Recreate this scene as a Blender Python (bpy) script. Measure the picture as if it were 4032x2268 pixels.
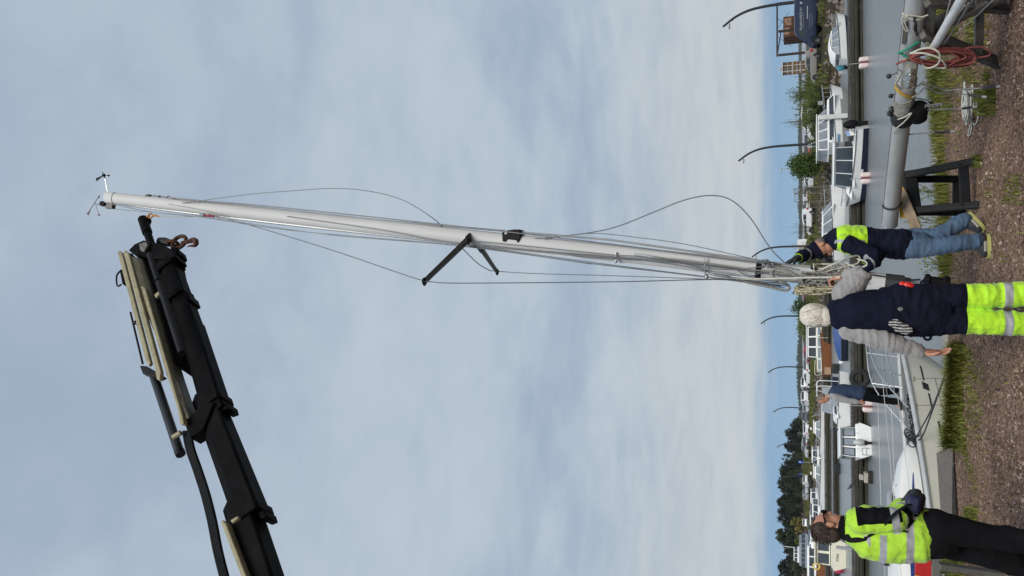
import bpy, bmesh, math, random
import numpy as np
from mathutils import Vector, Matrix, noise
R = math.radians
rnd = random.Random(7)
for o in list(bpy.data.objects): bpy.data.objects.remove(o)
scene = bpy.context.scene
C = scene.collection

# ------------------------------------------------------------------ camera (phone held upright, picture stored on its side)
CAMH = 1.65; PITCH = R(20.57); FPX = 3028.0
cam_d = bpy.data.cameras.new('camera'); cam = bpy.data.objects.new('camera', cam_d); C.objects.link(cam)
cam_d.sensor_fit = 'HORIZONTAL'; cam_d.sensor_width = 36.0; cam_d.lens = 36.0 * FPX / 4032.0
cam_d.clip_start = 0.05; cam_d.clip_end = 9000
cp, sp = math.cos(PITCH), math.sin(PITCH)
upv = Vector((0, -sp, cp)); fwd = Vector((0, cp, sp)); rgt = Vector((1, 0, 0))
m = Matrix((-upv, rgt, -fwd)).transposed().to_4x4()
m.translation = Vector((0, 0, CAMH)); cam.matrix_world = m
scene.camera = cam
scene.render.resolution_x, scene.render.resolution_y = 1024, 576
scene.view_settings.view_transform = 'Standard'; scene.view_settings.look = 'None'
scene.view_settings.exposure = 0.0; scene.view_settings.gamma = 1.0
scene.view_settings.use_curve_mapping = False
scene.cycles.use_denoising = True
scene.cycles.max_bounces = 8; scene.cycles.transparent_max_bounces = 12

def pdir(sx, sy):
    r = (1134 - sy) / FPX; u = (2016 - sx) / FPX
    return rgt * r + upv * u + fwd
def PY(sx, sy, Y):                     # the point that lies at depth Y
    d = pdir(sx, sy); return Vector((0, 0, CAMH)) + d * (Y / d.y)
def PZ(sx, sy, z):                     # the point that lies at height z
    d = pdir(sx, sy); return Vector((0, 0, CAMH)) + d * ((z - CAMH) / d.z)
def DX(Y, z=0.0):                      # metres per source pixel at a place
    return (Y * cp + (z - CAMH) * sp) / FPX

# ------------------------------------------------------------------ sky: Nishita air with a high, thin cloud deck
SUN_EL, SUN_AZ = R(37), R(172)         # azimuth clockwise from +Y
W = bpy.data.worlds.new('World'); scene.world = W; W.use_nodes = True
nt = W.node_tree; nt.nodes.clear()
def N(t, **k):
    n = nt.nodes.new(t)
    for a, b in k.items(): setattr(n, a, b)
    return n
def L(a, b): nt.links.new(a, b)
out = N('ShaderNodeOutputWorld')
sky = N('ShaderNodeTexSky', sky_type='NISHITA'); sky.sun_disc = False
sky.sun_elevation = SUN_EL; sky.sun_rotation = SUN_AZ; sky.air_density = 1.0; sky.dust_density = 0.6; sky.ozone_density = 2.0
bg1 = N('ShaderNodeBackground'); bg1.inputs[1].default_value = 0.085
tc = N('ShaderNodeTexCoord'); sepd = N('ShaderNodeSeparateXYZ'); L(tc.outputs['Generated'], sepd.inputs[0])
def MA(op, a, b=None, c=None, clamp=False):
    n = N('ShaderNodeMath', operation=op); n.use_clamp = clamp
    for i, v in enumerate((a, b, c)):
        if v is None: continue
        if isinstance(v, (int, float)): n.inputs[i].default_value = v
        else: L(v, n.inputs[i])
    return n.outputs[0]
# clean northern air: look up the sky a little higher than the horizon, where it is blue
lift = N('ShaderNodeVectorMath', operation='ADD'); L(tc.outputs['Generated'], lift.inputs[0]); lift.inputs[1].default_value = (0, 0, .16)
nlift = N('ShaderNodeVectorMath', operation='NORMALIZE'); L(lift.outputs[0], nlift.inputs[0]); L(nlift.outputs[0], sky.inputs[0]); L(sky.outputs[0], bg1.inputs[0])
zz = MA('MAXIMUM', sepd.outputs[2], 0.0)
den = MA('ADD', zz, 0.10)
px_ = MA('DIVIDE', sepd.outputs[0], den); py_ = MA('DIVIDE', sepd.outputs[1], den)
comb = N('ShaderNodeCombineXYZ'); L(px_, comb.inputs[0]); L(py_, comb.inputs[1])
def NOISE(vec, scale, detail=6, rough=.55, dist=0.0, off=0):
    n = N('ShaderNodeTexNoise'); n.inputs['Scale'].default_value = scale; n.inputs['Detail'].default_value = detail
    n.inputs['Roughness'].default_value = rough; n.inputs['Distortion'].default_value = dist
    mp = N('ShaderNodeMapping'); mp.inputs['Location'].default_value = (off, off * .7, off * .3); L(vec, mp.inputs[0]); L(mp.outputs[0], n.inputs['Vector'])
    return n.outputs['Fac']
n_big = NOISE(comb.outputs[0], 0.9, 5, .5, .3, 3.1)
n_mid = NOISE(comb.outputs[0], 2.6, 6, .55, .4, 11.3)
n_fine = NOISE(comb.outputs[0], 7.0, 6, .6, .2, 5.7)
mixn = MA('ADD', MA('ADD', MA('MULTIPLY', n_big, .50), MA('MULTIPLY', n_mid, .32)), MA('MULTIPLY', n_fine, .18))
tone = N('ShaderNodeMapRange'); tone.inputs[1].default_value = .36; tone.inputs[2].default_value = .64; L(mixn, tone.inputs[0])
tone.interpolation_type = 'SMOOTHSTEP'
cr = N('ShaderNodeValToRGB'); L(tone.outputs[0], cr.inputs[0])
cr.color_ramp.elements[0].color = (.355, .440, .560, 1); cr.color_ramp.elements[1].color = (.505, .580, .655, 1)
e = cr.color_ramp.elements.new(.5); e.color = (.430, .512, .612, 1)
# the deck seen edge-on towards the horizon is thicker, paler
edge = N('ShaderNodeMapRange'); edge.inputs[1].default_value = .30; edge.inputs[2].default_value = .07; L(zz, edge.inputs[0]); edge.interpolation_type = 'SMOOTHSTEP'
pale = N('ShaderNodeMix', data_type='RGBA'); L(MA('MULTIPLY', edge.outputs[0], MA('ADD', MA('MULTIPLY', n_mid, .9), .30), clamp=True), pale.inputs[0])
L(cr.outputs[0], pale.inputs[6]); pale.inputs[7].default_value = (.580, .625, .640, 1)
bg2 = N('ShaderNodeBackground'); L(pale.outputs[2], bg2.inputs[0]); bg2.inputs[1].default_value = 1.0
# the deck ends a few degrees above the horizon
n_lip = NOISE(comb.outputs[0], .8, 4, .5, .2, 8.2)
lip = MA('ADD', zz, MA('MULTIPLY', MA('SUBTRACT', n_lip, .5), .05))
cov = N('ShaderNodeMapRange'); cov.inputs[1].default_value = .022; cov.inputs[2].default_value = .060; L(lip, cov.inputs[0]); cov.interpolation_type = 'SMOOTHSTEP'
covc = MA('MULTIPLY', cov.outputs[0], .97)
ms = N('ShaderNodeMixShader'); L(covc, ms.inputs[0]); L(bg1.outputs[0], ms.inputs[1]); L(bg2.outputs[0], ms.inputs[2]); L(ms.outputs[0], out.inputs[0])

sun_d = bpy.data.lights.new('sun', 'SUN'); sun_d.energy = 3.0; sun_d.angle = R(30); sun_d.color = (1, .96, .90)
sun = bpy.data.objects.new('sun', sun_d); C.objects.link(sun)
sdir = Vector((math.sin(SUN_AZ) * math.cos(SUN_EL), math.cos(SUN_AZ) * math.cos(SUN_EL), math.sin(SUN_EL)))
sun.rotation_euler = sdir.to_track_quat('Z', 'Y').to_euler()

# ------------------------------------------------------------------ materials
MATS = {}
def M(name, col=(.5, .5, .5), rough=.5, metal=0.0, var=.12, vscale=6.0, bump=0.0, bscale=40.0, coat=0.0, spec=.5, stain=None, sscale=2.0, samt=.5, emit=None, sheen=0.0, stretch=None):
    if name in MATS: return MATS[name]
    ma = bpy.data.materials.new(name); ma.use_nodes = True; t = ma.node_tree; b = t.nodes['Principled BSDF']
    tcn = t.nodes.new('ShaderNodeTexCoord'); vec = tcn.outputs['Object']
    if stretch:
        mpn = t.nodes.new('ShaderNodeMapping'); mpn.inputs['Scale'].default_value = stretch; t.links.new(vec, mpn.inputs[0]); vec = mpn.outputs[0]
    nz = t.nodes.new('ShaderNodeTexNoise'); nz.inputs['Scale'].default_value = vscale; nz.inputs['Detail'].default_value = 5; t.links.new(vec, nz.inputs['Vector'])
    mr = t.nodes.new('ShaderNodeMapRange'); mr.inputs[1].default_value = .3; mr.inputs[2].default_value = .7; t.links.new(nz.outputs['Fac'], mr.inputs[0])
    mx = t.nodes.new('ShaderNodeMix'); mx.data_type = 'RGBA'; t.links.new(mr.outputs[0], mx.inputs[0])
    mx.inputs[6].default_value = tuple(c * (1 - var) for c in col) + (1,); mx.inputs[7].default_value = tuple(min(1, c * (1 + var)) for c in col) + (1,)
    res = mx.outputs[2]
    if stain:
        n2 = t.nodes.new('ShaderNodeTexNoise'); n2.inputs['Scale'].default_value = sscale; n2.inputs['Detail'].default_value = 8; n2.inputs['Roughness'].default_value = .65; t.links.new(vec, n2.inputs['Vector'])
        m2 = t.nodes.new('ShaderNodeMapRange'); m2.inputs[1].default_value = .5; m2.inputs[2].default_value = .72; m2.inputs[4].default_value = samt; t.links.new(n2.outputs['Fac'], m2.inputs[0])
        mx2 = t.nodes.new('ShaderNodeMix'); mx2.data_type = 'RGBA'; t.links.new(m2.outputs[0], mx2.inputs[0]); t.links.new(res, mx2.inputs[6]); mx2.inputs[7].default_value = tuple(stain) + (1,)
        res = mx2.outputs[2]
    t.links.new(res, b.inputs['Base Color'])
    b.inputs['Roughness'].default_value = rough; b.inputs['Metallic'].default_value = metal
    b.inputs['Coat Weight'].default_value = coat; b.inputs['Specular IOR Level'].default_value = spec
    if sheen: b.inputs['Sheen Weight'].default_value = sheen
    if emit: b.inputs['Emission Color'].default_value = tuple(emit) + (1,); b.inputs['Emission Strength'].default_value = 1
    if bump:
        n3 = t.nodes.new('ShaderNodeTexNoise'); n3.inputs['Scale'].default_value = bscale; n3.inputs['Detail'].default_value = 4; t.links.new(vec, n3.inputs['Vector'])
        bp = t.nodes.new('ShaderNodeBump'); bp.inputs['Strength'].default_value = bump; bp.inputs['Distance'].default_value = .02; t.links.new(n3.outputs['Fac'], bp.inputs['Height']); t.links.new(bp.outputs[0], b.inputs['Normal'])
    MATS[name] = ma; return ma

def glass(name, col=(.03, .035, .04), rough=.08):
    return M(name, col, rough, 0, .2, 2.0, spec=.6)

# ------------------------------------------------------------------ mesh helpers
def V3(*a): return Vector(a)
class MB:
    def __init__(s): s.v = []; s.f = []; s.m = []; s.s = []
    def add(s, vs, fs, mat=0, smooth=False):
        o = len(s.v); s.v += [tuple(p) for p in vs]
        for f in fs: s.f.append(tuple(i + o for i in f)); s.m.append(mat); s.s.append(smooth)
        return s
    def bx(s, x0, x1, y0, y1, z0, z1, mat=0):
        vs = [(x, y, z) for z in (z0, z1) for y in (y0, y1) for x in (x0, x1)]
        return s.add(vs, [(0, 2, 3, 1), (4, 5, 7, 6), (0, 1, 5, 4), (2, 6, 7, 3), (0, 4, 6, 2), (1, 3, 7, 5)], mat)
    def box(s, c, size, mtx=None, mat=0):
        c = Vector(c); h = Vector(size) / 2; vs = []
        for z in (-1, 1):
            for y in (-1, 1):
                for x in (-1, 1):
                    p = Vector((x * h.x, y * h.y, z * h.z))
                    if mtx is not None: p = mtx @ p
                    vs.append(c + p)
        return s.add(vs, [(0, 2, 3, 1), (4, 5, 7, 6), (0, 1, 5, 4), (2, 6, 7, 3), (0, 4, 6, 2), (1, 3, 7, 5)], mat)
    def bar(s, a, b, w, h, upx=(0, 0, 1), mat=0):       # square bar from a to b
        a = Vector(a); b = Vector(b); d = (b - a); l = d.length; d.normalize()
        u = Vector(upx); x = d.cross(u)
        if x.length < 1e-4: x = d.cross(Vector((1, 0, 0)))
        x.normalize(); u = x.cross(d)
        mt = Matrix((x, d, u)).transposed()
        return s.box((a + b) / 2, (w, l, h), mt, mat)
    def tube(s, pts, r, n=8, closed=False, mat=0, caps=True, flat=1.0, upx=None):
        P = [Vector(p) for p in pts]; k = len(P)
        rr = r if isinstance(r, (list, tuple)) else [r] * k
        T = []
        for i in range(k):
            if closed: t = P[(i + 1) % k] - P[i - 1]
            else: t = P[min(i + 1, k - 1)] - P[max(i - 1, 0)]
            T.append(t.normalized() if t.length > 1e-9 else Vector((0, 0, 1)))
        u = Vector(upx) if upx is not None else (Vector((0, 0, 1)) if abs(T[0].z) < .9 else Vector((1, 0, 0)))
        vs = []; o = []
        for i in range(k):
            x = u - T[i] * u.dot(T[i])
            if x.length < 1e-6: x = T[i].orthogonal()
            x.normalize(); y = T[i].cross(x); u = x
            for j in range(n):
                a = 2 * math.pi * j / n
                vs.append(P[i] + x * (math.cos(a) * rr[i] * flat) + y * (math.sin(a) * rr[i]))
        fs = []
        for i in range(k if closed else k - 1):
            i2 = (i + 1) % k
            for j in range(n):
                j2 = (j + 1) % n
                fs.append((i * n + j, i * n + j2, i2 * n + j2, i2 * n + j))
        if caps and not closed:
            fs.append(tuple(range(n - 1, -1, -1))); fs.append(tuple((k - 1) * n + j for j in range(n)))
        return s.add(vs, fs, mat, True)
    def loft(s, rings, mat=0, smooth=True, cap0=True, cap1=True, ring_closed=True):
        n = len(rings[0]); vs = [p for r in rings for p in r]; fs = []
        for i in range(len(rings) - 1):
            for j in range(n if ring_closed else n - 1):
                j2 = (j + 1) % n
                fs.append((i * n + j, i * n + j2, (i + 1) * n + j2, (i + 1) * n + j))
        if cap0: fs.append(tuple(range(n - 1, -1, -1)))
        if cap1: fs.append(tuple((len(rings) - 1) * n + j for j in range(n)))
        return s.add(vs, fs, mat, smooth)
    def prism(s, poly, ext, mat=0):                        # polygon (3D points) pushed along ext
        n = len(poly); e = Vector(ext); a = [Vector(p) for p in poly]
        fs = [tuple(range(n - 1, -1, -1)), tuple(range(n, 2 * n))] + [(j, (j + 1) % n, n + (j + 1) % n, n + j) for j in range(n)]
        return s.add(a + [p + e for p in a], fs, mat)
    def ell(s, c, r, mtx=None, nu=12, nv=8, mat=0):
        c = Vector(c); vs = []; fs = []
        for i in range(nv + 1):
            th = math.pi * i / nv
            for j in range(nu):
                ph = 2 * math.pi * j / nu
                p = Vector((r[0] * math.sin(th) * math.cos(ph), r[1] * math.sin(th) * math.sin(ph), r[2] * math.cos(th)))
                if mtx is not None: p = mtx @ p
                vs.append(c + p)
        for i in range(nv):
            for j in range(nu):
                j2 = (j + 1) % nu
                if i == 0: fs.append((j, nu + j, nu + j2))
                elif i == nv - 1: fs.append((i * nu + j, (i + 1) * nu + j, i * nu + j2))
                else: fs.append((i * nu + j, (i + 1) * nu + j, (i + 1) * nu + j2, i * nu + j2))
        return s.add(vs, fs, mat, True)
    def lathe(s, prof, c=(0, 0, 0), axis=(0, 0, 1), n=16, mat=0):
        ax = Vector(axis).normalized(); x = ax.orthogonal().normalized(); y = ax.cross(x); c = Vector(c)
        rings = [[c + ax * h + x * (r * math.cos(2 * math.pi * j / n)) + y * (r * math.sin(2 * math.pi * j / n)) for j in range(n)] for r, h in prof]
        return s.loft(rings, mat, True)
    def torus(s, c, axis, R_, r, n=20, k=6, mat=0):
        ax = Vector(axis).normalized(); x = ax.orthogonal().normalized(); y = ax.cross(x); c = Vector(c)
        return s.tube([c + x * (R_ * math.cos(2 * math.pi * j / n)) + y * (R_ * math.sin(2 * math.pi * j / n)) for j in range(n)], r, k, True, mat)
    def mesh(s, name, mats, sharp=35, off=None):
        me = bpy.data.meshes.new(name)
        vs = s.v if off is None else [(p[0] - off[0], p[1] - off[1], p[2] - off[2]) for p in s.v]
        me.from_pydata(vs, [], s.f)
        for mt in (mats if isinstance(mats, (list, tuple)) else [mats]): me.materials.append(mt)
        me.polygons.foreach_set('material_index', s.m); me.polygons.foreach_set('use_smooth', [True] * len(s.f) if sharp else s.s)
        bm = bmesh.new(); bm.from_mesh(me); bmesh.ops.recalc_face_normals(bm, faces=bm.faces); bm.to_mesh(me); bm.free()
        if sharp: me.set_sharp_from_angle(angle=R(sharp))
        me.update(); return me
    def build(s, name, mats, parent=None, bevel=0, sharp=35, local=False, loc=None):
        """loc = base point of a top-level thing (vertices are given in the world); local: vertices already in the parent's frame"""
        off = None
        if loc is not None: off = Vector(loc)
        elif parent is not None and not local: off = base_of(parent)
        o = bpy.data.objects.new(name, s.mesh(name, mats, sharp, off)); C.objects.link(o)
        if loc is not None: o.location = loc; BASE[o.name] = Vector(loc)
        if parent is not None:
            o.parent = parent
            if not local and off is not None: BASE[o.name] = off
        if bevel: 
            b = o.modifiers.new('bevel', 'BEVEL'); b.width = bevel; b.segments = 2; b.limit_method = 'ANGLE'; b.angle_limit = R(40)
        return o
BASE = {}
def base_of(o): return BASE.get(o.name, Vector((0, 0, 0)))
def tag(o, label=None, cat=None, group=None, kind=None):
    if label: o['label'] = label
    if cat: o['category'] = cat
    if group: o['group'] = group
    if kind: o['kind'] = kind
    return o
def thing(name, label, cat, loc=(0, 0, 0), rz=0.0, group=None):
    o = bpy.data.objects.new(name, None); C.objects.link(o); o.location = loc; o.rotation_euler = (0, 0, rz); o.empty_display_size = .2
    BASE[o.name] = Vector(loc); return tag(o, label, cat, group)
def copy_tree(o, parent=None):
    c = o.copy(); C.objects.link(c); c.parent = parent
    if parent is not None: c.matrix_parent_inverse = o.matrix_parent_inverse.copy()
    for ch in list(o.children): copy_tree(ch, c)
    return c
def spline(pts, n=8, closed=False):                         # Catmull-Rom
    P = [Vector(p) for p in pts]; k = len(P); res = []
    for i in range(k if closed else k - 1):
        if closed: p0, p1, p2, p3 = P[i - 1], P[i], P[(i + 1) % k], P[(i + 2) % k]
        else: p0, p1, p2, p3 = P[max(i - 1, 0)], P[i], P[i + 1], P[min(i + 2, k - 1)]
        for j in range(n):
            t = j / n; t2 = t * t; t3 = t2 * t
            res.append(.5 * ((2 * p1) + (p2 - p0) * t + (2 * p0 - 5 * p1 + 4 * p2 - p3) * t2 + (3 * p1 - p0 - 3 * p2 + p3) * t3))
    if not closed: res.append(P[-1])
    return res
def rope(name, pts, r, mat, parent=None, n=6, sub=8, closed=False, loc=None):
    mb = MB(); mb.tube(spline(pts, sub, closed), r, n, closed)
    return mb.build(name, mat, parent, loc=loc, sharp=0)
def text(name, body, size, mat, parent, mtx, ext=.001):
    cu = bpy.data.curves.new(name, 'FONT'); cu.body = body; cu.size = size; cu.extrude = ext; cu.align_x = 'CENTER'; cu.align_y = 'CENTER'
    tmp = bpy.data.objects.new('tmp', cu); C.objects.link(tmp); dg = bpy.context.evaluated_depsgraph_get(); me = bpy.data.meshes.new_from_object(tmp.evaluated_get(dg)); bpy.data.objects.remove(tmp)
    me.materials.clear(); me.materials.append(mat); o = bpy.data.objects.new(name, me); C.objects.link(o)
    o.parent = parent; o.matrix_local = mtx; return o
# ------------------------------------------------------------------ setting: gravel, quay, water, far shore
WATER = -1.40; LZ = -.25
def node_mat(name):
    ma = bpy.data.materials.new(name); ma.use_nodes = True; t = ma.node_tree
    return ma, t, t.nodes['Principled BSDF']
def _n(t, typ, **k):
    n = t.nodes.new(typ)
    for a, b in k.items(): setattr(n, a, b)
    return n
def _noise(t, vec, scale, detail=5, rough=.55):
    n = _n(t, 'ShaderNodeTexNoise'); n.inputs['Scale'].default_value = scale; n.inputs['Detail'].default_value = detail; n.inputs['Roughness'].default_value = rough
    t.links.new(vec, n.inputs['Vector']); return n.outputs['Fac']
def _ramp(t, fac, stops):
    r = _n(t, 'ShaderNodeValToRGB'); t.links.new(fac, r.inputs[0]); els = r.color_ramp.elements
    els[0].position, els[0].color = stops[0][0], tuple(stops[0][1]) + (1,)
    els[1].position, els[1].color = stops[-1][0], tuple(stops[-1][1]) + (1,)
    for p, c in stops[1:-1]:
        e = els.new(p); e.color = tuple(c) + (1,)
    return r.outputs[0]
def _mix(t, fac, a, b, mode='MIX'):
    n = _n(t, 'ShaderNodeMix'); n.data_type = 'RGBA'; n.blend_type = mode
    for i, v in ((0, fac), (6, a), (7, b)):
        if isinstance(v, (int, float)): n.inputs[i].default_value = v
        elif isinstance(v, tuple): n.inputs[i].default_value = v + (1,)
        else: t.links.new(v, n.inputs[i])
    return n.outputs[2]
# gravel
g_mat, t, b = node_mat('gravel'); pos = _n(t, 'ShaderNodeNewGeometry').outputs['Position']
vor = _n(t, 'ShaderNodeTexVoronoi'); vor.inputs['Scale'].default_value = 55; t.links.new(pos, vor.inputs['Vector'])
vor2 = _n(t, 'ShaderNodeTexVoronoi'); vor2.inputs['Scale'].default_value = 95; t.links.new(pos, vor2.inputs['Vector'])
sep1 = _n(t, 'ShaderNodeSeparateColor'); t.links.new(vor.outputs['Color'], sep1.inputs[0])
sep2 = _n(t, 'ShaderNodeSeparateColor'); t.links.new(vor2.outputs['Color'], sep2.inputs[0])
c1 = _ramp(t, sep1.outputs[0], [(0, (.040, .024, .018)), (.22, (.125, .078, .055)), (.6, (.285, .182, .126)), (.86, (.400, .268, .192)), (1, (.60, .48, .39))])
c2 = _ramp(t, sep2.outputs[1], [(0, (.070, .042, .030)), (.5, (.190, .120, .083)), (1, (.310, .210, .155))])
base = _mix(t, .35, c1, c2)
big = _noise(t, pos, .9, 6, .6); bigr = _ramp(t, big, [(.28, (.52, .50, .49)), (.5, (1.0, 1.0, 1.0)), (.72, (1.3, 1.24, 1.18))]); rut = _noise(t, pos, .33, 3, .5); bigr = _mix(t, 1.0, bigr, _ramp(t, rut, [(.35, (.72, .70, .70)), (.6, (1.12, 1.08, 1.05))]), 'MULTIPLY')
base = _mix(t, 1.0, base, bigr, 'MULTIPLY')
grn = _noise(t, pos, 1.7, 7, .7); gm = _n(t, 'ShaderNodeMapRange'); gm.inputs[1].default_value = .60; gm.inputs[2].default_value = .78; gm.inputs[4].default_value = .55; t.links.new(grn, gm.inputs[0])
base = _mix(t, gm.outputs[0], base, (.060, .080, .022))
t.links.new(base, b.inputs['Base Color']); b.inputs['Roughness'].default_value = .95; b.inputs['Specular IOR Level'].default_value = .2
bp = _n(t, 'ShaderNodeBump'); bp.inputs['Strength'].default_value = .9; bp.inputs['Distance'].default_value = .02
hs = _n(t, 'ShaderNodeMath', operation='ADD'); t.links.new(vor.outputs['Distance'], hs.inputs[0]); t.links.new(vor2.outputs['Distance'], hs.inputs[1])
inv = _n(t, 'ShaderNodeMath', operation='MULTIPLY'); t.links.new(hs.outputs[0], inv.inputs[0]); inv.inputs[1].default_value = -1; t.links.new(inv.outputs[0], bp.inputs['Height']); t.links.new(bp.outputs[0], b.inputs['Normal'])

E = [Vector((-60, -15, 0)), Vector((-8, 8.7, 0)), PZ(3723, 2200, 0), PZ(3694, 1786, 0), PZ(3764, 1745, 0), PZ(3778, 1560, 0), PZ(3786, 1400, 0), PZ(3790, 1362, 0), PZ(3752, 1345, 0)]
Rr = [PZ(3708, 1052, 0), PZ(3675, 481, 0)]
dq = (Rr[1] - Rr[0]).normalized()
kerb0 = Rr[0] - dq * 1.05
E = E[:-1] + [kerb0 + Vector((.0, -.25, 0)), kerb0, Rr[0], Rr[1], Rr[1] + dq * 14, Rr[1] + dq * 70]
poly = [Vector((p.x, p.y, 0)) for p in E] + [Vector((70, -50, 0)), Vector((-60, -50, 0))]
bm = bmesh.new(); f = bm.faces.new([bm.verts.new(p) for p in poly]); 
r = bmesh.ops.extrude_face_region(bm, geom=[f]); vv = [x for x in r['geom'] if isinstance(x, bmesh.types.BMVert)]
bmesh.ops.translate(bm, verts=vv, vec=(0, 0, -3.2)); bmesh.ops.recalc_face_normals(bm, faces=bm.faces)
bmesh.ops.triangulate(bm, faces=[f for f in bm.faces if len(f.verts) > 4])
me = bpy.data.meshes.new('ground'); bm.to_mesh(me); bm.free(); me.materials.append(g_mat)
o = bpy.data.objects.new('ground', me); C.objects.link(o); tag(o, 'brown gravel ground of the quay', kind='structure')

concrete = M('concrete', (.34, .32, .28), .9, var=.18, vscale=5, bump=.4, bscale=60, stain=(.12, .11, .09), sscale=3, samt=.6)
slabm = M('slab_concrete', (.130, .112, .096), .95, var=.45, vscale=45, bump=.6, bscale=90, stain=(.19, .15, .12), sscale=3, samt=.7)
# concrete kerb on the right and the slab by the yacht
nrm = Vector((-dq.y, dq.x, 0))
mb = MB(); a, c = kerb0, Rr[1] + dq * 60
mb.prism([a - nrm * .16 + V3(0, 0, -2.6), a + nrm * .03 + V3(0, 0, -2.6), a + nrm * .03 + V3(0, 0, .03), a - nrm * .16 + V3(0, 0, .03)], c - a)
o = mb.build('kerb', concrete, bevel=.02); tag(o, 'pale concrete kerb along the edge of the quay', kind='structure')
s0 = PZ(3694, 1786, 0); s1 = PZ(3723, 2200, 0); s2 = PZ(3752, 2200, 0); s3 = PZ(3757, 1748, 0); dl = (s1 - s0).normalized(); dl2 = (s2 - s3).normalized()
mb = MB(); mb.prism([p + V3(0, 0, -1.0) for p in (s0 + V3(0, .03, 0), s1 + dl * 12 + V3(0, .03, 0), s2 + dl2 * 12, s3)], (0, 0, 1.015))
o = mb.build('pavement', slabm); tag(o, 'grey concrete slab at the quay edge beside the yacht', kind='structure')

# water
w_mat, t, b = node_mat('water'); pos = _n(t, 'ShaderNodeNewGeometry').outputs['Position']
b.inputs['Base Color'].default_value = (.165, .182, .188, 1); b.inputs['Roughness'].default_value = .23; b.inputs['IOR'].default_value = 1.333; b.inputs['Specular IOR Level'].default_value = .9
mp = _n(t, 'ShaderNodeMapping'); mp.inputs['Scale'].default_value = (.55, 1.6, 1); t.links.new(pos, mp.inputs[0])
na = _noise(t, mp.outputs[0], 1.5, 4, .55); nb = _noise(t, mp.outputs[0], 6.5, 4, .6); nc = _noise(t, mp.outputs[0], .18, 3, .5)
s = _n(t, 'ShaderNodeMath', operation='MULTIPLY_ADD'); t.links.new(nb, s.inputs[0]); s.inputs[1].default_value = .45; t.links.new(na, s.inputs[2])
dist = _n(t, 'ShaderNodeCameraData'); 
bp = _n(t, 'ShaderNodeBump'); bp.inputs['Strength'].default_value = .6; bp.inputs['Distance'].default_value = .16; t.links.new(s.outputs[0], bp.inputs['Height']); t.links.new(bp.outputs[0], b.inputs['Normal'])
mb = MB(); mb.add([(-5000, -60, WATER), (5000, -60, WATER), (5000, 6500, WATER), (-5000, 6500, WATER)], [(0, 1, 2, 3)])
o = mb.build('water', w_mat); tag(o, 'grey harbour water', kind='structure')
mb = MB(); mb.add([(-5000, -60, -4), (5000, -60, -4), (5000, 6500, -4), (-5000, 6500, -4)], [(0, 1, 2, 3)])

# far shore
l_mat, t, b = node_mat('shore_land'); pos = _n(t, 'ShaderNodeNewGeometry').outputs['Position']
n1 = _noise(t, pos, .35, 7, .65); n2 = _noise(t, pos, 2.5, 6, .7)
cA = _ramp(t, n1, [(.3, (.036, .028, .019)), (.48, (.060, .046, .029)), (.6, (.042, .048, .019)), (.75, (.032, .048, .013))])
cB = _ramp(t, n2, [(.3, (.45, .42, .40)), (.5, (1, 1, 1)), (.72, (1.9, 1.75, 1.5))])
t.links.new(_mix(t, 1.0, cA, cB, 'MULTIPLY'), b.inputs['Base Color']); b.inputs['Roughness'].default_value = 1.0; b.inputs['Specular IOR Level'].default_value = .1
bp = _n(t, 'ShaderNodeBump'); bp.inputs['Strength'].default_value = .8; bp.inputs['Distance'].default_value = .3; t.links.new(n2, bp.inputs['Height']); t.links.new(bp.outputs[0], b.inputs['Normal'])
SH = [(140, 20), (80, 42), (45, 54), (30, 59.5), (20, 64), (8, 84), (-2, 104), (-12.6, 120), (-30, 150), (-55, 190), (-90, 240), (-140, 290), (-220, 340), (-420, 400)]
def shore_at(k): return Vector((SH[k][0], SH[k][1], 0))
SHP = spline([Vector((x, y, 0)) for x, y in SH], 7)
rings = []
for i, p in enumerate(SHP):
    tn = (SHP[min(i + 1, len(SHP) - 1)] - SHP[max(i - 1, 0)]).normalized(); nn = Vector((-tn.y, tn.x, 0))
    if nn.y < 0: nn = -nn
    wid = 48 + max(0, -p.x) * 1.6
    ring = []
    for d, z in ((-.8, -1.9), (0, -1.42), (.8, -1.1), (1.8, -.75), (2.8, -.52), (4, -.36), (5.5, -.28), (8, LZ), (16, LZ), (wid * .6, LZ), (wid, -.5), (wid + 3, -2.0)):
        q = p + nn * d; j = noise.noise(Vector((q.x * .35, q.y * .35, z))) 
        ring.append((q.x + j * .5, q.y + j * .4, z + (.16 * j if -1.5 < z < -.01 else .03 * j)))
    rings.append(ring)
mb = MB(); mb.loft(rings, 0, True, False, False, False)
o = mb.build('terrain', l_mat, sharp=0); tag(o, 'brown and grassy far shore with the car park', kind='structure')
def shore_pt(s, d):           # s in 0..1 along the shore, d metres inland
    i = min(int(s * (len(SHP) - 1)), len(SHP) - 2); p = SHP[i].lerp(SHP[i + 1], s * (len(SHP) - 1) - i)
    tn = (SHP[i + 1] - SHP[i]).normalized(); nn = Vector((-tn.y, tn.x, 0)); nn = nn if nn.y > 0 else -nn
    return p + nn * d
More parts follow.
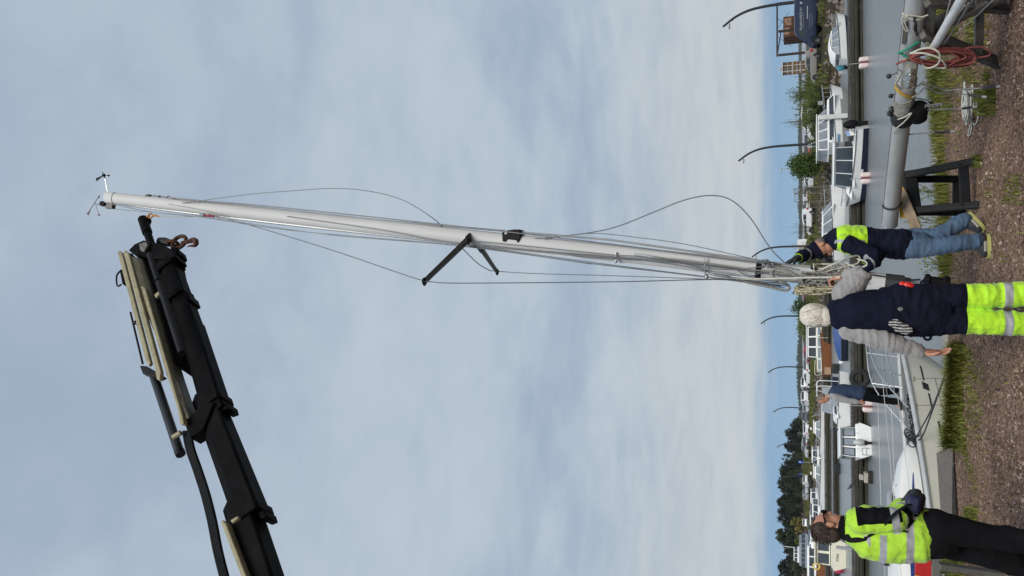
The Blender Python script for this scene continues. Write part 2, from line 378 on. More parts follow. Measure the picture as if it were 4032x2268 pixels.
# stones along the bank
rock = M('bank_rock', (.15, .125, .11), .9, var=.5, vscale=1.2, bump=.3, bscale=10)
mb = MB(); rr = random.Random(3)
for _ in range(2600):
    s_ = rr.random() ** 1.1 * .62 + .16; d = rr.random() ** 1.3 * 3.6 - .3; p = shore_pt(s_, d)
    z = -1.45 + max(0, d) * .36; r = rr.uniform(.07, .3) * (1.25 - d * .18); ph = rr.random() * 6
    vs = [(p.x + math.cos(ph + a) * r * rr.uniform(.7, 1.2), p.y + math.sin(ph + a) * r * rr.uniform(.7, 1.2), z - .05) for a in (0, 1.25, 2.5, 3.8, 5.0)]
    vs += [(p.x + math.cos(ph + a) * r * .5, p.y + math.sin(ph + a) * r * .5, z + r * rr.uniform(.5, .9)) for a in (.4, 2.4, 4.4)]
    mb.add(vs, [(0, 1, 5), (1, 2, 6), (1, 6, 5), (2, 3, 6), (3, 7, 6), (3, 4, 7), (4, 0, 7), (0, 5, 7), (5, 6, 7)])
o = mb.build('gravel', rock, sharp=0); tag(o, 'stones piled along the far bank', kind='stuff')
# distant woods across the water
mb = MB(); rr = random.Random(5)
for k in range(3400):
    u = rr.random(); x = -700 + u * 2300
    y = 1500 + 900 * max(0, min(1, (x + 250) / 700)) + rr.uniform(0, 130)
    h = rr.uniform(6.5, 11.5) * (.78 + .4 * noise.noise(Vector((x * .01, 3, 0)))) ; w = h * rr.uniform(.28, .45)
    a0 = rr.random() * 3; n = 5
    vs = [(x + math.cos(a0 + 6.283 * j / n) * w, y + math.sin(a0 + 6.283 * j / n) * w, -1) for j in range(n)] + [(x + math.cos(a0 + .5 + 6.283 * j / n) * w * .8, y + math.sin(a0 + .5 + 6.283 * j / n) * w * .8, h * .55) for j in range(n)] + [(x + rr.uniform(-.5, .5), y, h)]
    mb.add(vs, [(j, (j + 1) % n, n + (j + 1) % n, n + j) for j in range(n)] + [(n + j, n + (j + 1) % n, 2 * n) for j in range(n)])
o = mb.build('forest', M('far_foliage', (.030, .044, .030), .95, var=.45, vscale=.05), sharp=0); tag(o, 'distant dark woods across the open water', 'forest', kind='stuff')
mb = MB(); mb.prism([(-900, 1440, -1.9), (200, 1440, -1.9), (520, 2360, -1.9), (1800, 2380, -1.9), (1800, 2900, -1.9), (-900, 2900, -1.9)], (0, 0, 1.4))
o = mb.build('land', l_mat); tag(o, 'low far land under the distant woods', kind='structure')
# ------------------------------------------------------------------ the mast being lifted
alu_white = M('mast_paint', (.53, .54, .54), .6, var=.05, vscale=3, stain=(.34, .34, .325), sscale=1.5, samt=.35, stretch=(6, 6, .8))
alu_grey = M('anodised_alu', (.40, .41, .41), .38, .35, var=.08, vscale=4, stain=(.24, .24, .24), sscale=3, samt=.4)
steel = M('stainless', (.46, .47, .48), .3, .8, var=.1)
wire = M('wire_rope', (.16, .17, .18), .45, .5, var=.2, vscale=60)
blackp = M('black_plastic', (.006, .006, .007), .6, var=.3, spec=.15)
blackm = M('black_metal', (.018, .018, .02), .45, .2, var=.3)
MT = PY(418, 777, 8.0); MF = PY(3538, 1120, 8.0)
mast_dir = (MT - MF).normalized()
mx_ = Vector((1, 0, 0)) - mast_dir * mast_dir.x; mx_.normalize(); my_ = mast_dir.cross(mx_)     # fore-aft and athwart axes of the section
mast = thing('mast', 'tall white mast hanging upright from the crane, with spreaders and rigging', 'mast', MF)
def sect(p, a, b_, n=20): return [p + mx_ * (a * math.cos(2 * math.pi * j / n)) + my_ * (b_ * math.sin(2 * math.pi * j / n)) for j in range(n)]
def mpt(t): return MF.lerp(MT, t)
mb = MB(); mb.loft([sect(mpt(t), .087 - .010 * max(0, (t - .55) / .45), .06 - .008 * max(0, (t - .55) / .45)) for t in (0, .1, .3, .5, .7, .85, .985)])
mb.build('section', alu_white, mast)
mb = MB(); mb.loft([sect(mpt(t), a, c_) for t, a, c_ in ((.984, .080, .055), (.9845, .083, .058), (.9865, .083, .058), (.987, .080, .055), (.999, .079, .054), (1.0, .07, .05))]); 
head = mb.build('masthead', alu_white, mast)
mb = MB(); mb.loft([sect(mpt(t), .081, .056) for t in (.9838, .9855)]); mb.build('collar', blackm, mast)
mb = MB(); mb.loft([sect(mpt(t), .0895, .0625) for t in (.1235, .129)]); mb.build('strap_band', blackp, mast)
mb = MB(); mb.loft([sect(mpt(t), .0905, .064) for t in (-.004, .012)]); mb.build('mast_foot', M('foot_cast', (.05, .052, .055), .5, .4), mast)
Q = lambda sx, sy, Y=8.0: PY(sx, sy, Y)
# luff track down the aft edge
mb = MB(); mb.bar(mpt(.02) - mx_ * .086, mpt(.55) - mx_ * .086, .02, .012, my_); mb.bar(mpt(.55) - mx_ * .086, mpt(.98) - mx_ * .078, .02, .012, my_); mb.build('luff_track', alu_grey, mast)
# masthead crane, light, wind instruments
mb = MB(); mb.prism([Q(418, 795, 7.97), Q(444, 797, 7.97), Q(440, 822, 7.97), Q(416, 822, 7.97)], (0, .06, 0)); mb.build('crane_plate', blackm, mast, bevel=.004)
mb = MB(); mb.lathe([(.0, 0), (.032, 0), (.034, .05), (.03, .085), (.0, .09)], Q(416, 803), Q(395, 800) - Q(416, 803), 14); nl = mb.build('navigation_light', blackp, mast)
mb = MB(); mb.tube([Q(424, 756), Q(413, 702)], .006, 6); mb.build('instrument_rod', steel, mast)
mb = MB(); mb.ell(Q(409, 690), (.022, .022, .03)); mb.tube([Q(409, 690), Q(413, 703)], .008, 6); hd = mb.build('wind_sensor', blackp, mast)
mb = MB(); a, c = Q(404, 692), Q(378, 708); sd = (c - a).normalized(); pp = Vector((0, 1, 0)); up_ = sd.cross(pp)
mb.prism([a + up_ * .006, a - up_ * .006, c - up_ * .022, c + up_ * .022], (0, .006, 0)); mb.tube([Q(409, 690), Q(402, 676)], .005, 5); mb.build('vane', blackp, hd)
mb = MB(); mb.tube([Q(410, 690), Q(424, 691)], .004, 5); mb.ell(Q(428, 691), (.014, .014, .014)); mb.build('cup', blackp, hd)
mb = MB(); mb.tube([Q(416, 816), Q(374, 801)], .004, 5); mb.tube([Q(345, 842), Q(390, 772)], .004, 5); mb.build('wind_arrow', blackp, mast)
mb = MB(); a, c = Q(356, 826), Q(344, 845); sd = (c - a).normalized(); up_ = sd.cross(pp); mb.prism([a, c + up_ * .024, c - up_ * .024], (0, .005, 0)); mb.build('arrow_tail', M('dark_red', (.10, .012, .02), .5), mast)
mb = MB(); a, c = Q(389, 776), Q(394, 768); mb.prism([Q(386, 778), Q(394, 767), Q(389, 780)], (0, .005, 0)); mb.build('arrow_head', blackp, mast)
mb = MB(); mb.tube([Q(376, 803), Q(388, 842)], .003, 5); mb.box(Q(389, 846), (.028, .012, .028)); mb.build('reference_arm', M('dark_red2', (.13, .02, .03), .5), mast)
# small fittings on the fore edge
for sx, sy, s_ in ((585, 770, .055), (690, 783, .055), (1550, 881, .05)):
    mb = MB(); mb.ell(Q(sx, sy), (.018, .03, s_), None, 10, 6); mb.build('sheave_box', blackm, mast)
# spreaders
SB = Q(1848, 938, 7.94); ST = Q(1672, 1108, 6.9); FB = Q(1890, 972, 8.05); FT = Q(1957, 1070, 8.85)
spr = M('spreader_alu', (.085, .085, .085), .4, .3, var=.2)
for a, c in ((SB, ST), (FB, FT)):
    mb = MB(); mb.tube([a, c], [.046, .034], 12, flat=.35); sp_ = mb.build('spreader', spr, mast)
    d = (c - a).normalized(); mb = MB(); mb.tube([c - d * .01, c + d * .025], .042, 10, flat=.45); mb.build('end_cap', blackp, sp_)
    mb = MB(); mb.tube([a - d * .03, a + d * .06], .055, 10, flat=.5); mb.build('root_bracket', blackm, sp_)
# deck light on the fore side
mb = MB(); pts = [(1978, 950), (1976, 918), (1984, 904), (2000, 907), (2022, 903), (2045, 903), (2049, 925), (2046, 946), (2038, 957), (2032, 946), (1998, 942), (1990, 953)]
mb.prism([Q(x, y, 7.93) for x, y in pts], (0, .15, 0)); dl_ = mb.build('deck_light', blackp, mast, bevel=.006)
mb = MB(); mb.bx(*sum([[min(p, q), max(p, q)] for p, q in zip(Q(1986, 922, 7.926), Q(1997, 906, 7.929))], [])); mb.build('sticker', M('sticker', (.45, .45, .45), .5, var=.4, vscale=90), dl_)
# headfoil
mb = MB(); mb.tube([Q(664, 777, 7.99), Q(1500, 868, 7.99), Q(2400, 944, 7.99), Q(3147, 1049, 7.97), Q(3640, 1117, 7.97)], .0165, 8, flat=.7); mb.build('headfoil', alu_grey, mast)
mb = MB(); mb.tube([Q(600, 770), Q(664, 777)], .006, 6); mb.ell(Q(664, 777), (.02, .02, .03)); mb.ell(Q(628, 773), (.014, .014, .025)); mb.build('foil_top', blackm, mast)
mb = MB(); mb.lathe([(.02, 0), (.06, .01), (.065, .05), (.045, .07), (.045, .16), (.065, .18), (.06, .21), (.02, .22)], Q(3742, 1116, 7.95), Q(3660, 1106, 7.95) - Q(3742, 1116, 7.95), 16); drum = mb.build('furling_drum', blackp, mast)
mb = MB(); mb.tube([Q(3560, 1100, 7.9), Q(3585, 1104, 7.9)], .022, 8); mb.tube([Q(3585, 1103, 7.9), Q(3624, 1101, 7.9)], .009, 6); mb.tube([Q(3430, 1082, 7.92), Q(3560, 1100, 7.9)], .007, 6); mb.build('turnbuckle', blackm, mast)
# stays, shrouds and halyards
rope_g0 = M('rope_grey', (.24, .235, .21), .9, var=.45, vscale=90, bump=.5, bscale=220)
def stay(name, pts, r, mat=wire, par=mast, sub=6): return rope(name, [PY(*p) if len(p) == 3 else PY(p[0], p[1], 7.9) for p in pts], r, mat, par, 5, sub)
stay('stay', [(720, 800, 7.95), (776, 792), (850, 782), (1004, 763), (1155, 751), (1310, 742), (1448, 752), (1586, 788), (1704, 859), (1752, 904, 8.02), (1790, 930, 8.08)], .0052)
stay('stay', [(2060, 942, 8.0), (2206, 931), (2400, 901), (2570, 837), (2688, 790), (2791, 770), (2875, 786), (2952, 856), (3030, 974), (3080, 1026), (3100, 1042)], .0062)
stay('stay', [(2120, 948, 8.0), (2206, 932), (2340, 919), (2517, 936), (2704, 963), (2946, 1015), (3060, 1038)], .0042)
stay('stay', [(690, 785), (1000, 807), (1800, 891), (2400, 961), (2766, 1008), (3076, 1045)], .0075)
stay('shroud', [(850, 850, 7.93), (1000, 891, 7.8), (1310, 986, 7.4), (1586, 1080, 7.0), (1668, 1105, 6.89), (1700, 1110, 6.9), (1817, 1115, 6.95), (2400, 1110, 7.3), (2735, 1102, 7.5), (2921, 1102, 7.7), (3110, 1122, 7.8)], .0052)
stay('shroud', [(1820, 978, 8.06), (1880, 1036, 8.5), (1920, 1060, 8.75), (1945, 1067, 8.84), (2112, 1077, 8.75), (2400, 1085, 8.5), (2766, 1098, 8.15), (2937, 1107, 8.0), (3110, 1128, 7.95)], .0056)
stay('halyard', [(445, 803), (640, 829), (1000, 873), (1800, 962), (2300, 1030), (2766, 1088), (3076, 1127)], .0062)
stay('halyard', [(445, 806), (620, 838), (800, 856), (1150, 908), (1800, 966), (2300, 1035), (2766, 1090), (3090, 1134)], .0048)
stay('halyard', [(435, 822), (600, 836), (760, 850), (900, 868), (1300, 925), (1800, 968), (2330, 1040)], .0045)
stay('lower_shroud', [(1131, 852, 7.93), (1500, 905, 7.9), (1800, 958, 7.9), (2400, 1010, 7.9), (2650, 1030, 7.9), (2790, 1068, 7.9)], .0055)
stay('lower_shroud', [(1855, 948, 7.9), (2100, 972, 7.9), (2400, 1003, 7.9), (2530, 1012, 7.9), (2900, 1057, 7.9), (3130, 1082, 7.9)], .0052)
stay('lower_shroud', [(1862, 968, 7.9), (2200, 997, 7.9), (2300, 1012, 7.9), (2600, 1030, 7.9), (2775, 1046, 7.9), (3000, 1075, 7.9), (3160, 1095, 7.9)], .0052)
stay('halyard', [(660, 803, 7.93), (800, 828, 7.93), (905, 856, 7.92)], .003)
stay('halyard', [(1900, 965, 7.89), (2300, 1006, 7.89), (2520, 1024, 7.89), (2700, 1050, 7.88), (2860, 1088, 7.88), (3010, 1104, 7.86), (3160, 1112, 7.86)], .0055)
stay('halyard', [(2560, 1012, 7.88), (2700, 1026, 7.87), (2850, 1046, 7.86), (2960, 1062, 7.86), (3080, 1076, 7.86), (3180, 1098, 7.85)], .0075, rope_g0)
stay('halyard', [(2600, 1020, 7.88), (2760, 1052, 7.87), (2880, 1062, 7.86), (3000, 1050, 7.86), (3070, 1046, 7.86), (3150, 1064, 7.86)], .0050)
stay('halyard', [(2780, 1078, 7.87), (2860, 1094, 7.86), (2960, 1108, 7.86), (3060, 1112, 7.86), (3140, 1104, 7.86), (3230, 1090, 7.85)], .0075, rope_g0)
stay('messenger_line', [(2900, 1062, 7.9), (2950, 1087, 7.9), (3010, 1070, 7.9), (3060, 1070, 7.9), (3150, 1100, 7.9)], .0055)
for a, c in (((2495, 1002), (2555, 1009)), ((2555, 1010), (2600, 1016)), ((2800, 1072), (2870, 1082)), ((2810, 1080), (2880, 1092))):
    mb = MB(); mb.tube([Q(*a, 7.89), Q(*c, 7.89)], .011, 7); mb.tube([Q(*a, 7.89), Q(*c, 7.89)], .016, 6, flat=.4); mb.build('turnbuckle', steel, mast)
mb = MB(); mb.bar(Q(2424, 993, 7.92), Q(2424, 1030, 7.92), .02, .015); mb.ell(Q(2424, 1031, 7.92), (.016, .016, .016)); mb.build('fairlead', steel, mast)
mb = MB(); mb.tube([Q(2774, 1017, 7.9), Q(2775, 1060, 7.9), Q(2776, 1090, 7.92)], .008, 6); mb.ell(Q(2782, 1090, 7.92), (.03, .03, .02)); mb.build('bracket', steel, mast)
mb = MB()
rr = random.Random(2)
for k in range(10):
    c = Q(3020 + rr.uniform(-18, 22), 1037 + rr.uniform(-8, 10), 7.88); mb.torus(c, (rr.uniform(-1, 1), rr.uniform(-1, 1), 1), rr.uniform(.012, .03), .0045, 10, 5)
mb.build('lashing', wire, mast)

# ------------------------------------------------------------------ ropes bunched on the mast
rope_w = M('rope_white', (.52, .50, .43), .85, var=.3, vscale=90, bump=.5, bscale=220)
rope_g = M('rope_grey', (.24, .235, .21), .9, var=.45, vscale=90, bump=.5, bscale=220)
rope_y = M('rope_cream', (.50, .46, .32), .9, var=.3, vscale=90, bump=.5, bscale=220)
def rope_thing(name, pts, r, mat, label, Y=7.85):
    P = [PY(p[0], p[1], p[2] if len(p) > 2 else Y) for p in pts]
    o = rope(name, P, r, mat, None, 6, 8, loc=P[0]); return tag(o, label, 'rope')
rope_thing('rope', [(2920, 1102), (2950, 1113), (3020, 1128), (3085, 1143), (3108, 1137), (3098, 1120), (3048, 1092), (3040, 1068), (3070, 1055), (3110, 1070), (3150, 1100), (3170, 1118), (3200, 1125)], .0125, rope_g, 'grey flecked rope looping out beside the mast above the black strap')
rope_thing('rope', [(2900, 1100, 7.8), (3000, 1098, 7.7), (3150, 1094, 7.4), (3308, 1091, 6.75)], .0085, rope_w, 'thin white line pulled tight into the raised hand of the white-haired person')
rope_thing('rope', [(3235, 1062), (3260, 1050, 7.8), (3300, 1032, 7.75), (3350, 1012, 7.8), (3380, 1008), (3384, 1025), (3370, 1040), (3330, 1048), (3300, 1060)], .009, rope_w, 'white rope running from the mast to the glove of the person in jeans')
rope_thing('rope', [(3375, 1020, 7.75), (3408, 1030, 7.7), (3412, 1045, 7.7), (3385, 1052, 7.72), (3350, 1045, 7.75), (3330, 1032, 7.78)], .008, rope_w, 'loop of white rope hanging over the reflective cuff of the blue jacket')
def tangle(name, label, boxpx, n, r, mat, seed, Y=7.86, strands=6):
    q = random.Random(seed); x0, x1, y0, y1 = boxpx; mb = MB()
    for k in range(strands):
        pts = []; y = q.uniform(y0, y1); x = q.uniform(x0, x1)
        for i in range(n):
            x += q.uniform(-1, 1) * (x1 - x0) * .55; y += q.uniform(-1, 1) * (y1 - y0) * .5
            x = max(x0, min(x1, x)); y = max(y0, min(y1, y)); pts.append(PY(x, y, Y + q.uniform(-.07, .05)))
        mb.tube(spline(pts, 6), r * q.uniform(.8, 1.1), 6)
    o = mb.build(name, mat, None, sharp=0, loc=PY((x0 + x1) / 2, (y0 + y1) / 2, Y)); return tag(o, label, 'rope')
tangle('rope_bundle', 'tangle of grey halyards bunched on the lower mast below the black strap', (3160, 3330, 1072, 1122), 9, .0085, rope_g, 4, 7.86, 15)
tangle('rope_bundle', 'tangle of cream cord hanging off the aft side of the mast', (3135, 3300, 1126, 1158), 10, .0075, rope_y, 9, 7.88, 11)
tangle('rope_bundle', 'loose white cord knotted on the fore side of the mast', (3205, 3330, 1040, 1072), 9, .006, rope_w, 14, 7.9, 8)
tangle('rope_bundle', 'dark wire lashing tied round the mast just above the cream cord', (3118, 3180, 1130, 1160), 8, .006, wire, 21, 7.93, 5)
mb = MB(); mb.prism([PY(x, y, 7.95) for x, y in ((3190, 1052), (3205, 1035), (3222, 1040), (3216, 1068), (3230, 1085), (3200, 1080))], (0, .05, 0)); mb.build('clamp', blackp, mast, bevel=.006)

# ------------------------------------------------------------------ knuckle-boom crane
CA = PY(640, 1010, 8.05); CB = PY(1035, 2268, 6.1)
cdir = (CB - CA).normalized(); cn = Vector((cdir.y, -cdir.x, 0)).normalized()
if cn.y > 0: cn = -cn                                         # towards the camera
def PC(sx, sy, off=0.0):
    d = pdir(sx, sy); o = Vector((0, 0, CAMH)); p0 = CA + cn * off
    return o + d * ((p0 - o).dot(cn) / d.dot(cn))
cream = M('crane_cream', (.30, .275, .165), .5, var=.12, vscale=5, stain=(.13, .11, .06), sscale=9, samt=.7, bump=.1)
cblack = M('crane_black', (.0040, .0040, .0048), .6, .0, spec=.06, var=.4, vscale=4, stain=(.014, .012, .010), sscale=3, samt=.5)
cgrey = M('crane_steel', (.014, .014, .016), .5, .0, spec=.15, var=.3)
hose = M('hose_rubber', (.006, .007, .008), .7, spec=.15, var=.4, vscale=20)
foot = CB + cdir * 5.6; foot.z = 0
crane = thing('crane', 'black telescopic lorry crane boom with cream painted jib reaching in from the left', 'crane', foot)
def slab(name, pts, off, th, mat, par=crane, bevel=.012):
    mb = MB(); mb.prism([PC(x, y, off) for x, y in pts], -cn * th); return mb.build(name, mat, par, bevel=bevel)
def boxtube(mb, a, b, wa, wb, da, db):
    """hexagonal boom section, w in the boom plane, d across"""
    d = (b - a).normalized(); u = cn.cross(d).normalized(); rings = []
    for p, w, dd in ((a, wa, da), (b, wb, db)):
        rings.append([p + u * (x * w / 2) + cn * (y * dd / 2) for x, y in ((1, .82), (.86, 1), (-.35, 1), (-1, .38), (-1, -.38), (-.35, -1), (.86, -1), (1, -.82))])
    mb.loft(rings, 0, False)
def mid(e0, e1): return (e0 + e1) / 2
segs = [((655, 1015), (795, 1420), .26), ((752, 1290), (858, 1640), .29), ((808, 1560), (990, 2040), .32), ((940, 1980), (1040, 2268), .35)]
for k, (p, q, w) in enumerate(segs):
    a, c = PC(*p), PC(*q)
    if k == 3: c = CB + cdir * 4.6
    mb = MB(); boxtube(mb, a, c, w * .92, w, w * .78, w * .85); mb.build('boom_section', cblack, crane, bevel=.01)
for p, w in (((664, 1060), .31), ((700, 1180), .32), ((838, 1600), .35), ((982, 2040), .38)):
    a = PC(*p); mb = MB(); boxtube(mb, a - cdir * .05, a + cdir * .05, w * 1.04, w * 1.04, w * .9, w * .9); mb.build('collar', cblack, crane, bevel=.01)
for pts in ([(672, 975), (692, 970), (698, 992), (680, 1008), (660, 1000)], [(668, 1012), (688, 1005), (692, 1030), (672, 1040)], [(708, 1152), (740, 1152), (750, 1180), (728, 1190), (708, 1178)], [(862, 1580), (892, 1582), (898, 1606), (872, 1616)], [(1010, 2010), (1042, 2008), (1050, 2036), (1024, 2046)]):
    slab('bracket', pts, .08, .22, cblack)
# jib folded along the boom: cream rails
slab('jib_rail', [(461, 992), (470, 985), (480, 992), (594, 1428), (584, 1440), (572, 1420)], .20, .05, cream)
slab('jib_rail', [(484, 990), (494, 984), (506, 994), (634, 1462), (630, 1494), (616, 1494), (606, 1440)], .27, .06, cream)
slab('jib_rail', [(552, 1130), (560, 1124), (572, 1134), (720, 1640), (724, 1668), (706, 1668), (700, 1620)], .24, .08, cream)
slab('jib_plate', [(500, 1000), (520, 1000), (656, 1480), (728, 1655), (752, 1660), (742, 1625), (690, 1470), (560, 1020)], .12, .18, M('jib_inner', (.10, .095, .06), .55, var=.4, vscale=5, stain=(.02, .02, .02), sscale=3, samt=.8))
slab('jib_arm', [(866, 2052), (878, 2046), (890, 2060), (975, 2280), (952, 2280)], .22, .10, cream)
slab('cross_plate', [(605, 1160), (640, 1132), (648, 1140), (612, 1172)], .30, .05, cream)
slab('cross_plate', [(905, 2048), (935, 2030), (940, 2040), (912, 2060)], .30, .05, cream)
slab('jib_body', [(545, 985), (660, 985), (735, 1390), (690, 1440), (640, 1380)], .06, .34, cblack)
slab('knuckle', [(505, 985), (530, 960), (565, 945), (600, 952), (640, 960), (680, 985), (690, 1010), (640, 1020), (560, 1010)], .14, .26, cblack)
slab('knuckle_plate', [(545, 960), (575, 950), (582, 965), (566, 990), (552, 985)], .2, .04, M('cast_grey', (.16, .16, .15), .6, .3, var=.4, vscale=12))
slab('link_plate', [(720, 1650), (742, 1645), (800, 1580), (842, 1585), (800, 1690), (745, 1725)], .16, .2, cblack)
def cyl(name, p, q, rp, rq, off, mat, n=12):
    mb = MB(); mb.tube([PC(*p, off), PC(*q, off)], [rp, rq], n); return mb.build(name, mat, crane)
cyl('cylinder', (606, 1480), (706, 1778), .052, .052, .05, M('cylinder_blue', (.008, .010, .014), .4, .1, var=.2))
cyl('cylinder_rod', (588, 1000), (622, 1104), .035, .035, .30, cgrey); cyl('cylinder', (626, 1110), (716, 1388), .042, .042, .30, cgrey)
cyl('cylinder_cap', (706, 1776), (712, 1790), .056, .054, .05, cgrey)
mb = MB(); mb.tube([PC(681, 1722, .16), PC(712, 1704, .16)], .03, 8); mb.build('clamp', cream, crane)
for k in range(4):
    o_ = -4 + k * 8; rope('hydraulic_hose', [PC(728 + o_, 1700, .05 + .03 * k), PC(742 + o_, 1770, .1 + .02 * k), PC(770 + o_, 1850, .1), PC(802 + o_, 1950, .06 + .02 * k), PC(828 + o_, 2056, .05 + .03 * k), PC(850 + o_, 2170, .1), PC(880 + o_, 2290, .1)], .021, hose, crane, 7, 6)
rope('hydraulic_hose', [PC(478, 1120, .1), PC(462, 1125, .1), PC(460, 1085, .1), PC(480, 1062, .1)], .012, cgrey, crane, 6, 4)
slab('handle_bracket', [(470, 1066), (490, 1062), (496, 1110), (480, 1118)], .1, .08, cblack)
cyl('pipe', (514, 1230), (562, 1432), .013, .013, .18, cgrey, 8); slab('pipe_clamp', [(548, 1438), (575, 1440), (640, 1478), (622, 1486), (560, 1470)], .16, .1, cgrey)
mb = MB(); mb.ell(PC(535, 1270, .18), (.03, .03, .03)); mb.build('valve', cgrey, crane)
# extension arm at the tip
mb = MB(); a, c = PC(600, 975, .1), PC(562, 862, .1); mb.tube([a, a.lerp(c, .55)], .052, 12); mb.tube([a.lerp(c, .5), c], .066, 12); mb.build('tip_arm', cblack, crane)
slab('tip_nose', [(548, 862), (560, 850), (578, 846), (580, 856), (574, 872), (556, 872)], .14, .1, cblack)
mb = MB(); mb.torus(PC(588, 912, .12), cdir, .022, .004, 12, 5); mb.build('pin_ring', cgrey, crane)
mb = MB(); mb.tube([foot + V3(0, 0, .0), foot + V3(0, 0, 2.0)], [.5, .42], 16); mb.build('column', cblack, crane)
mb = MB(); mb.bar(CB + cdir * 4.2, foot + V3(0, 0, 1.9), .5, .5); mb.build('knuckle_base', cblack, crane)
mb = MB(); mb.box(foot + V3(-.4, -1.0, .15), (2.4, 5.0, .3)); mb.build('base_frame', cblack, crane, bevel=.03)
# rusty hook on its chain
rust = M('rust', (.075, .032, .018), .85, .2, var=.5, vscale=14, bump=.4, bscale=60)
hk = thing('crane_hook', 'rusty lifting hook on heavy chain links at the crane tip', 'hook', PC(770, 950))
dirh = Vector((0, 0, -1))
mb = MB(); mb.tube([PC(628, 950), PC(650, 952), PC(672, 958)], [.055, .06, .05], 10); mb.build('shackle', M('shackle_black', (.02, .017, .016), .6, .3, var=.4), hk)
def link(a, b_, w, r, side):
    d = (b_ - a); l = d.length; d.normalize(); s_ = (side - d * side.dot(d)).normalized(); mb = MB(); c = (a + b_) / 2; pts = []
    for j in range(16):
        t_ = 2 * math.pi * j / 16; pts.append(c + d * ((l / 2 - w / 2) * (1 if math.cos(t_) > 0 else -1) + w / 2 * math.cos(t_)) + s_ * (w / 2 * math.sin(t_)))
    return mb.tube(pts, r, 7, True)
link(PC(664, 958), PC(700, 958), .12, .024, cn).build('chain_link', rust, hk)
link(PC(682, 952), PC(728, 956), .20, .028, cdir).build('chain_link', rust, hk)
h0 = PC(716, 958); mb = MB(); mb.tube(spline([h0, PC(745, 950), PC(764, 945), PC(772, 952), PC(768, 966), PC(750, 968), PC(735, 972)], 6), [.03] * 8 + [.036] * 14 + [.030, .028, .026, .024, .022, .02, .018, .016, .014, .012, .01, .008, .006, .004, .003][:15], 8); mb.build('hook', rust, hk)
# sling between crane and mast
orange = M('orange_paint', (.42, .17, .02), .5, .1, var=.25)
sl = thing('lifting_sling', 'orange hook and thin sling tying the crane tip to the mast', 'sling', Q(850, 850, 7.92))
mb = MB(); mb.torus(PY(592, 850, 8.0), (0, 1, .2), .03, .010, 14, 6); mb.tube([PY(578, 852, 8.0), PY(588, 850, 8.0)], .014, 7); mb.build('shackle', orange, sl)
mb = MB(); mb.tube(spline([PY(600, 850, 8), PY(612, 848, 8), PY(622, 852, 8), PY(630, 851, 8)], 5), [.014] * 8 + [.012] * 8, 7); mb.build('safety_hook', orange, sl)
rope('strap', [PY(628, 851, 7.98), PY(700, 853, 7.95), PY(795, 850, 7.92)], .008, M('strap_grey', (.42, .44, .46), .6), sl)
mb = MB(); mb.tube([PY(795, 848, 7.9), PY(845, 852, 7.9)], .02, 8, flat=.7); mb.build('sleeve', M('sleeve_red', (.30, .02, .05), .6, var=.3), sl)
mb = MB(); mb.tube([PY(790, 846, 7.9), PY(805, 848, 7.9)], .026, 8); mb.torus(PY(852, 852, 7.9), (0, 1, 0), .016, .005, 10, 5); mb.build('toggle', steel, sl)
# ------------------------------------------------------------------ mast lying on trestles
L0 = PY(3503, 881, 9.15); L1 = PY(3606, 0, 6.8); ldir = (L1 - L0).normalized(); ln = Vector((ldir.y, -ldir.x, 0)).normalized()
if ln.y > 0: ln = -ln
lup = ldir.cross(ln); lup = lup if lup.z > 0 else -lup
def PL(sx, sy, off=0.0):
    d = pdir(sx, sy); o = Vector((0, 0, CAMH)); return o + d * ((L0 + ln * off - o).dot(ln) / d.dot(ln))
lm = thing('lying_mast', 'grey aluminium mast lying across trestles at the water side', 'mast', L0 - V3(0, 0, .74))
def lsect(p, a=.078, c=.066, n=20): return [p + lup * (a * math.cos(2 * math.pi * j / n)) + ln * (c * math.sin(2 * math.pi * j / n)) for j in range(n)]
mb = MB(); mb.loft([lsect(L0 + ldir * t) for t in (0, 1, 2, 3, 6.2)]); mb.build('section', alu_grey, lm)
mb = MB(); mb.bar(L0 + lup * .079 + ldir * .02, L0 + lup * .079 + ldir * 6.2, .014, .01, lup); mb.build('luff_track', M('track_alu', (.25, .25, .25), .4, .4), lm)
mb = MB(); mb.loft([lsect(L0 - ldir * .012, .081, .069), lsect(L0 + ldir * .006, .081, .069)]); mb.build('end_plate', steel, lm)
for sx, sy, off in ((3578, 258, .07), (3582, 287, .075), (3578, 309, .075)):
    pass
mb = MB(); c = PL(3578, 290, .066); mb.box(c, (.012, .34, .11), Matrix((ln, ldir, lup)).transposed()); mb.build('winch_plate', M('plate_cream', (.42, .41, .37), .4, .2), lm, bevel=.004)
for sx, sy in ((3584, 282), (3578, 310)):
    mb = MB(); mb.lathe([(.0, 0), (.045, 0), (.047, .015), (.03, .025), (.026, .06), (.034, .075), (.034, .085), (.0, .088)], PL(sx, sy, .066), ln, 18); mb.build('winch', M('chrome', (.62, .62, .60), .12, .95, var=.05), lm)
mb = MB(); c = PL(3600, 75, .066); mb.ell(c, (.03, .02, .012), Matrix((ldir, ln, lup)).transposed()); mb.build('exit_slot', blackm, lm)
mb = MB(); c = PL(3604, 105, .068); mb.ell(c, (.05, .014, .014), Matrix((ldir, ln, lup)).transposed()); mb.tube([c, c + ldir * -.09 - lup * .02], .008, 6); mb.build('cleat', blackm, lm)
mb = MB(); c = PL(3562, 130, .06); mb.box(c, (.012, .22, .03), Matrix((ln, ldir, lup)).transposed()); mb.build('rail', M('rail_dark', (.14, .13, .11), .5, .2), lm)
for sx, sy in ((3500, 300), (3508, 378)):
    mb = MB(); mb.tube([PL(3532, sy - 14, .0), PL(sx, sy, .0)], .006, 6); mb.ell(PL(sx, sy, .0), (.022, .022, .022)); mb.build('terminal', blackm, lm)
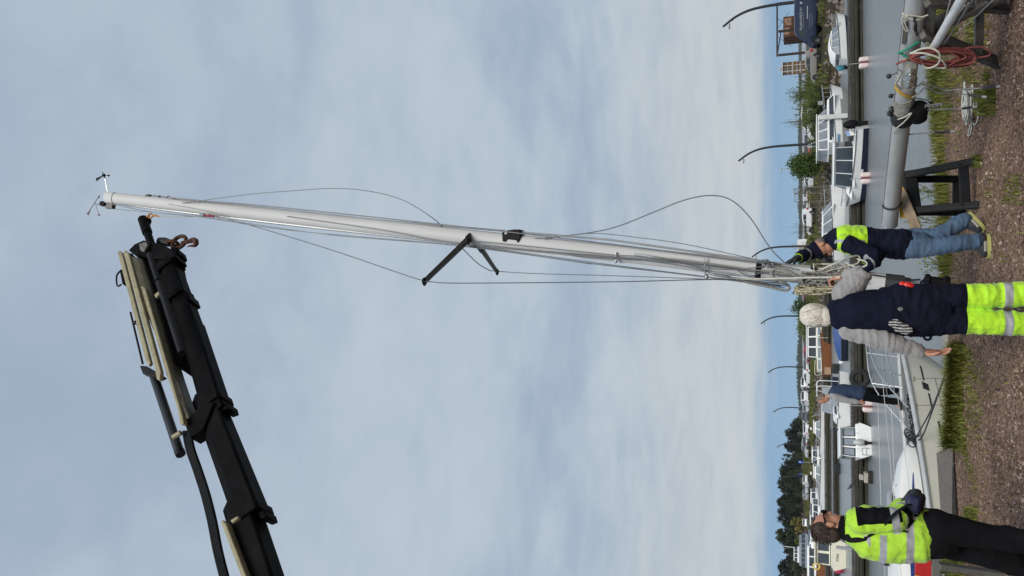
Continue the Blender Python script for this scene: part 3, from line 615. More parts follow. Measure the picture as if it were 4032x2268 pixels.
# bag / furling drum bound round the mast
mb = MB(); mb.loft([lsect(PL(3553, s_, 0), a, c) for s_, a, c in ((438, .085, .075), (448, .098, .088), (470, .10, .09), (482, .088, .078))]); mb.build('wrap', M('black_cloth', (.012, .012, .014), .8, var=.4, vscale=12, bump=.5, bscale=25), lm)
mb = MB(); mb.lathe([(.0, 0), (.07, .005), (.085, .03), (.08, .13), (.085, .15), (.07, .17), (0, .18)], PL(3618, 414, .02), ldir * -1, 18); dr = mb.build('furling_drum', blackp, lm)
mb = MB(); mb.tube([PL(3610, 470, .05), PL(3628, 482, .07)], .012, 6); mb.build('peg', blackp, dr)
mb = MB(); q = random.Random(6)
for k in range(9): mb.ell(PL(3496 + q.uniform(0, 24), 425 + q.uniform(0, 26), q.uniform(-.03, .03)), (q.uniform(.015, .03), q.uniform(.015, .03), q.uniform(.015, .03)), None, 8, 5)
mb.build('fitting', blackm, lm)
# rope turns round the mast
def turns(name, label, sy0, sy1, n, r, mat, tilt=0.0):
    pts = []
    for k in range(n * 12 + 1):
        a = 2 * math.pi * k / 12; s_ = sy0 + (sy1 - sy0) * k / (n * 12); p = PL(3553, s_, 0) + lup * (.088 * math.cos(a)) + ln * (.08 * math.sin(a)) + ldir * (tilt * math.cos(a)); 
        # follow the mast axis at that station
        ax = L0 + ldir * ((PL(3553, s_, 0) - L0).dot(ldir)); p = ax + lup * (.084 * math.cos(a)) + ln * (.073 * math.sin(a)) + ldir * (tilt * math.cos(a)); pts.append(p)
    mb = MB(); mb.tube(pts, r, 6); o = mb.build(name, mat, None, sharp=0, loc=pts[0]); return tag(o, label, 'rope')
turns('rope', 'grey rope wound round the lying mast beside the black drum', 424, 446, 4, .008, rope_g, .03)
turns('rope', 'yellow and grey cord wound round the lying mast near the two winches', 352, 366, 2, .009, M('rope_yellow', (.36, .24, .05), .85, var=.4, vscale=80), .06)
turns('rope', 'white cord tied round the lying mast above the wooden trestle', 58, 64, 2, .007, rope_w, .02)
turns('strap', 'black strap holding the lying mast on the plastic sawhorse', 800, 806, 1, .011, M('strap_black', (.012, .012, .012), .7), -.02)
def gear_rope(name, pts, r, mat, label, cat='rope'):
    P = [PL(p[0], p[1], p[2] if len(p) > 2 else .08) for p in pts]; o = rope(name, P, r, mat, None, 6, 6, loc=P[0]); return tag(o, label, cat)
gear_rope('rope', [(3560, 58), (3552, 75), (3556, 100), (3568, 122), (3574, 118), (3565, 95), (3562, 70), (3570, 60), (3600, 62), (3630, 66), (3655, 58)], .006, rope_w, 'loose white bow and tail of cord hanging off the lying mast over the trestle')
green = M('rope_green', (.015, .22, .13), .8, var=.3, vscale=80)
gear_rope('rope', [(3540, 205), (3543, 208, .09), (3580, 188, .1), (3618, 165, .06)], .011, green, 'green rope from the top of the lying mast down to the timber')
gear_rope('rope', [(3543, 206), (3562, 220, .1), (3580, 228, .11), (3590, 232, .1), (3578, 238, .11), (3574, 230, .12)], .010, green, 'green rope hitch holding up the red rope coil')
# big red coil hanging from the mast
red = M('rope_red', (.26, .070, .062), .85, var=.35, vscale=70, bump=.5, bscale=200)
q = random.Random(11); mb = MB()
for k in range(26):
    w = q.uniform(.55, 1.0); cy = 226 + q.uniform(-6, 6); top = 3578 + q.uniform(0, 14); bot = 3800 + q.uniform(-30, 48); hw = 36 * w; o_ = .10 + q.uniform(-.05, .09)
    pts = [(top, cy, o_), (top + 20, cy - hw * .45, o_ + .02), (3660, cy - hw * .9, o_), (3730, cy - hw, o_), (bot - 30, cy - hw * .8, o_), (bot, cy, o_), (bot - 30, cy + hw * .8, o_), (3730, cy + hw, o_), (3660, cy + hw * .85, o_), (top + 20, cy + hw * .4, o_ + .02)]
    mb.tube(spline([PL(a, b_, c_) for a, b_, c_ in pts], 4, True), .0075, 5, True)
mb.tube(spline([PL(a, b_, .16) for a, b_ in ((3800, 190), (3850, 184), (3880, 190), (3900, 206), (3890, 220), (3850, 226), (3810, 224))], 6), .0075, 5)
coil = mb.build('rope_coil', red, None, sharp=0, loc=PL(3578, 226, .1)); tag(coil, 'large coil of faded red rope hanging from the lying mast', 'rope')
gear_rope('rope', [(3594, 206, .18), (3630, 192, .2), (3665, 190, .22), (3695, 205, .24), (3702, 232, .24), (3690, 255, .22), (3660, 268, .2), (3640, 262, .18), (3625, 235, .18), (3600, 208, .18), (3585, 210, .18), (3640, 210, .22), (3700, 230, .24), (3724, 258, .22), (3715, 268, .2), (3670, 264, .2)], .008, rope_w, 'white rope looped loosely over the red coil')
turns('rope', 'thin white cord spiralling along the lying mast past the two winches', 300, 345, 3, .005, rope_w, .02)
turns('rope', 'second grey rope wound round the lying mast just right of the black drum', 384, 408, 3, .007, rope_g, -.03)
gear_rope('rope', [(3535, 470), (3560, 462, .11), (3590, 445, .12), (3560, 480, .11), (3530, 505, .1), (3515, 525, .06)], .006, rope_w, 'white cord crossing the black wrap on the lying mast')
gear_rope('rope', [(3600, 345), (3625, 332, .1), (3650, 322, .1), (3640, 345, .1), (3610, 372, .1), (3592, 385, .09)], .007, rope_g, 'grey rope sagging under the lying mast below the winches')
gear_rope('rope', [(3530, 268), (3550, 285, .1), (3540, 310, .1), (3530, 330, .1), (3548, 352, .1)], .007, rope_g, 'dark grey rope running over the winch side of the lying mast')
gear_rope('rope', [(3530, 252), (3545, 245, .1), (3565, 238, .12), (3575, 232, .12)], .010, red, 'short red rope tied to the top of the lying mast')
# stays and bottlescrews that hang down to the ground
def hang(pts, label, r=.006):
    P = [PL(*p) for p in pts]; t_ = thing('hanging_stay', label, 'rigging', P[-1])
    rope('wire', P, r, wire, t_, 6, 6); a, c = P[-2].lerp(P[-1], .2), P[-1]
    mb = MB(); mb.tube([a, c], .012, 7); mb.build('bottlescrew', blackm, t_); mb = MB(); mb.tube([c, c + (c - a).normalized() * .04], .011, 7); mb.build('fork', M('dull_steel', (.22, .22, .22), .5, .4), t_)
hang([(3632, 322, .05), (3660, 332, .1), (3720, 355, .12), (3770, 352, .16), (3860, 347, .2), (3925, 341, .3)], 'dark stay with a long bottlescrew hanging nearest the two winches')
hang([(3625, 328, .06), (3650, 340, .1), (3700, 366, .12), (3768, 368, .12), (3800, 372, .16), (3868, 380, .25)], 'dark stay with a short bottlescrew reaching the grass tuft')
hang([(3600, 430, .05), (3650, 432, .06), (3720, 430, .08), (3780, 428, .1), (3830, 422, .14)], 'pale doubled stay hanging from the black drum to the rope coil')
hang([(3572, 530, .0), (3610, 527, .02), (3640, 524, .03), (3665, 521, .04), (3742, 518, .08)], 'single dark stay hanging in front of the water between drum and sawhorse')
hang([(3592, 385, .05), (3640, 392, .05), (3655, 398, .05), (3680, 415, .05)], 'short grey wire looped under the lying mast')
mb = MB()
for k in range(9): mb.torus(PL(3645 + k * 8, 418 - k * 1.0, .06), (k % 2, .4, (k + 1) % 2), .014, .004, 10, 5)
o = mb.build('chain', steel, None, loc=PL(3645, 418, .06)); tag(o, 'short steel chain hanging beside the black drum', 'chain')
# white pole and its wires
wp = M('white_pole', (.62, .63, .62), .35, var=.05)
pole = thing('spinnaker_pole', 'white pole slanting down from the lying mast across the trestle', 'pole', PL(3790, -8, .9) )
pa, pb = PL(3672, 196, .06), PL(3790, -8, .75); pe = pb + (pb - pa) * .8
mb = MB(); mb.tube([pa, pe], .033, 12); mb.build('tube', wp, pole)
mb = MB(); mb.tube([pa, pa + (pa - pe).normalized() * .07], .02, 8); mb.build('end_fitting', steel, pole)
for a, c in (((3690, 160), (3800, 20)), ((3700, 190), (3830, 0)), ((3712, 186), (3815, 10)), ((3690, 170), (3742, 0)), ((3760, 140), (3910, 0))):
    o = rope('wire', [PL(*a, .12), PL((a[0] + c[0]) / 2 + 3, (a[1] + c[1]) / 2, .4), PL(*c, .8)], .0045, M('wire_pale', (.35, .35, .34), .5, .4), pole)
# wooden trestle
wood = M('weathered_wood', (.105, .098, .090), .9, var=.35, vscale=3, bump=.6, bscale=30, stain=(.16, .15, .135), sscale=5, samt=.7, stretch=(3, 3, 3))
tr = thing('wooden_trestle', 'weathered timber trestle carrying the lying mast beside the red coil', 'trestle', PZ(3900, 100, 0))
def pl_(name, a, c, w, h): mb = MB(); mb.bar(a, c, w, h, ln); return mb.build(name, wood, tr, bevel=.006)
pl_('leg', PL(3626, 124, .05), PZ(3925, 246, 0.01), .05, .13)
pl_('leg', PL(3632, 118, -.06), PZ(3990, -40, 0.01), .05, .13)
pl_('leg', PL(3640, -2, .04), PZ(3965, 30, .01), .05, .13)
pl_('leg', PL(3640, 4, -.08), PZ(3930, -60, .01), .05, .13)
pl_('brace', PY(3852, 212, 7.75), PY(3858, -60, 7.1), .06, .13)
pl_('brace', PL(3624, 152, -.06), PY(3880, 4, 7.2), .045, .11)
pl_('crosspiece', PL(3640, 135, -.02), PL(3650, -60, -.02), .14, .05)
# plastic sawhorse
sawp = M('sawhorse_plastic', (.0075, .0085, .010), .6, var=.2, spec=.18, bump=.15, bscale=150)
sh = thing('sawhorse', 'black plastic folding sawhorse under the end of the lying mast', 'sawhorse', PZ(3855, 720, 0))
def frame(dy, tops, mids, feet, nm):
    """one folding A side: two legs, a low rail and the top beam, drawn on a leaning plane"""
    Yt, Yb = 9.05 + dy * .02, 8.73 if dy < 0 else 9.42
    f_ = lambda p, k: PY(p[0], p[1], Yt + (Yb - Yt) * k)
    fr = []
    for (t_, fo) in zip(tops, feet):
        a, c = f_(t_, 0), f_(fo, 1); mb = MB(); mb.bar(a, c, .075, .05, (0, 1, 0)); lg = mb.build('leg', sawp, sh, bevel=.008)
        for s_ in (-.02, .02):
            mb = MB(); mb.bar(a + V3(s_, -.028, 0), c + V3(s_, -.028, 0), .012, .014, (0, 1, 0)); mb.build('rib', sawp, lg)
    k = .80; a, c = f_(tops[0], 0).lerp(f_(feet[0], 1), k), f_(tops[1], 0).lerp(f_(feet[1], 1), k)
    mb = MB(); mb.bar(a, c, .09, .045, (0, 1, 0)); mb.build('rail', sawp, sh, bevel=.008)
    a, c = f_(tops[0], 0), f_(tops[1], 0); d = (c - a).normalized(); mb = MB(); mb.bar(a - d * .05 + V3(0, 0, -.04), c + d * .05 + V3(0, 0, -.04), .04, .13, (0, 0, 1)); mb.build('top_beam', sawp, sh, bevel=.01)
frame(-1, [(3566, 690), (3585, 828)], None, [(3852, 632), (3860, 806)], 'front')
frame(1, [(3562, 705), (3580, 835)], None, [(3820, 705), (3815, 836)], 'back')
# blocks on top
t_ = tag(thing('timber_block', 'short plank offcut strapped under the tip of the lying mast', 'plank', PY(3560, 800, 9.05)), None)
a, c = PY(3545, 752, 9.0), PY(3610, 905, 8.95); mb = MB(); mb.bar(a, c, .10, .055, (0, -1, .25)); mb.build('plank', M('fresh_wood', (.25, .19, .13), .8, var=.3, vscale=2, bump=.3, bscale=60, stretch=(8, 1, 8)), t_, bevel=.004)
a, c = PY(3546, 740, 9.08), PY(3556, 858, 9.08); mb = MB(); mb.bar(a, c, .06, .05, (0, -1, 0)); o = mb.build('spirit_level', M('yellow_paint', (.62, .36, .01), .45, var=.15), None, bevel=.004, loc=(a + c) / 2); tag(o, 'yellow beam end lying on the sawhorse above the plank', 'beam')
# coil on the gravel
mb = MB(); q = random.Random(8); cc = PZ(3828, 405, .03)
for k in range(13):
    rx, ry = q.uniform(.10, .19), q.uniform(.07, .13); c = cc + V3(q.uniform(-.05, .05), q.uniform(-.04, .04), .004 + k * .006); ph = q.random() * 6
    mb.tube(spline([c + V3(math.cos(ph + a) * rx, math.sin(ph + a) * ry, q.uniform(-.006, .012)) for a in (0, 1.05, 2.1, 3.14, 4.2, 5.2)], 4, True), .0065, 5, True)
mb.tube(spline([PZ(a, b_, .015) for a, b_ in ((3840, 395), (3852, 430), (3850, 470), (3838, 492), (3828, 470), (3826, 440), (3815, 420))], 6), .0075, 5)
mb.tube(spline([PZ(a, b_, .012) for a, b_ in ((3824, 470), (3826, 500), (3820, 530), (3812, 534), (3818, 505), (3824, 486))], 6), .0065, 5)
o = mb.build('rope_coil', M('rope_pale', (.42, .43, .40), .9, var=.4, vscale=90), None, sharp=0, loc=cc); tag(o, 'pale grey rope coil lying on the gravel', 'rope')
# thing half hidden behind the rear foot: blue and white packet
mb = MB(); c = PZ(3760, 830, .03); mb.box(c, (.22, .1, .06), Matrix.Rotation(.3, 3, 'Z')); o = mb.build('bottle_crate', M('pale_blue', (.10, .22, .45), .5, var=.3), None, bevel=.01, loc=c); tag(o, 'small blue object lying in the grass behind the sawhorse', 'packet')
# red and yellow barrier by the operator
br = thing('barrier', 'low barrier with red and yellow board on grey legs at the picture corner', 'barrier', PZ(3940, 2290, 0))
Yb = 7.7; bA, bB = PY(3603, 2198, Yb), PY(3669, 2198, Yb); hz = (bA.z - bB.z)
def board(name, x0, x1, z0, z1, mat, y0=Yb): mb = MB(); mb.bx(x0, x1, y0, y0 + .025, z0, z1); return mb.build(name, mat, br, bevel=.006)
xr = bA.x; w_ = .155; zt = bA.z; zb = bB.z
for k in range(7):
    board('board_panel', xr - w_ * (k + 1) + .001, xr - w_ * k, zb, zt, M('sign_red', (.38, .012, .012), .4) if k % 2 == 0 else M('sign_yellow', (.62, .50, .01), .4))
greyw = M('grey_board', (.10, .10, .09), .8, var=.25, vscale=4, bump=.3)
board('back_board', xr - 1.3, xr + .02, PY(3705, 2198, Yb).z, zb - .004, greyw, Yb + .004)
mb = MB(); mb.bar(PY(3695, 2228, Yb - .03), PZ(3946, 2262, .0), .05, .09, (0, -1, 0)); mb.build('leg', greyw, br, bevel=.005)
mb = MB(); mb.bar(PY(3600, 2195, Yb + .05), PZ(3700, 2320, 0), .04, .06, (0, -1, 0)); mb.build('leg', greyw, br, bevel=.005)
mb = MB(); mb.bar(PY(3700, 2420, Yb - .03), PZ(3946, 2440, .0), .05, .09, (0, -1, 0)); mb.build('leg', greyw, br, bevel=.005)

# ------------------------------------------------------------------ yacht alongside
gel = M('yacht_cream', (.60, .58, .49), .35, var=.04, vscale=2, coat=.3, stain=(.48, .46, .38), sscale=1.2, samt=.35)
gelw = M('yacht_white', (.72, .72, .69), .35, var=.04, vscale=2, coat=.2)
navy = M('navy_stripe', (.015, .035, .16), .4); dark_s = M('dark_stripe', (.02, .02, .022), .5)
teak = M('grey_teak', (.17, .165, .155), .85, var=.3, vscale=3, bump=.3, bscale=30, stretch=(1, 14, 1))
BOW = PY(3556, 1332, 17.9); BOW.z = -.32; ba = R(202); aft = Vector((math.cos(ba), math.sin(ba), 0)); stb = Vector((aft.y, -aft.x, 0))
if stb.y > 0: stb = -stb                                       # side that faces the quay
yacht = thing('sailing_yacht', 'cream sailing yacht with blue stripe moored along the quay, bow by the grass', 'yacht', BOW + aft * 4.5 + V3(0, 0, WATER - BOW.z))
LOA = 9.6
def hb(t): return 1.52 * (max(0, math.sin(min(1, t / .62) * math.pi / 2)) ** .80) * (1 - .28 * max(0, (t - .62) / .38) ** 2) + .02
def sheer(t): return -.32 - .38 * (1 - (1 - min(t, .8)) ** 1.8) + .02 * t
def yp(x, y, z): return BOW + aft * x + stb * y + V3(0, 0, z - BOW.z)
rings = []
for i in range(27):
    t_ = i / 26; x = t_ * LOA; b_ = hb(t_); zs = sheer(t_); rk = 1.05 * (1 - min(1, t_ * 3.2)) ** 1.4          # stem rake
    ring = []
    for j in range(9):                     # starboard sheer -> keel -> port sheer
        a = j / 8; s_ = 1 - 2 * a; dp = 1 - abs(s_) ** 2.2
        z = zs + (-1.95 - zs) * dp; y = b_ * (1 if s_ > 0 else -1) * (abs(s_) ** .36)
        if abs(s_) < 1e-6: y = 0
        ring.append(yp(x + rk * dp * 1.25, y, z))
    rings.append(ring)
mb = MB(); mb.loft(rings, 0, True, True, True, False); hull = mb.build('hull', gel, yacht, sharp=0)
mb = MB(); mb.loft([[yp(t_ * LOA, s_ * (hb(t_) - .03), sheer(t_) + .012 + .05 * (1 - s_ * s_)) for s_ in (-1, -.5, 0, .5, 1)] for t_ in [i / 26 for i in range(27)]], 0, True, False, False, False); mb.build('deck', teak, yacht, sharp=0)
for sd in (1, -1):
    mb = MB(); mb.tube([yp(i / 40 * LOA, sd * (hb(i / 40) + .005), sheer(i / 40) + .045) for i in range(41)], .045, 8); mb.build('toe_rail', M('rail_alu', (.44, .45, .45), .55, .1), yacht)
def hull_y(t, dz):                          # half breadth on the topsides dz below the sheer
    zs = sheer(t); dp = dz / (zs + 1.95); return hb(t) * (1 - dp) ** (.36 / 2.2)
def stripe(name, t0, t1, z0, h, mat, n=24):
    mb = MB(); vs = []; fs = []
    for i in range(n + 1):
        t_ = t0 + (t1 - t0) * i / n; rk = 1.05 * (1 - min(1, t_ * 3.2)) ** 1.4
        for zz_ in (z0, z0 + h):
            dp = zz_ / (sheer(t_) + 1.95); vs.append(yp(t_ * LOA + rk * dp * 1.25, hull_y(t_, zz_) + .006, sheer(t_) - zz_))
    for i in range(n): fs.append((2 * i, 2 * i + 1, 2 * i + 3, 2 * i + 2))
    mb.add(vs, fs); return mb.build(name, mat, yacht, sharp=0)
stripe('stripe', .19, 1, .335, .035, dark_s); stripe('pinstripe', .07, 1, .47, .008, dark_s)
stripe('stripe', .055, .095, .23, .03, dark_s, 6); stripe('stripe', .125, .165, .27, .03, dark_s, 6); stripe('mark', .100, .118, .20, .11, dark_s, 3)
# coachroof
def cr(t, s_, z): return yp(t * LOA, s_, z)
rings = []
for t_, w, h in ((.225, .10, .03), (.24, .42, .16), (.27, .60, .30), (.33, .72, .44), (.42, .84, .57), (.55, .94, .66), (.68, .97, .70), (.74, .97, .70)):
    zb = sheer(t_) + .02; rings.append([cr(t_, w * k, zb + h * zf) for k, zf in ((-1, 0), (-.97, .55), (-.88, .88), (-.6, .99), (0, 1.06), (.6, .99), (.88, .88), (.97, .55), (1, 0))])
mb = MB(); mb.loft(rings, 0, True, True, True, False); cro = mb.build('coachroof', gelw, yacht, sharp=50)
vs = []; fs = []
for i in range(13):
    t_ = .30 + .4 * i / 12; w = np.interp(t_, [.28, .33, .42, .55, .68, .74], [.60, .72, .84, .94, .97, .97]); h = np.interp(t_, [.28, .33, .42, .55, .74], [.32, .44, .57, .66, .7]); zb = sheer(t_) + .02
    for zf, wf in ((.36, .985), (.36 + .24 * min(1, (i + 1) / 6), .975)): vs.append(cr(t_, w * wf + .012, zb + h * zf))
for i in range(12): fs.append((2 * i, 2 * i + 1, 2 * i + 3, 2 * i + 2))
mb = MB(); mb.add(vs, fs); mb.build('blue_band', navy, cro, sharp=0)
mb = MB(); mb.box(cr(.36, .0, sheer(.36) + .55), (.55, .5, .05), Matrix.Rotation(ba, 3, 'Z')); mb.build('hatch', M('hatch', (.30, .32, .33), .3, .2), cro, bevel=.015)
mb = MB(); mb.box(cr(.33, .38, sheer(.33) + .42), (.16, .1, .06), Matrix.Rotation(ba, 3, 'Z')); mb.build('vent', blackm, cro, bevel=.01)
mb = MB(); mb.tube([cr(.345, .45, sheer(.345) + .50), cr(.47, .5, sheer(.47) + .66)], .014, 6); mb.build('handrail', steel, cro)
for tt in (.44, .455, .47):
    mb = MB(); mb.box(cr(tt, .1, sheer(tt) + .70), (.12, .12, .08), Matrix.Rotation(ba, 3, 'Z')); mb.build('mast_step_block', blackm, cro, bevel=.01)
mb = MB(); mb.box(cr(.80, 0, sheer(.8) + .36), (1.1, 1.7, .5), Matrix.Rotation(ba, 3, 'Z')); mb.build('cockpit_coaming', gelw, yacht, bevel=.06)
for k, tt in enumerate((.60, .66)):
    mb = MB(); w = .95; mb.box(cr(tt, w * .955, sheer(tt) + .33), (.36, .03, .12), Matrix.Rotation(ba, 3, 'Z')); mb.build('window', glass('yacht_glass'), cro, bevel=.01)
# pulpit
def ypt(x, y, z): return yp(x, y, sheer(x / LOA) + z)
pp_ = M('pulpit_steel', (.55, .56, .57), .25, .8, var=.05)
mb = MB(); top = [ypt(1.75, .62, .02), ypt(1.2, .58, .42), ypt(.75, .50, .62), ypt(.2, .30, .66), ypt(-.12, 0, .66), ypt(.2, -.30, .66), ypt(.75, -.50, .62), ypt(1.2, -.58, .42), ypt(1.75, -.62, .02)]
mb.tube(spline(top, 6), .0135, 7); pul = mb.build('pulpit', pp_, yacht)
mb = MB(); mb.tube(spline([ypt(1.35, .58, .32), ypt(.8, .46, .34), ypt(.25, .25, .35), ypt(.0, 0, .35), ypt(.25, -.25, .35), ypt(.8, -.46, .34), ypt(1.35, -.58, .32)], 5), .010, 6); mb.build('mid_rail', pp_, pul)
for sd in (1, -1):
    for x, y, hh in ((.25, .24, .66), (.85, .47, .60)):
        mb = MB(); mb.tube([ypt(x + .1, sd * y * .85, .02), ypt(x, sd * (y + .05), hh)], .0125, 6); mb.build('post', pp_, pul)
for x in (3.55, 5.6, 7.6):
    for sd in (1, -1):
        mb = MB(); y = sd * (hb(x / LOA) - .05); mb.tube([ypt(x, y, .0), ypt(x, y, .62)], .0125, 7); mb.build('stanchion', pp_, yacht)
for sd in (1, -1):
    for hh in (.60, .32):
        P = [ypt(1.1 if hh > .4 else 1.35, sd * .58, hh * .85)] + [ypt(x, sd * (hb(x / LOA) - .05), hh) for x in (3.55, 5.6, 7.6, 9.4)]
        mb = MB(); mb.tube(P, .0055, 5); mb.build('lifeline', M('lifeline', (.55, .55, .52), .5), yacht)
mb = MB(); mb.box(ypt(.05, 0, .05), (.45, .16, .08), Matrix.Rotation(ba, 3, 'Z')); mb.build('bow_roller', steel, yacht, bevel=.01)
for x in (1.45, 2.35):
    mb = MB(); c = ypt(x, hb(x / LOA) - .12, .06); mb.tube([c - aft * .1 + V3(0, 0, .04), c + aft * .1 + V3(0, 0, .04)], .014, 6); mb.bar(c, c + V3(0, 0, .05), .05, .03, aft); mb.build('cleat', blackm, yacht)
# mooring lines
rk_ = M('rope_dark', (.030, .032, .034), .8, var=.4, vscale=60, bump=.5, bscale=160)
moor = thing('mooring_line', 'dark doubled mooring rope from the yacht foredeck to a ring on the quay', 'rope', PY(3767, 1356, 10.6))
ca, cb_ = ypt(2.3, hb(.24) - .1, .09), PY(3765, 1354, 10.75)
for k in (-1, 1): rope('strand', [ca + V3(.03 * k, 0, 0), ca.lerp(cb_, .1) + V3(.05 * k, 0, -.05 + .02 * k), ca.lerp(cb_, .5) + V3(.012 * k, 0, -.05), cb_ + V3(.03 * k, 0, 0)], .013, rk_, moor)
mb = MB(); mb.torus(cb_, (1, .2, .3), .06, .012, 14, 6); mb.build('loop', rk_, moor)
mb = MB(); q = random.Random(3)
for k in range(9): mb.torus(ca + V3(q.uniform(-.1, .1), q.uniform(-.1, .1), q.uniform(-.03, .12)), (q.uniform(-1, 1), q.uniform(-1, 1), q.uniform(-1, 1)), q.uniform(.05, .11), .013, 12, 5)
mb.build('knot', rk_, moor)
mb = MB()
for k in range(8): mb.torus(ypt(1.55 + k * .07, hb(.18) - .2 + q.uniform(-.05, .05), .06 + q.uniform(0, .05)), (q.uniform(-.5, .5), q.uniform(-.5, .5), 1), q.uniform(.05, .12), .013, 12, 5)
o = mb.build('rope_pile', rk_, None, sharp=0, loc=ypt(1.8, .6, .0)); tag(o, 'dark rope piled on the yacht foredeck beside the pulpit', 'rope')
# ------------------------------------------------------------------ people
skin_m = M('skin', (.42, .20, .13), .5, var=.12, vscale=18, bump=.05, bscale=80)
def ringloft(mb, pts, rx, ry, side, n=14, cap=True):
    """soft limb: elliptical rings along a path, rounded at both ends. side = direction of rx"""
    P = [Vector(p) for p in pts]; S = Vector(side); rings = []; k = len(P)
    def ring(p, T, a, c):
        x = S - T * S.dot(T)
        if x.length < 1e-4: x = T.orthogonal()
        x.normalize(); y = T.cross(x)
        return [p + x * (a * math.cos(2 * math.pi * j / n)) + y * (c * math.sin(2 * math.pi * j / n)) for j in range(n)]
    Ts = [(P[min(i + 1, k - 1)] - P[max(i - 1, 0)]).normalized() for i in range(k)]
    if cap:
        for f_, h in ((.35, .85), (.8, .5)): rings.append(ring(P[0] - Ts[0] * (min(rx[0], ry[0]) * h), Ts[0], rx[0] * f_, ry[0] * f_))
    for i in range(k): rings.append(ring(P[i], Ts[i], rx[i], ry[i]))
    if cap:
        for f_, h in ((.8, .5), (.35, .85)): rings.append(ring(P[-1] + Ts[-1] * (min(rx[-1], ry[-1]) * h), Ts[-1], rx[-1] * f_, ry[-1] * f_))
    mb.loft(rings)
def remesh(mb, voxel, smooth=4, fold=0.0, fscale=7.0, seed=0, stretch=(1, 1, 1)):
    me = bpy.data.meshes.new('tmp'); me.from_pydata(mb.v, [], mb.f); o = bpy.data.objects.new('tmp', me); C.objects.link(o)
    bm = bmesh.new(); bm.from_mesh(me); bmesh.ops.recalc_face_normals(bm, faces=bm.faces); bm.to_mesh(me); bm.free()
    r = o.modifiers.new('r', 'REMESH'); r.mode = 'VOXEL'; r.voxel_size = voxel
    s_ = o.modifiers.new('s', 'SMOOTH'); s_.iterations = smooth; s_.factor = .5
    dg = bpy.context.evaluated_depsgraph_get(); res = bpy.data.meshes.new_from_object(o.evaluated_get(dg))
    bpy.data.objects.remove(o); bpy.data.meshes.remove(me)
    if fold:
        nv = len(res.vertices); co = np.empty(nv * 3); no = np.empty(nv * 3); res.vertices.foreach_get('co', co); res.vertices.foreach_get('normal', no); co = co.reshape(-1, 3); no = no.reshape(-1, 3)
        d = np.empty(nv)
        for i in range(nv):
            p = co[i]; q = Vector((p[0] * fscale * stretch[0] + seed, p[1] * fscale * stretch[1], p[2] * fscale * stretch[2]))
            a = noise.noise(q); a2 = noise.noise(q * 2.3 + Vector((3, 1, 7))); d[i] = (1 - abs(a) * 2.2) * .65 + a2 * .45
        co += no * (d * fold)[:, None]; res.vertices.foreach_set('co', co.ravel()); res.update()
    return res
def mesh_obj(name, me, mats, parent=None, base=None, matfn=None, cuts=()):
    if base is not None:
        me.transform(Matrix.Translation(-Vector(base)))
    if cuts:
        bm = bmesh.new(); bm.from_mesh(me)
        for p, nn in cuts:
            bmesh.ops.bisect_plane(bm, geom=bm.verts[:] + bm.edges[:] + bm.faces[:], plane_co=Vector(p) - Vector(base), plane_no=nn)
        bm.to_mesh(me); bm.free()
    me.materials.clear()
    for m_ in (mats if isinstance(mats, (list, tuple)) else [mats]): me.materials.append(m_)
    if matfn:
        b_ = Vector(base)
        for p in me.polygons: p.material_index = matfn(p.center + b_, p.normal)
    me.polygons.foreach_set('use_smooth', [True] * len(me.polygons)); me.update()
    o = bpy.data.objects.new(name, me); C.objects.link(o)
    if parent is not None: o.parent = parent
    return o
def lerp_pts(*P, n=3):
    res = []
    for i in range(len(P) - 1):
        for k in range(n): res.append(P[i].lerp(P[i + 1], k / n))
    res.append(P[-1]); return res
def limb(mb, P, r, side, flat=1.0, n=3):
    """P joints, r radii at joints"""
    pts = lerp_pts(*P, n=n); rr_ = []
    for i in range(len(P) - 1):
        for k in range(n): rr_.append(r[i] + (r[i + 1] - r[i]) * k / n)
    rr_.append(r[-1]); pts = smooth_pts(pts)
    ringloft(mb, pts, [a * flat for a in rr_], rr_, side)
def smooth_pts(p):
    q = [v.copy() for v in p]
    for i in range(1, len(p) - 1): q[i] = p[i] * .6 + (p[i - 1] + p[i + 1]) * .2
    return q
def torso(mb, spine, wid, dep, side, inf=0.0):
    ringloft(mb, spine, [w + inf for w in wid], [d + inf for d in dep], side, 18)
def hand(mb, wr, d, pn, s_=1.0, curl=.6, thumb=1, grow=0.0):
    """palm, four unequal bent fingers and a thumb leaving the side of the palm; d along the hand, pn out of the palm"""
    d = d.normalized(); pn = (pn - d * pn.dot(d)).normalized(); lat = d.cross(pn) * thumb
    ringloft(mb, [wr, wr + d * .045 * s_, wr + d * .085 * s_], [.03 * s_ + grow, .042 * s_ + grow, .040 * s_ + grow], [.022 * s_ + grow, .018 * s_ + grow, .014 * s_ + grow], lat, 12)
    for k, (off, ln_) in enumerate(((.030, .070), (.010, .080), (-.010, .075), (-.029, .058))):
        a = wr + (d * .088 + lat * off) * s_; pts = [a]; ang = 0; dd = d
        for j, f_ in enumerate((.42, .32, .26)):
            ang += curl * (.5 + .25 * j); dd = d * math.cos(ang) + pn * math.sin(ang); a = a + dd * (ln_ * f_ * s_); pts.append(a)
        ringloft(mb, pts, [.0095 * s_ + grow, .009 * s_ + grow, .008 * s_ + grow, .007 * s_ + grow], [.0095 * s_ + grow, .009 * s_ + grow, .008 * s_ + grow, .007 * s_ + grow], lat, 8)
    a = wr + (d * .03 + lat * .034) * s_; t1 = a + (d * .03 + lat * .022 + pn * .012) * s_; t2 = t1 + (d * .028 + lat * .004 + pn * .014) * s_
    ringloft(mb, [a, t1, t2], [.013 * s_ + grow, .011 * s_ + grow, .008 * s_ + grow], [.013 * s_ + grow, .011 * s_ + grow, .008 * s_ + grow], pn, 8)
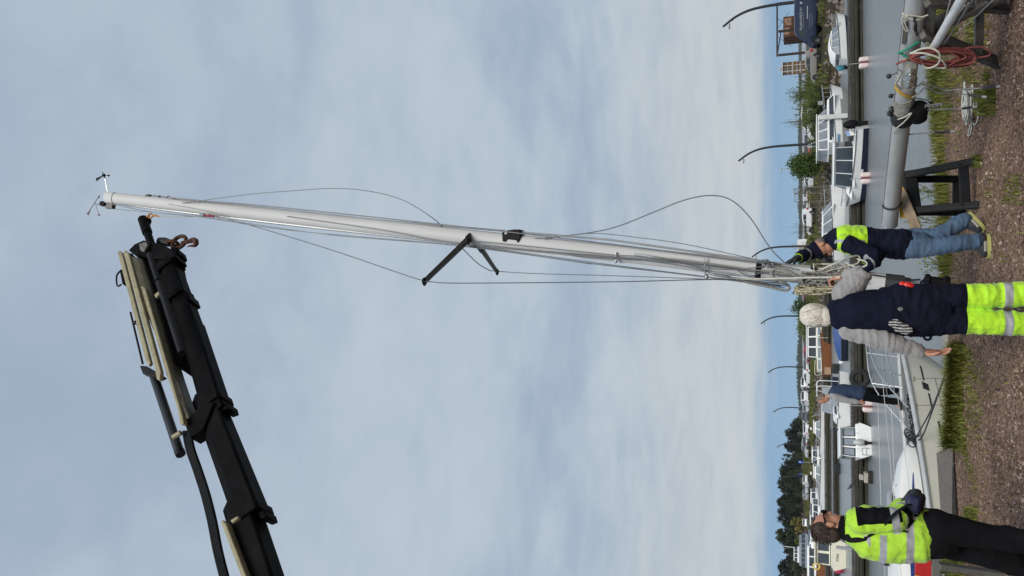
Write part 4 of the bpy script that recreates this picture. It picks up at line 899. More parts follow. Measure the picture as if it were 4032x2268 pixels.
def head_mesh(mb, c, f_, u, s_=1.0):
    """skull, jaw, nose, brow, ears; c = middle of the head, f_ forward, u up"""
    f_ = f_.normalized(); u = (u - f_ * u.dot(f_)).normalized(); l = u.cross(f_); mt = Matrix((l, f_, u)).transposed()
    mb.ell(c + u * .025 * s_, (.076 * s_, .094 * s_, .092 * s_), mt, 16, 12)
    mb.ell(c + (f_ * .030 - u * .045) * s_, (.058 * s_, .062 * s_, .072 * s_), mt, 14, 10)
    mb.ell(c + (f_ * .062 - u * .088) * s_, (.030 * s_, .028 * s_, .022 * s_), mt, 10, 8)
    ringloft(mb, [c + (f_ * .090 + u * .012) * s_, c + (f_ * .103 - u * .012) * s_, c + (f_ * .108 - u * .030) * s_], [.010 * s_, .012 * s_, .016 * s_], [.010 * s_, .012 * s_, .011 * s_], l, 8)
    mb.ell(c + (f_ * .083 + u * .026) * s_, (.052 * s_, .016 * s_, .012 * s_), mt, 10, 6)
    mb.ell(c + (f_ * .083 - u * .058) * s_, (.026 * s_, .016 * s_, .010 * s_), mt, 10, 6)
    for k in (-1, 1): mb.ell(c + (l * .079 * k - u * .012 - f_ * .008) * s_, (.010 * s_, .020 * s_, .033 * s_), mt, 8, 8)
    return l, f_, u, mt
def shoe(mb, heel, toe, u, s_=1.0):
    d = (toe - heel); L_ = d.length; d.normalize(); l = d.cross(u).normalized(); u = l.cross(d)
    ringloft(mb, [heel + u * .05 + d * .03, heel + u * .055 + d * L_ * .3, heel + u * .045 + d * L_ * .6, heel + u * .032 + d * (L_ - .03)], [.040 * s_, .042 * s_, .050 * s_, .040 * s_], [.052, .056, .044, .028], l, 14)
def sole(mb, heel, toe, u):
    d = (toe - heel); L_ = d.length; d.normalize(); l = d.cross(u).normalized(); u = l.cross(d); P = []
    for x, w in ((-.03, .03), (.02, .046), (.35, .046), (.62, .058), (.84, .054), (.97, .034), (1.03, .014)): P.append((heel + d * (x * L_), w))
    mb.prism([p + l * w for p, w in P] + [p - l * w for p, w in reversed(P)], u * .03)
def fig_parts(J, k=1.0):
    """bare body as one continuous skin"""
    mb = MB()
    torso(mb, J['spine'], J['wid'], J['dep'], J['side'], -.012)
    for s_ in 'LR':
        limb(mb, J['arm' + s_], [.050, .040, .028], J['side']); limb(mb, J['leg' + s_], [.080, .055, .038], J['side'])
        a = J['leg' + s_][-1]; h, t_ = J['foot' + s_]; shoe(mb, h + V3(0, 0, .012), h.lerp(t_, .96) + V3(0, 0, .012), J.get('footup' + s_, V3(0, 0, 1)), .7)
    ringloft(mb, [J['spine'][-1] - V3(0, 0, .03), J['neck'], J['head'] - J['hu'].normalized() * .06], [.06, .054, .052], [.058, .055, .055], J['side'])
    return mb
def make_person(label, J, base, hands=True):
    mb = fig_parts(J); me = remesh(mb, .014, 3)
    mb2 = MB(); l, f_, u, mt = head_mesh(mb2, J['head'], J['hf'], J['hu'], J.get('hs', 1.0)); me2 = remesh(mb2, .006, 3)
    mb3 = MB()
    for s_ in 'LR':
        if 'hand' + s_ in J: hd_ = J['hand' + s_]; hand(mb3, J['arm' + s_][-1], hd_[0], hd_[1], J.get('hands', 1.0), hd_[2], hd_[3])
    bm = bmesh.new(); bm.from_mesh(me); bm.from_mesh(me2)
    if mb3.v: me3 = remesh(mb3, .005, 2); bm.from_mesh(me3)
    bm.to_mesh(me); bm.free()
    o = mesh_obj('person', me, J.get('skin', skin_m), None, base); o.location = base; tag(o, label, 'person'); o['kind'] = 'thing'
    return o, (l, f_, u, mt)
def wear(name, person, base, mb, mats, voxel=.010, smooth=3, fold=.006, fscale=9, seed=0, matfn=None, cuts=(), stretch=(1, 1, 1)):
    return mesh_obj(name, remesh(mb, voxel, smooth, fold, fscale, seed, stretch), mats, person, base, matfn, cuts)
def plain(name, mb, mats, person, base, sharp=40):
    o = bpy.data.objects.new(name, mb.mesh(name, mats, sharp, base)); C.objects.link(o); o.parent = person; return o

cl_navy = M('cloth_navy', (.0065, .0085, .021), .9, var=.35, vscale=7, bump=.35, bscale=60, spec=.12)
cl_black = M('cloth_black', (.0050, .0052, .0065), .9, var=.4, vscale=7, bump=.35, bscale=60, spec=.12)
cl_lime = M('cloth_lime', (.40, .72, .006), .75, var=.10, vscale=5, bump=.4, bscale=30, sheen=.2)
cl_lime2 = M('cloth_lime_bright', (.42, .76, .02), .75, var=.10, vscale=5, bump=.5, bscale=26, sheen=.2)
cl_refl = M('reflective_tape', (.34, .35, .37), .4, .1, var=.12, vscale=9)
cl_grey = M('cloth_grey', (.26, .255, .255), .9, var=.14, vscale=8, bump=.5, bscale=45, sheen=.3)
cl_jean = M('denim', (.058, .105, .175), .85, var=.32, vscale=5, bump=.4, bscale=90, stain=(.14, .20, .28), sscale=3.5, samt=.55)
glove_m = M('glove', (.010, .010, .010), .7, var=.4, bump=.4, bscale=70)

# --- person in jeans, cap and hi-vis yoke, holding the mast
def build_jeans():
    Y = 8.32; J = {}
    J['side'] = V3(.15, 1, 0)                                   # seen from the side: body width runs away from the camera
    J['spine'] = [PY(3598, 958, Y), PY(3540, 960, Y), PY(3455, 958, Y), PY(3380, 948, Y), PY(3322, 940, Y), PY(3290, 944, Y)]
    J['wid'] = [.165, .165, .16, .19, .19, .10]; J['dep'] = [.115, .11, .112, .125, .115, .075]
    J['neck'] = PY(3268, 952, Y); J['head'] = PY(3236, 974, Y - .02); J['hf'] = V3(-.80, -.25, -.50); J['hu'] = V3(-.48, -.02, .88)
    J['armL'] = [PY(3305, 925, Y + .17), PY(3212, 985, Y + .12), PY(3138, 1018, 8.08)]
    J['armR'] = [PY(3322, 955, Y - .19), PY(3470, 1020, 7.98), PY(3398, 1053, 7.92)]
    J['legR'] = [PY(3590, 978, Y - .09), PY(3708, 968, Y - .12), PY(3846, 948, Y - .08)]
    J['legL'] = [PY(3585, 940, Y + .10), PY(3690, 932, Y + .06), PY(3800, 866, Y + .14)]
    J['footR'] = (PZ(3897, 925, 0), PZ(3899, 1016, 0)); J['footL'] = (PY(3818, 838, Y + .16), PZ(3884, 904, 0) + V3(0, .03, .0))
    dF = (J['footL'][1] - J['footL'][0]).normalized(); J['footupL'] = V3(0, 0, 1) - dF * dF.z
    base = (J['footR'][0] + J['footL'][1]) / 2; base.z = 0
    p, (l, f_, u, mt) = make_person('person in dark cap, blue jacket with lime yoke and jeans gripping the mast', J, base)
    # trousers
    mb = MB(); ringloft(mb, [PY(3555, 960, Y), PY(3600, 960, Y), PY(3632, 958, Y)], [.165, .165, .15], [.11, .115, .105], J['side'])
    for s_ in 'LR': limb(mb, J['leg' + s_], [.10, .080, .070], J['side'], n=4)
    wear('jeans', p, base, mb, cl_jean, .009, 2, .012, 12, 3, stretch=(.5, .5, 1.3))
    # jacket with yoke
    mb = MB(); torso(mb, [PY(3560, 962, Y), PY(3520, 960, Y)] + J['spine'][2:5] + [PY(3296, 946, Y)], [.168, .165] + J['wid'][2:5] + [.12], [.122, .118] + J['dep'][2:5] + [.09], J['side'], .024)
    limb(mb, J['armL'][:2] + [J['armL'][1].lerp(J['armL'][2], .82)], [.082, .072, .055], J['side']); limb(mb, J['armR'][:2] + [J['armR'][1].lerp(J['armR'][2], .88)], [.082, .070, .055], J['side'])
    ringloft(mb, [PY(3292, 944, Y), PY(3268, 950, Y)], [.095, .085], [.085, .075], J['side'])
    zy0, zy1 = PY(3410, 940, Y).z, PY(3310, 940, Y).z
    eR, wR = J['armR'][1], J['armR'][2]; eL, wL = J['armL'][1], J['armL'][2]
    shR = J['armR'][0]
    ya, yb = PY(3300, 900, Y), PY(3420, 905, Y)
    def fn(c, n_):
        # forearm bands
        for e_, w_ in ((eR, wR), (eL, wL)):
            ax = (w_ - e_); t_ = (c - e_).dot(ax) / ax.length_squared; d_ = (c - e_ - ax * t_).length
            if .52 < t_ < .62 and d_ < .1: return 2
            if t_ > .2 and d_ < .1: return 0
        dd = (c - shR).dot((eR - shR).normalized()); da = (c - shR - (eR - shR).normalized() * dd).length
        if da < .092 and dd > .02 and c.y < Y - .06: return 0          # dark sleeve in front
        if zy0 < c.z < zy1 + .06:
            px = c.x - PY(3360, 955, Y).x
            if zy0 + .02 < c.z and abs(c.x - (PY(3350, 957, Y).x + (c.z - zy0) * .02)) < .016: return 2
            if c.z < zy1 + .04: return 1
        return 0
    cuts = [(V3(0, 0, zy0), V3(0, 0, 1)), (V3(0, 0, zy1 + .04), V3(0, 0, 1)), (PY(3350, 957, Y) + V3(.016, 0, 0), V3(1, 0, 0)), (PY(3350, 957, Y) - V3(.016, 0, 0), V3(1, 0, 0))]
    jk = wear('jacket', p, base, mb, [cl_navy, cl_lime, cl_refl], .008, 2, .013, 11, 11, fn, cuts, stretch=(.6, .6, 1.2))
    for k_, (a, b_) in enumerate(((3369, 967), (3371, 975))):
        mb = MB(); c = PY(a, b_, Y - .245); mb.bx(c.x - .006, c.x + .006, c.y - .004, c.y + .004, c.z - .014, c.z + .014); plain('badge', mb, M('badge_white', (.5, .5, .52), .6), jk, base)
    # gloves
    for s_, d_, pn, th in (('L', V3(-.35, -.5, .75), V3(-1, -.1, .1), 1), ('R', V3(-.9, -.1, .25), V3(0, -.2, -1), -1)):
        mb = MB(); hand(mb, J['arm' + s_][2], d_, pn, 1.05, .75, th, .004); ringloft(mb, [J['arm' + s_][1].lerp(J['arm' + s_][2], .93), J['arm' + s_][2] + d_.normalized() * .02], [.044, .040], [.038, .032], J['side']); wear('glove', p, base, mb, glove_m, .006, 2, .001)
        mb = MB(); mb.torus(J['arm' + s_][1].lerp(J['arm' + s_][2], .93), (J['arm' + s_][2] - J['arm' + s_][1]), .040, .005, 14, 5); plain('cuff_trim', mb, cl_lime, p, base)
    # cap
    mb = MB(); hc = J['head'] + u * .035; mb.ell(hc, (.086, .104, .088), mt, 18, 12); me = remesh(mb, .008, 2)
    bm = bmesh.new(); bm.from_mesh(me); g = bm.verts[:] + bm.edges[:] + bm.faces[:]; bmesh.ops.bisect_plane(bm, geom=g, plane_co=hc - u * .005, plane_no=u, clear_inner=True); bm.to_mesh(me); bm.free()
    capm = M('cap_navy', (.0075, .0075, .018), .9, var=.2, spec=.1, bump=.3, bscale=90)
    cap = mesh_obj('cap', me, capm, p, base)
    pts = [hc + (l * (.078 * math.cos(a)) + f_ * (.085 + .085 * math.sin(a)) - u * (.004 + .012 * math.sin(a))) for a in [math.pi * k / 10 for k in range(11)]]
    mb = MB(); mb.prism(pts, u * .006); plain('peak', mb, capm, cap, base)
    mb = MB(); mb.box(hc + (f_ * .02 - l * .083 + u * .022), (.003, .05, .008), mt); plain('lettering', mb, M('cap_mark', (.4, .4, .42), .6), cap, base)
    mb = MB(); mb.ell(hc - f_ * .095 + u * .012, (.02, .008, .012), mt); plain('buckle', mb, steel, cap, base)
    mb = MB(); mb.tube([J['head'] + l * .078 * k + f_ * .0 + u * .012 for k in (-1,)] + [J['head'] - l * .074 + f_ * .07 + u * .008], .004, 5); mb.ell(J['head'] - l * .04 + f_ * .098 + u * .006, (.026, .006, .018), mt); mb.ell(J['head'] + l * .04 + f_ * .098 + u * .006, (.026, .006, .018), mt); plain('glasses', mb, blackp, p, base)
    # grey hair at the nape
    mb = MB(); mb.ell(J['head'] - f_ * .045 - u * .02, (.072, .055, .05), mt); plain('hair', mb, M('hair_grey', (.13, .11, .10), .9, var=.4, vscale=60), p, base)
    # trainers
    yel = M('sole_yellow', (.36, .36, .12), .6, var=.15); dk = M('trainer_dark', (.02, .022, .028), .7, var=.3); rd = M('trainer_red', (.5, .03, .03), .6); gr = M('trainer_grey', (.42, .40, .37), .7)
    for s_ in 'RL':
        h, t_ = J['foot' + s_]; uu = J.get('footup' + s_, V3(0, 0, 1)); mb = MB(); shoe(mb, h + uu.normalized() * .015, t_ + uu.normalized() * .015, uu, 1.35); dv = (t_ - h).normalized(); L_ = (t_ - h).length; uu = uu.normalized()
        def fn2(c, n_):
            x = (c - h).dot(dv) / L_; z = (c - h).dot(uu)
            if .10 < x < .28 and z > .05: return 1
            if .30 < x < .75 and .03 < z < .06: return 2
            return 0
        sh_ = wear('trainer', p, base, mb, [dk, rd, gr], .007, 2, .001, matfn=fn2)
        mb = MB(); sole(mb, h, t_, uu); plain('sole', mb, yel, sh_, base)
build_jeans()

# --- white-haired person seen from behind
def build_white():
    Y = 6.72; J = {}; J['side'] = V3(1, .12, 0)
    J['spine'] = [PY(3660, 1221, Y), PY(3590, 1222, Y), PY(3486, 1226, Y), PY(3400, 1228, Y), PY(3335, 1228, Y), PY(3296, 1238, Y)]
    J['wid'] = [.175, .18, .165, .19, .175, .08]; J['dep'] = [.12, .125, .12, .13, .11, .07]
    J['neck'] = PY(3280, 1242, Y); J['head'] = PY(3214, 1240, Y + .03); J['hf'] = V3(.25, .95, .02); J['hu'] = V3(.02, .02, 1); J['hs'] = 1.06
    J['armL'] = [PY(3338, 1300, Y), PY(3478, 1338, Y - .06), PY(3632, 1386, Y - .02)]
    J['armR'] = [PY(3322, 1150, Y), PY(3398, 1082, Y + .02), PY(3334, 1090, Y + .08)]
    J['legL'] = [PY(3650, 1262, Y), PY(3805, 1262, Y - .01), PY(3805, 1262, Y) * 1]; J['legR'] = [PY(3650, 1178, Y), PY(3805, 1172, Y - .01), None]
    kl, kr = J['legL'][1], J['legR'][1]; J['legL'][2] = V3(kl.x - .02, kl.y + .03, .09); J['legR'][2] = V3(kr.x + .03, kr.y + .03, .09)
    for s_ in 'LR': a = J['leg' + s_][2]; J['foot' + s_] = (V3(a.x, a.y - .07, 0), V3(a.x + (.03 if s_ == 'R' else -.03), a.y + .20, 0))
    J['handL'] = (V3(-.02, -.05, -1), V3(.95, -.3, .1), .38, 1); J['handR'] = (V3(-.05, .5, .8), V3(-.9, .3, 0), 1.0, -1); J['hands'] = 1.22
    base = V3((kl.x + kr.x) / 2, Y, 0)
    p, (l, f_, u, mt) = make_person('white-haired person seen from behind in navy waistcoat, grey sleeves and lime trouser legs', J, base)
    # grey sweater
    mb = MB(); torso(mb, J['spine'][2:5] + [PY(3300, 1236, Y)], J['wid'][2:5] + [.10], J['dep'][2:5] + [.08], J['side'], -.022)
    limb(mb, [J['armL'][0] - V3(-.02, 0, 0), J['armL'][1], J['armL'][1].lerp(J['armL'][2], .93)], [.092, .080, .052], J['side'], n=4)
    limb(mb, [J['armR'][0] - V3(.02, 0, 0), J['armR'][1], J['armR'][1].lerp(J['armR'][2], .9)], [.092, .080, .058], J['side'], n=4)
    ringloft(mb, [PY(3306, 1236, Y), PY(3284, 1242, Y)], [.082, .070], [.080, .066], J['side'])
    wear('sweater', p, base, mb, cl_grey, .008, 2, .013, 11, 5, stretch=(.45, .45, 1.5))
    # waistcoat
    mb = MB(); torso(mb, [PY(3505, 1226, Y), PY(3470, 1226, Y), PY(3400, 1228, Y), PY(3345, 1229, Y), PY(3312, 1236, Y)], [.180, .170, .164, .166, .132], [.152, .150, .164, .158, .124], J['side'], .008)
    wear('waistcoat', p, base, mb, cl_navy, .009, 4, .005, 7, 9)
    # work trousers, lime below the knee
    mb = MB(); ringloft(mb, [PY(3478, 1226, Y), PY(3540, 1224, Y), PY(3600, 1222, Y), PY(3690, 1220, Y)], [.185, .195, .205, .20], [.145, .15, .155, .145], J['side'])
    for s_ in 'LR': limb(mb, [J['leg' + s_][0], J['leg' + s_][1], J['leg' + s_][2]], [.112, .098, .088], J['side'], n=5)
    zk = PY(3811, 1220, Y - .1).z; b0, b1 = PY(3959, 1220, Y - .08).z, PY(3993, 1220, Y - .08).z
    def fn(c, n_): return 0 if c.z > zk else (2 if b1 < c.z < b0 else 1)
    cuts = [(V3(0, 0, z), V3(0, 0, 1)) for z in (zk, b0, b1)]
    tz = wear('work_trousers', p, base, mb, [M('cloth_navy_work', (.0060, .0072, .017), .9, spec=.12, var=.35, vscale=6, bump=.4, bscale=50), cl_lime2, cl_refl], .008, 2, .014, 11, 21, fn, cuts, stretch=(.55, .5, 1.2))
    # pockets and what they hold
    c = PY(3545, 1140, Y - .02); mb = MB(); mb.ell(c, (.05, .05, .085), None, 12, 8); wear('holster_pocket', p, base, mb, cl_navy, .010, 3, .006, 14, 2)
    mb = MB(); c = PY(3572, 1128, Y - .03); mb.ell(c, (.034, .03, .05), None, 12, 8); mb.ell(c + V3(.012, 0, .035), (.025, .02, .02)); wear('red_bag', p, base, mb, M('red_plastic', (.55, .02, .012), .35, var=.2), .007, 1, .008, 30, 2)
    mb = MB(); c = PY(3538, 1372 - 112, Y - .165); 
    mb.ell(PY(3525, 1275, Y - .165), (.036, .022, .045), None, 12, 8); mb.ell(PY(3552, 1292, Y - .15), (.042, .024, .055), None, 12, 8); mb.ell(PY(3568, 1300, Y - .15), (.03, .022, .05), None, 12, 8)
    chk, t, b = node_mat('striped_glove'); wv = _n(t, 'ShaderNodeTexWave'); wv.inputs['Scale'].default_value = 14; wv.inputs['Distortion'].default_value = 3; tcn = _n(t, 'ShaderNodeTexCoord'); t.links.new(tcn.outputs['Object'], wv.inputs['Vector']); t.links.new(_ramp(t, wv.outputs['Fac'], [(.45, (.02, .02, .022)), (.55, (.38, .38, .37))]), b.inputs['Base Color']); b.inputs['Roughness'].default_value = .9
    wear('work_gloves', p, base, mb, chk, .007, 2, .008, 26, 4)
    mb = MB(); c = PY(3546, 1217, Y - .168); mb.ell(c, (.016, .006, .02)); plain('leather_patch', mb, M('patch_grey', (.13, .13, .13), .7), p, base)
    for sy_, sx_ in ((1116, 3640), (1326, 3652)):
        mb = MB(); mb.torus(PY(sx_, sy_, Y - .02), (0, 1, 0), .024, .010, 12, 6); plain('tool_loop', mb, cl_navy, p, base)
    for s_ in 'LR':
        h, t_ = J['foot' + s_]; mb = MB(); shoe(mb, h, t_, V3(0, 0, 1), 1.15); wear('boot', p, base, mb, M('boot_black', (.015, .014, .013), .6), .010, 2, .001)
    # wavy hair
    hm = M('hair_white', (.56, .52, .45), .7, var=.14, vscale=30, stain=(.50, .34, .28), sscale=7, samt=.35, bump=.3, bscale=90)
    mb = MB(); hc = J['head'] + u * .02 - f_ * .012; mb.ell(hc, (.092, .104, .104), mt, 18, 14); mb.ell(hc - u * .085 - f_ * .034, (.080, .070, .078), mt, 14, 10); me = remesh(mb, .006, 2, .004, 22, 3, (1, 1, .45))
    hair = mesh_obj('hair', me, hm, p, base)
    mb = MB(); q = random.Random(4); crown = hc + u * .085 - f_ * .02
    for k in range(950):
        th = q.uniform(0, 6.283); ph = q.uniform(.25, 2.05); d0 = Vector((math.sin(ph) * math.cos(th), math.sin(ph) * math.sin(th), math.cos(ph)))
        if d0.y > .55: continue
        pts = []; wv_ = q.uniform(0, 6)
        for j in range(6):
            ph2 = ph + j * .11; dd = Vector((math.sin(ph2) * math.cos(th + .05 * math.sin(wv_ + j * 1.7)), math.sin(ph2) * math.sin(th + .05 * math.sin(wv_ + j * 1.7)), math.cos(ph2)))
            rad = 1.0 + .012 * math.sin(wv_ + j * 1.1)
            pts.append(hc + mt @ Vector((dd.x * .094 * rad, dd.y * .106 * rad, dd.z * (.108 if dd.z > 0 else .15) * rad)))
        mb.tube(spline(pts, 2), [.0048] * 6 + [.004] * 4 + [.002], 4)
    hs_, t, b = node_mat('hair_strand'); isl = _n(t, 'ShaderNodeNewGeometry').outputs['Random Per Island']; t.links.new(_ramp(t, isl, [(0, (.40, .35, .29)), (.5, (.56, .52, .45)), (1, (.72, .69, .63))]), b.inputs['Base Color']); b.inputs['Roughness'].default_value = .6
    plain('strands', mb, hs_, hair, base, 0)
build_white()

# --- crane operator with remote control
def build_operator():
    Y = 6.25; J = {}; J['side'] = V3(.55, .83, 0)
    J['spine'] = [PY(3690, 2098, Y), PY(3630, 2098, Y), PY(3565, 2100, Y), PY(3470, 2098, Y), PY(3390, 2086, Y), PY(3345, 2080, Y)]
    J['wid'] = [.18, .18, .165, .195, .18, .085]; J['dep'] = [.14, .14, .135, .15, .135, .075]
    J['neck'] = PY(3320, 2074, Y); J['head'] = PY(3262, 2076, Y); J['hf'] = V3(.80, .58, .10); J['hu'] = V3(-.14, 0, .99); J['hs'] = 1.05
    J['armR'] = [PY(3378, 2050, Y - .17), PY(3535, 2046, Y - .18), PY(3572, 1992, Y - .05)]
    J['armL'] = [PY(3368, 2075, Y + .19), PY(3520, 2040, Y + .22), PY(3560, 1985, Y + .12)]
    J['legR'] = [PY(3680, 2076, Y - .06), PY(3850, 2104, Y - .10), None]; J['legL'] = [PY(3680, 2126, Y + .06), PY(3842, 2170, Y + .06), None]
    J['legR'][2] = PY(4062, 2138, Y - .16); J['legL'][2] = PY(4060, 2250, Y + .02)
    for s_ in 'LR': a = J['leg' + s_][2]; a.z = .09; J['foot' + s_] = (V3(a.x - .07, a.y - .04, 0), V3(a.x + .19, a.y + .06, 0))
    J['handR'] = (V3(.75, .45, -.3), V3(0, .5, -.8), .7, 1); J['handL'] = (V3(.8, -.3, -.3), V3(0, -.5, -.8), .7, -1)
    base = (J['footL'][0] + J['footR'][0]) / 2
    p, (l, f_, u, mt) = make_person('crane operator in lime hi-vis jacket with remote control box on a neck strap', J, base)
    # trousers
    mb = MB(); ringloft(mb, [PY(3600, 2100, Y), PY(3650, 2099, Y), PY(3710, 2100, Y)], [.19, .195, .18], [.155, .155, .145], J['side'])
    for s_ in 'LR': limb(mb, J['leg' + s_], [.118, .088, .080], J['side'], n=5)
    wear('trousers', p, base, mb, cl_black, .010, 3, .010, 7, 14, stretch=(1, 1, 1))
    # jacket
    mb = MB(); torso(mb, [PY(3622, 2102, Y), PY(3570, 2104, Y), PY(3480, 2104, Y), PY(3400, 2090, Y), PY(3355, 2082, Y), PY(3335, 2078, Y)], [.205, .20, .205, .20, .15, .10], [.175, .178, .175, .155, .11, .08], J['side'], .004)
    limb(mb, [J['armR'][0], J['armR'][1], J['armR'][1].lerp(J['armR'][2], .85)], [.090, .078, .060], J['side'], n=4)
    limb(mb, [J['armL'][0], J['armL'][1], J['armL'][1].lerp(J['armL'][2], .85)], [.090, .078, .060], J['side'], n=4)
    ringloft(mb, [PY(3340, 2078, Y), PY(3324, 2076, Y)], [.080, .070], [.078, .068], J['side'])
    zA0, zA1 = PY(3566, 2100, Y - .15).z, PY(3598, 2100, Y - .15).z; zB0, zB1 = PY(3462, 2110, Y - .15).z, PY(3490, 2110, Y - .15).z
    sR, eR, wR = J['armR']; ua = (eR - sR); fa = (wR - eR)
    dA = V3(.96, -.28, 0); dA = (dA - ua * (dA.dot(ua) / ua.length_squared)).normalized(); pA = sR + dA * .018; dF = V3(-.35, -.35, -.87); dF = (dF - fa * (dF.dot(fa) / fa.length_squared)).normalized()
    def near(c, a, v, r): t_ = (c - a).dot(v) / v.length_squared; return t_, (c - a - v * t_).length
    def fn(c, n_):
        t_, d_ = near(c, sR, ua, 0); t2, d2 = near(c, eR, fa, 0)
        r1 = (c - sR - ua * t_).normalized(); r2 = (c - eR - fa * t2).normalized()
        if d2 < .092 and t2 > .12 and c.y < Y + .05:
            return 2 if .55 < t2 < .75 else (1 if (c - eR).dot(dF) > 0 else 0)
        if d_ < .105 and -.2 < t_ < 1.12 and c.y < Y - .02:
            if .84 < t_ < 1.04 and d_ < .10: return 2
            return 1 if (t_ > -.02 and (c - pA).dot(dA) > 0) else 0
        if zA1 < c.z < zA0 or (zB1 < c.z < zB0): return 2
        zc = c.z - PY(3395, 2080, Y - .1).z
        if abs(zc - (c.x - PY(3395, 2060, Y).x) * .6) < .024 and c.z > PY(3420, 2080, Y).z and c.y < Y: return 2
        if c.z > PY(3325, 2080, Y).z: return 1
        return 0
    cuts = [(V3(0, 0, z), V3(0, 0, 1)) for z in (zA0, zA1, zB0, zB1)] + [(sR + ua * k, ua.normalized()) for k in (-.02, .84, 1.04)] + [(pA, dA), (eR, dF)] + [(eR + fa * k, fa.normalized()) for k in (.55, .75)]
    jk = wear('hi_vis_jacket', p, base, mb, [M('cloth_hivis', (.36, .62, .03), .75, var=.12, vscale=5, bump=.45, bscale=28, sheen=.2), cl_black, cl_refl], .008, 2, .015, 10, 31, fn, cuts, stretch=(.75, .75, 1.1))
    mb = MB(); c = PY(3560, 2092, Y - .185); mb.box(c, (.012, .006, .045), Matrix.Rotation(.1, 3, 'Y')); plain('label_tag', mb, blackp, jk, base)
    # neck strap
    sp_ = [PY(3330, 2105, Y - .09), PY(3345, 2122, Y - .14), PY(3390, 2120, Y - .17), PY(3425, 2106, Y - .185), PY(3465, 2080, Y - .21), PY(3500, 2045, Y - .28), PY(3540, 2010, Y - .27), PY(3580, 1985, Y - .15)]
    mb = MB(); mb.tube(spline(sp_, 6), [.030] * 16 + [.016] * 27, 6, flat=.30, upx=(0, -1, 0)); st = plain('neck_strap', mb, blackp, p, base)
    # hair, cut short at the side
    hm = M('hair_brown', (.040, .024, .017), .75, var=.35, vscale=50, bump=.5, bscale=90)
    mb = MB(); hc = J['head'] + u * .036 - f_ * .022; mb.ell(hc, (.084, .094, .088), mt, 18, 12); mb.ell(hc - u * .055 - f_ * .032, (.072, .062, .066), mt, 14, 10); mb.ell(hc + f_ * .055 + u * .048, (.055, .045, .035), mt, 12, 8); me = remesh(mb, .007, 3, .0015, 24, 8)
    hair = mesh_obj('hair', me, hm, p, base)
    mb = MB(); q = random.Random(9)
    for k in range(260):
        th = q.uniform(0, 6.283); ph = q.uniform(.1, 1.9); d0 = Vector((math.sin(ph) * math.cos(th), math.sin(ph) * math.sin(th), math.cos(ph)))
        if d0.y > .75 and d0.z < .5: continue
        a = hc + mt @ Vector((d0.x * .084, d0.y * .094, d0.z * .09)); tn = (-(d0 - Vector((0, 0, 1))).normalized()); fl = mt @ Vector((d0.x * .6, -.6, -.55 if d0.z < .6 else .1)).normalized()
        b_ = a + fl * .026 + (mt @ d0) * .001; mb.tube([a, b_], [.004, .0015], 4)
    plain('strands', mb, hm, hair, base, 0)
    hx = J['head']; mb = MB(); mb.tube([hx - l * -.0 + l * .086 * k + f_ * -.01 + u * .018 for k in (-1,)] + [hx - l * .080 + f_ * .075 + u * .022], .006, 5); mb.ell(hx - l * .042 + f_ * .105 + u * .018, (.034, .010, .024), mt); mb.ell(hx + l * .042 + f_ * .105 + u * .018, (.034, .010, .024), mt); plain('sunglasses', mb, blackp, p, base)
    for s_ in 'LR':
        h, t_ = J['foot' + s_]; mb = MB(); shoe(mb, h, t_, V3(0, 0, 1), 1.15); wear('boot', p, base, mb, M('boot_black', (.015, .014, .013), .6), .010, 2, .001)
    for s_ in 'LR':
        hd_ = J['hand' + s_]; mb = MB(); hand(mb, J['arm' + s_][2], hd_[0], hd_[1], 1.08, hd_[2], hd_[3], .004); wear('glove', p, base, mb, glove_m, .006, 2, .001)
    rc = thing('remote_control', 'black and blue crane remote control box held by the operator', 'remote control', PY(3610, 1975, Y + .05))
    rb = M('remote_body', (.007, .007, .009), .5, var=.2); rbl = M('remote_blue', (.008, .012, .045), .5)
    c = PY(3606, 1978, Y + .02); mt_ = Matrix.Rotation(.3, 3, 'Z') @ Matrix.Rotation(.2, 3, 'Y')
    mb = MB(); mb.box(c, (.14, .22, .10), mt_); mb.build('case', rb, rc, bevel=.03)
    mb = MB(); mb.box(c + mt_ @ V3(-.03, -.12, .03), (.13, .09, .10), mt_); mb.build('side_guard', rbl, rc, bevel=.025)
    for k in range(5): mb = MB(); a = c + mt_ @ V3(-.02, -.1 + k * .05, .06); mb.tube([a, a + V3(0, 0, .045)], .007, 6); mb.build('lever', blackp, rc)
build_operator()

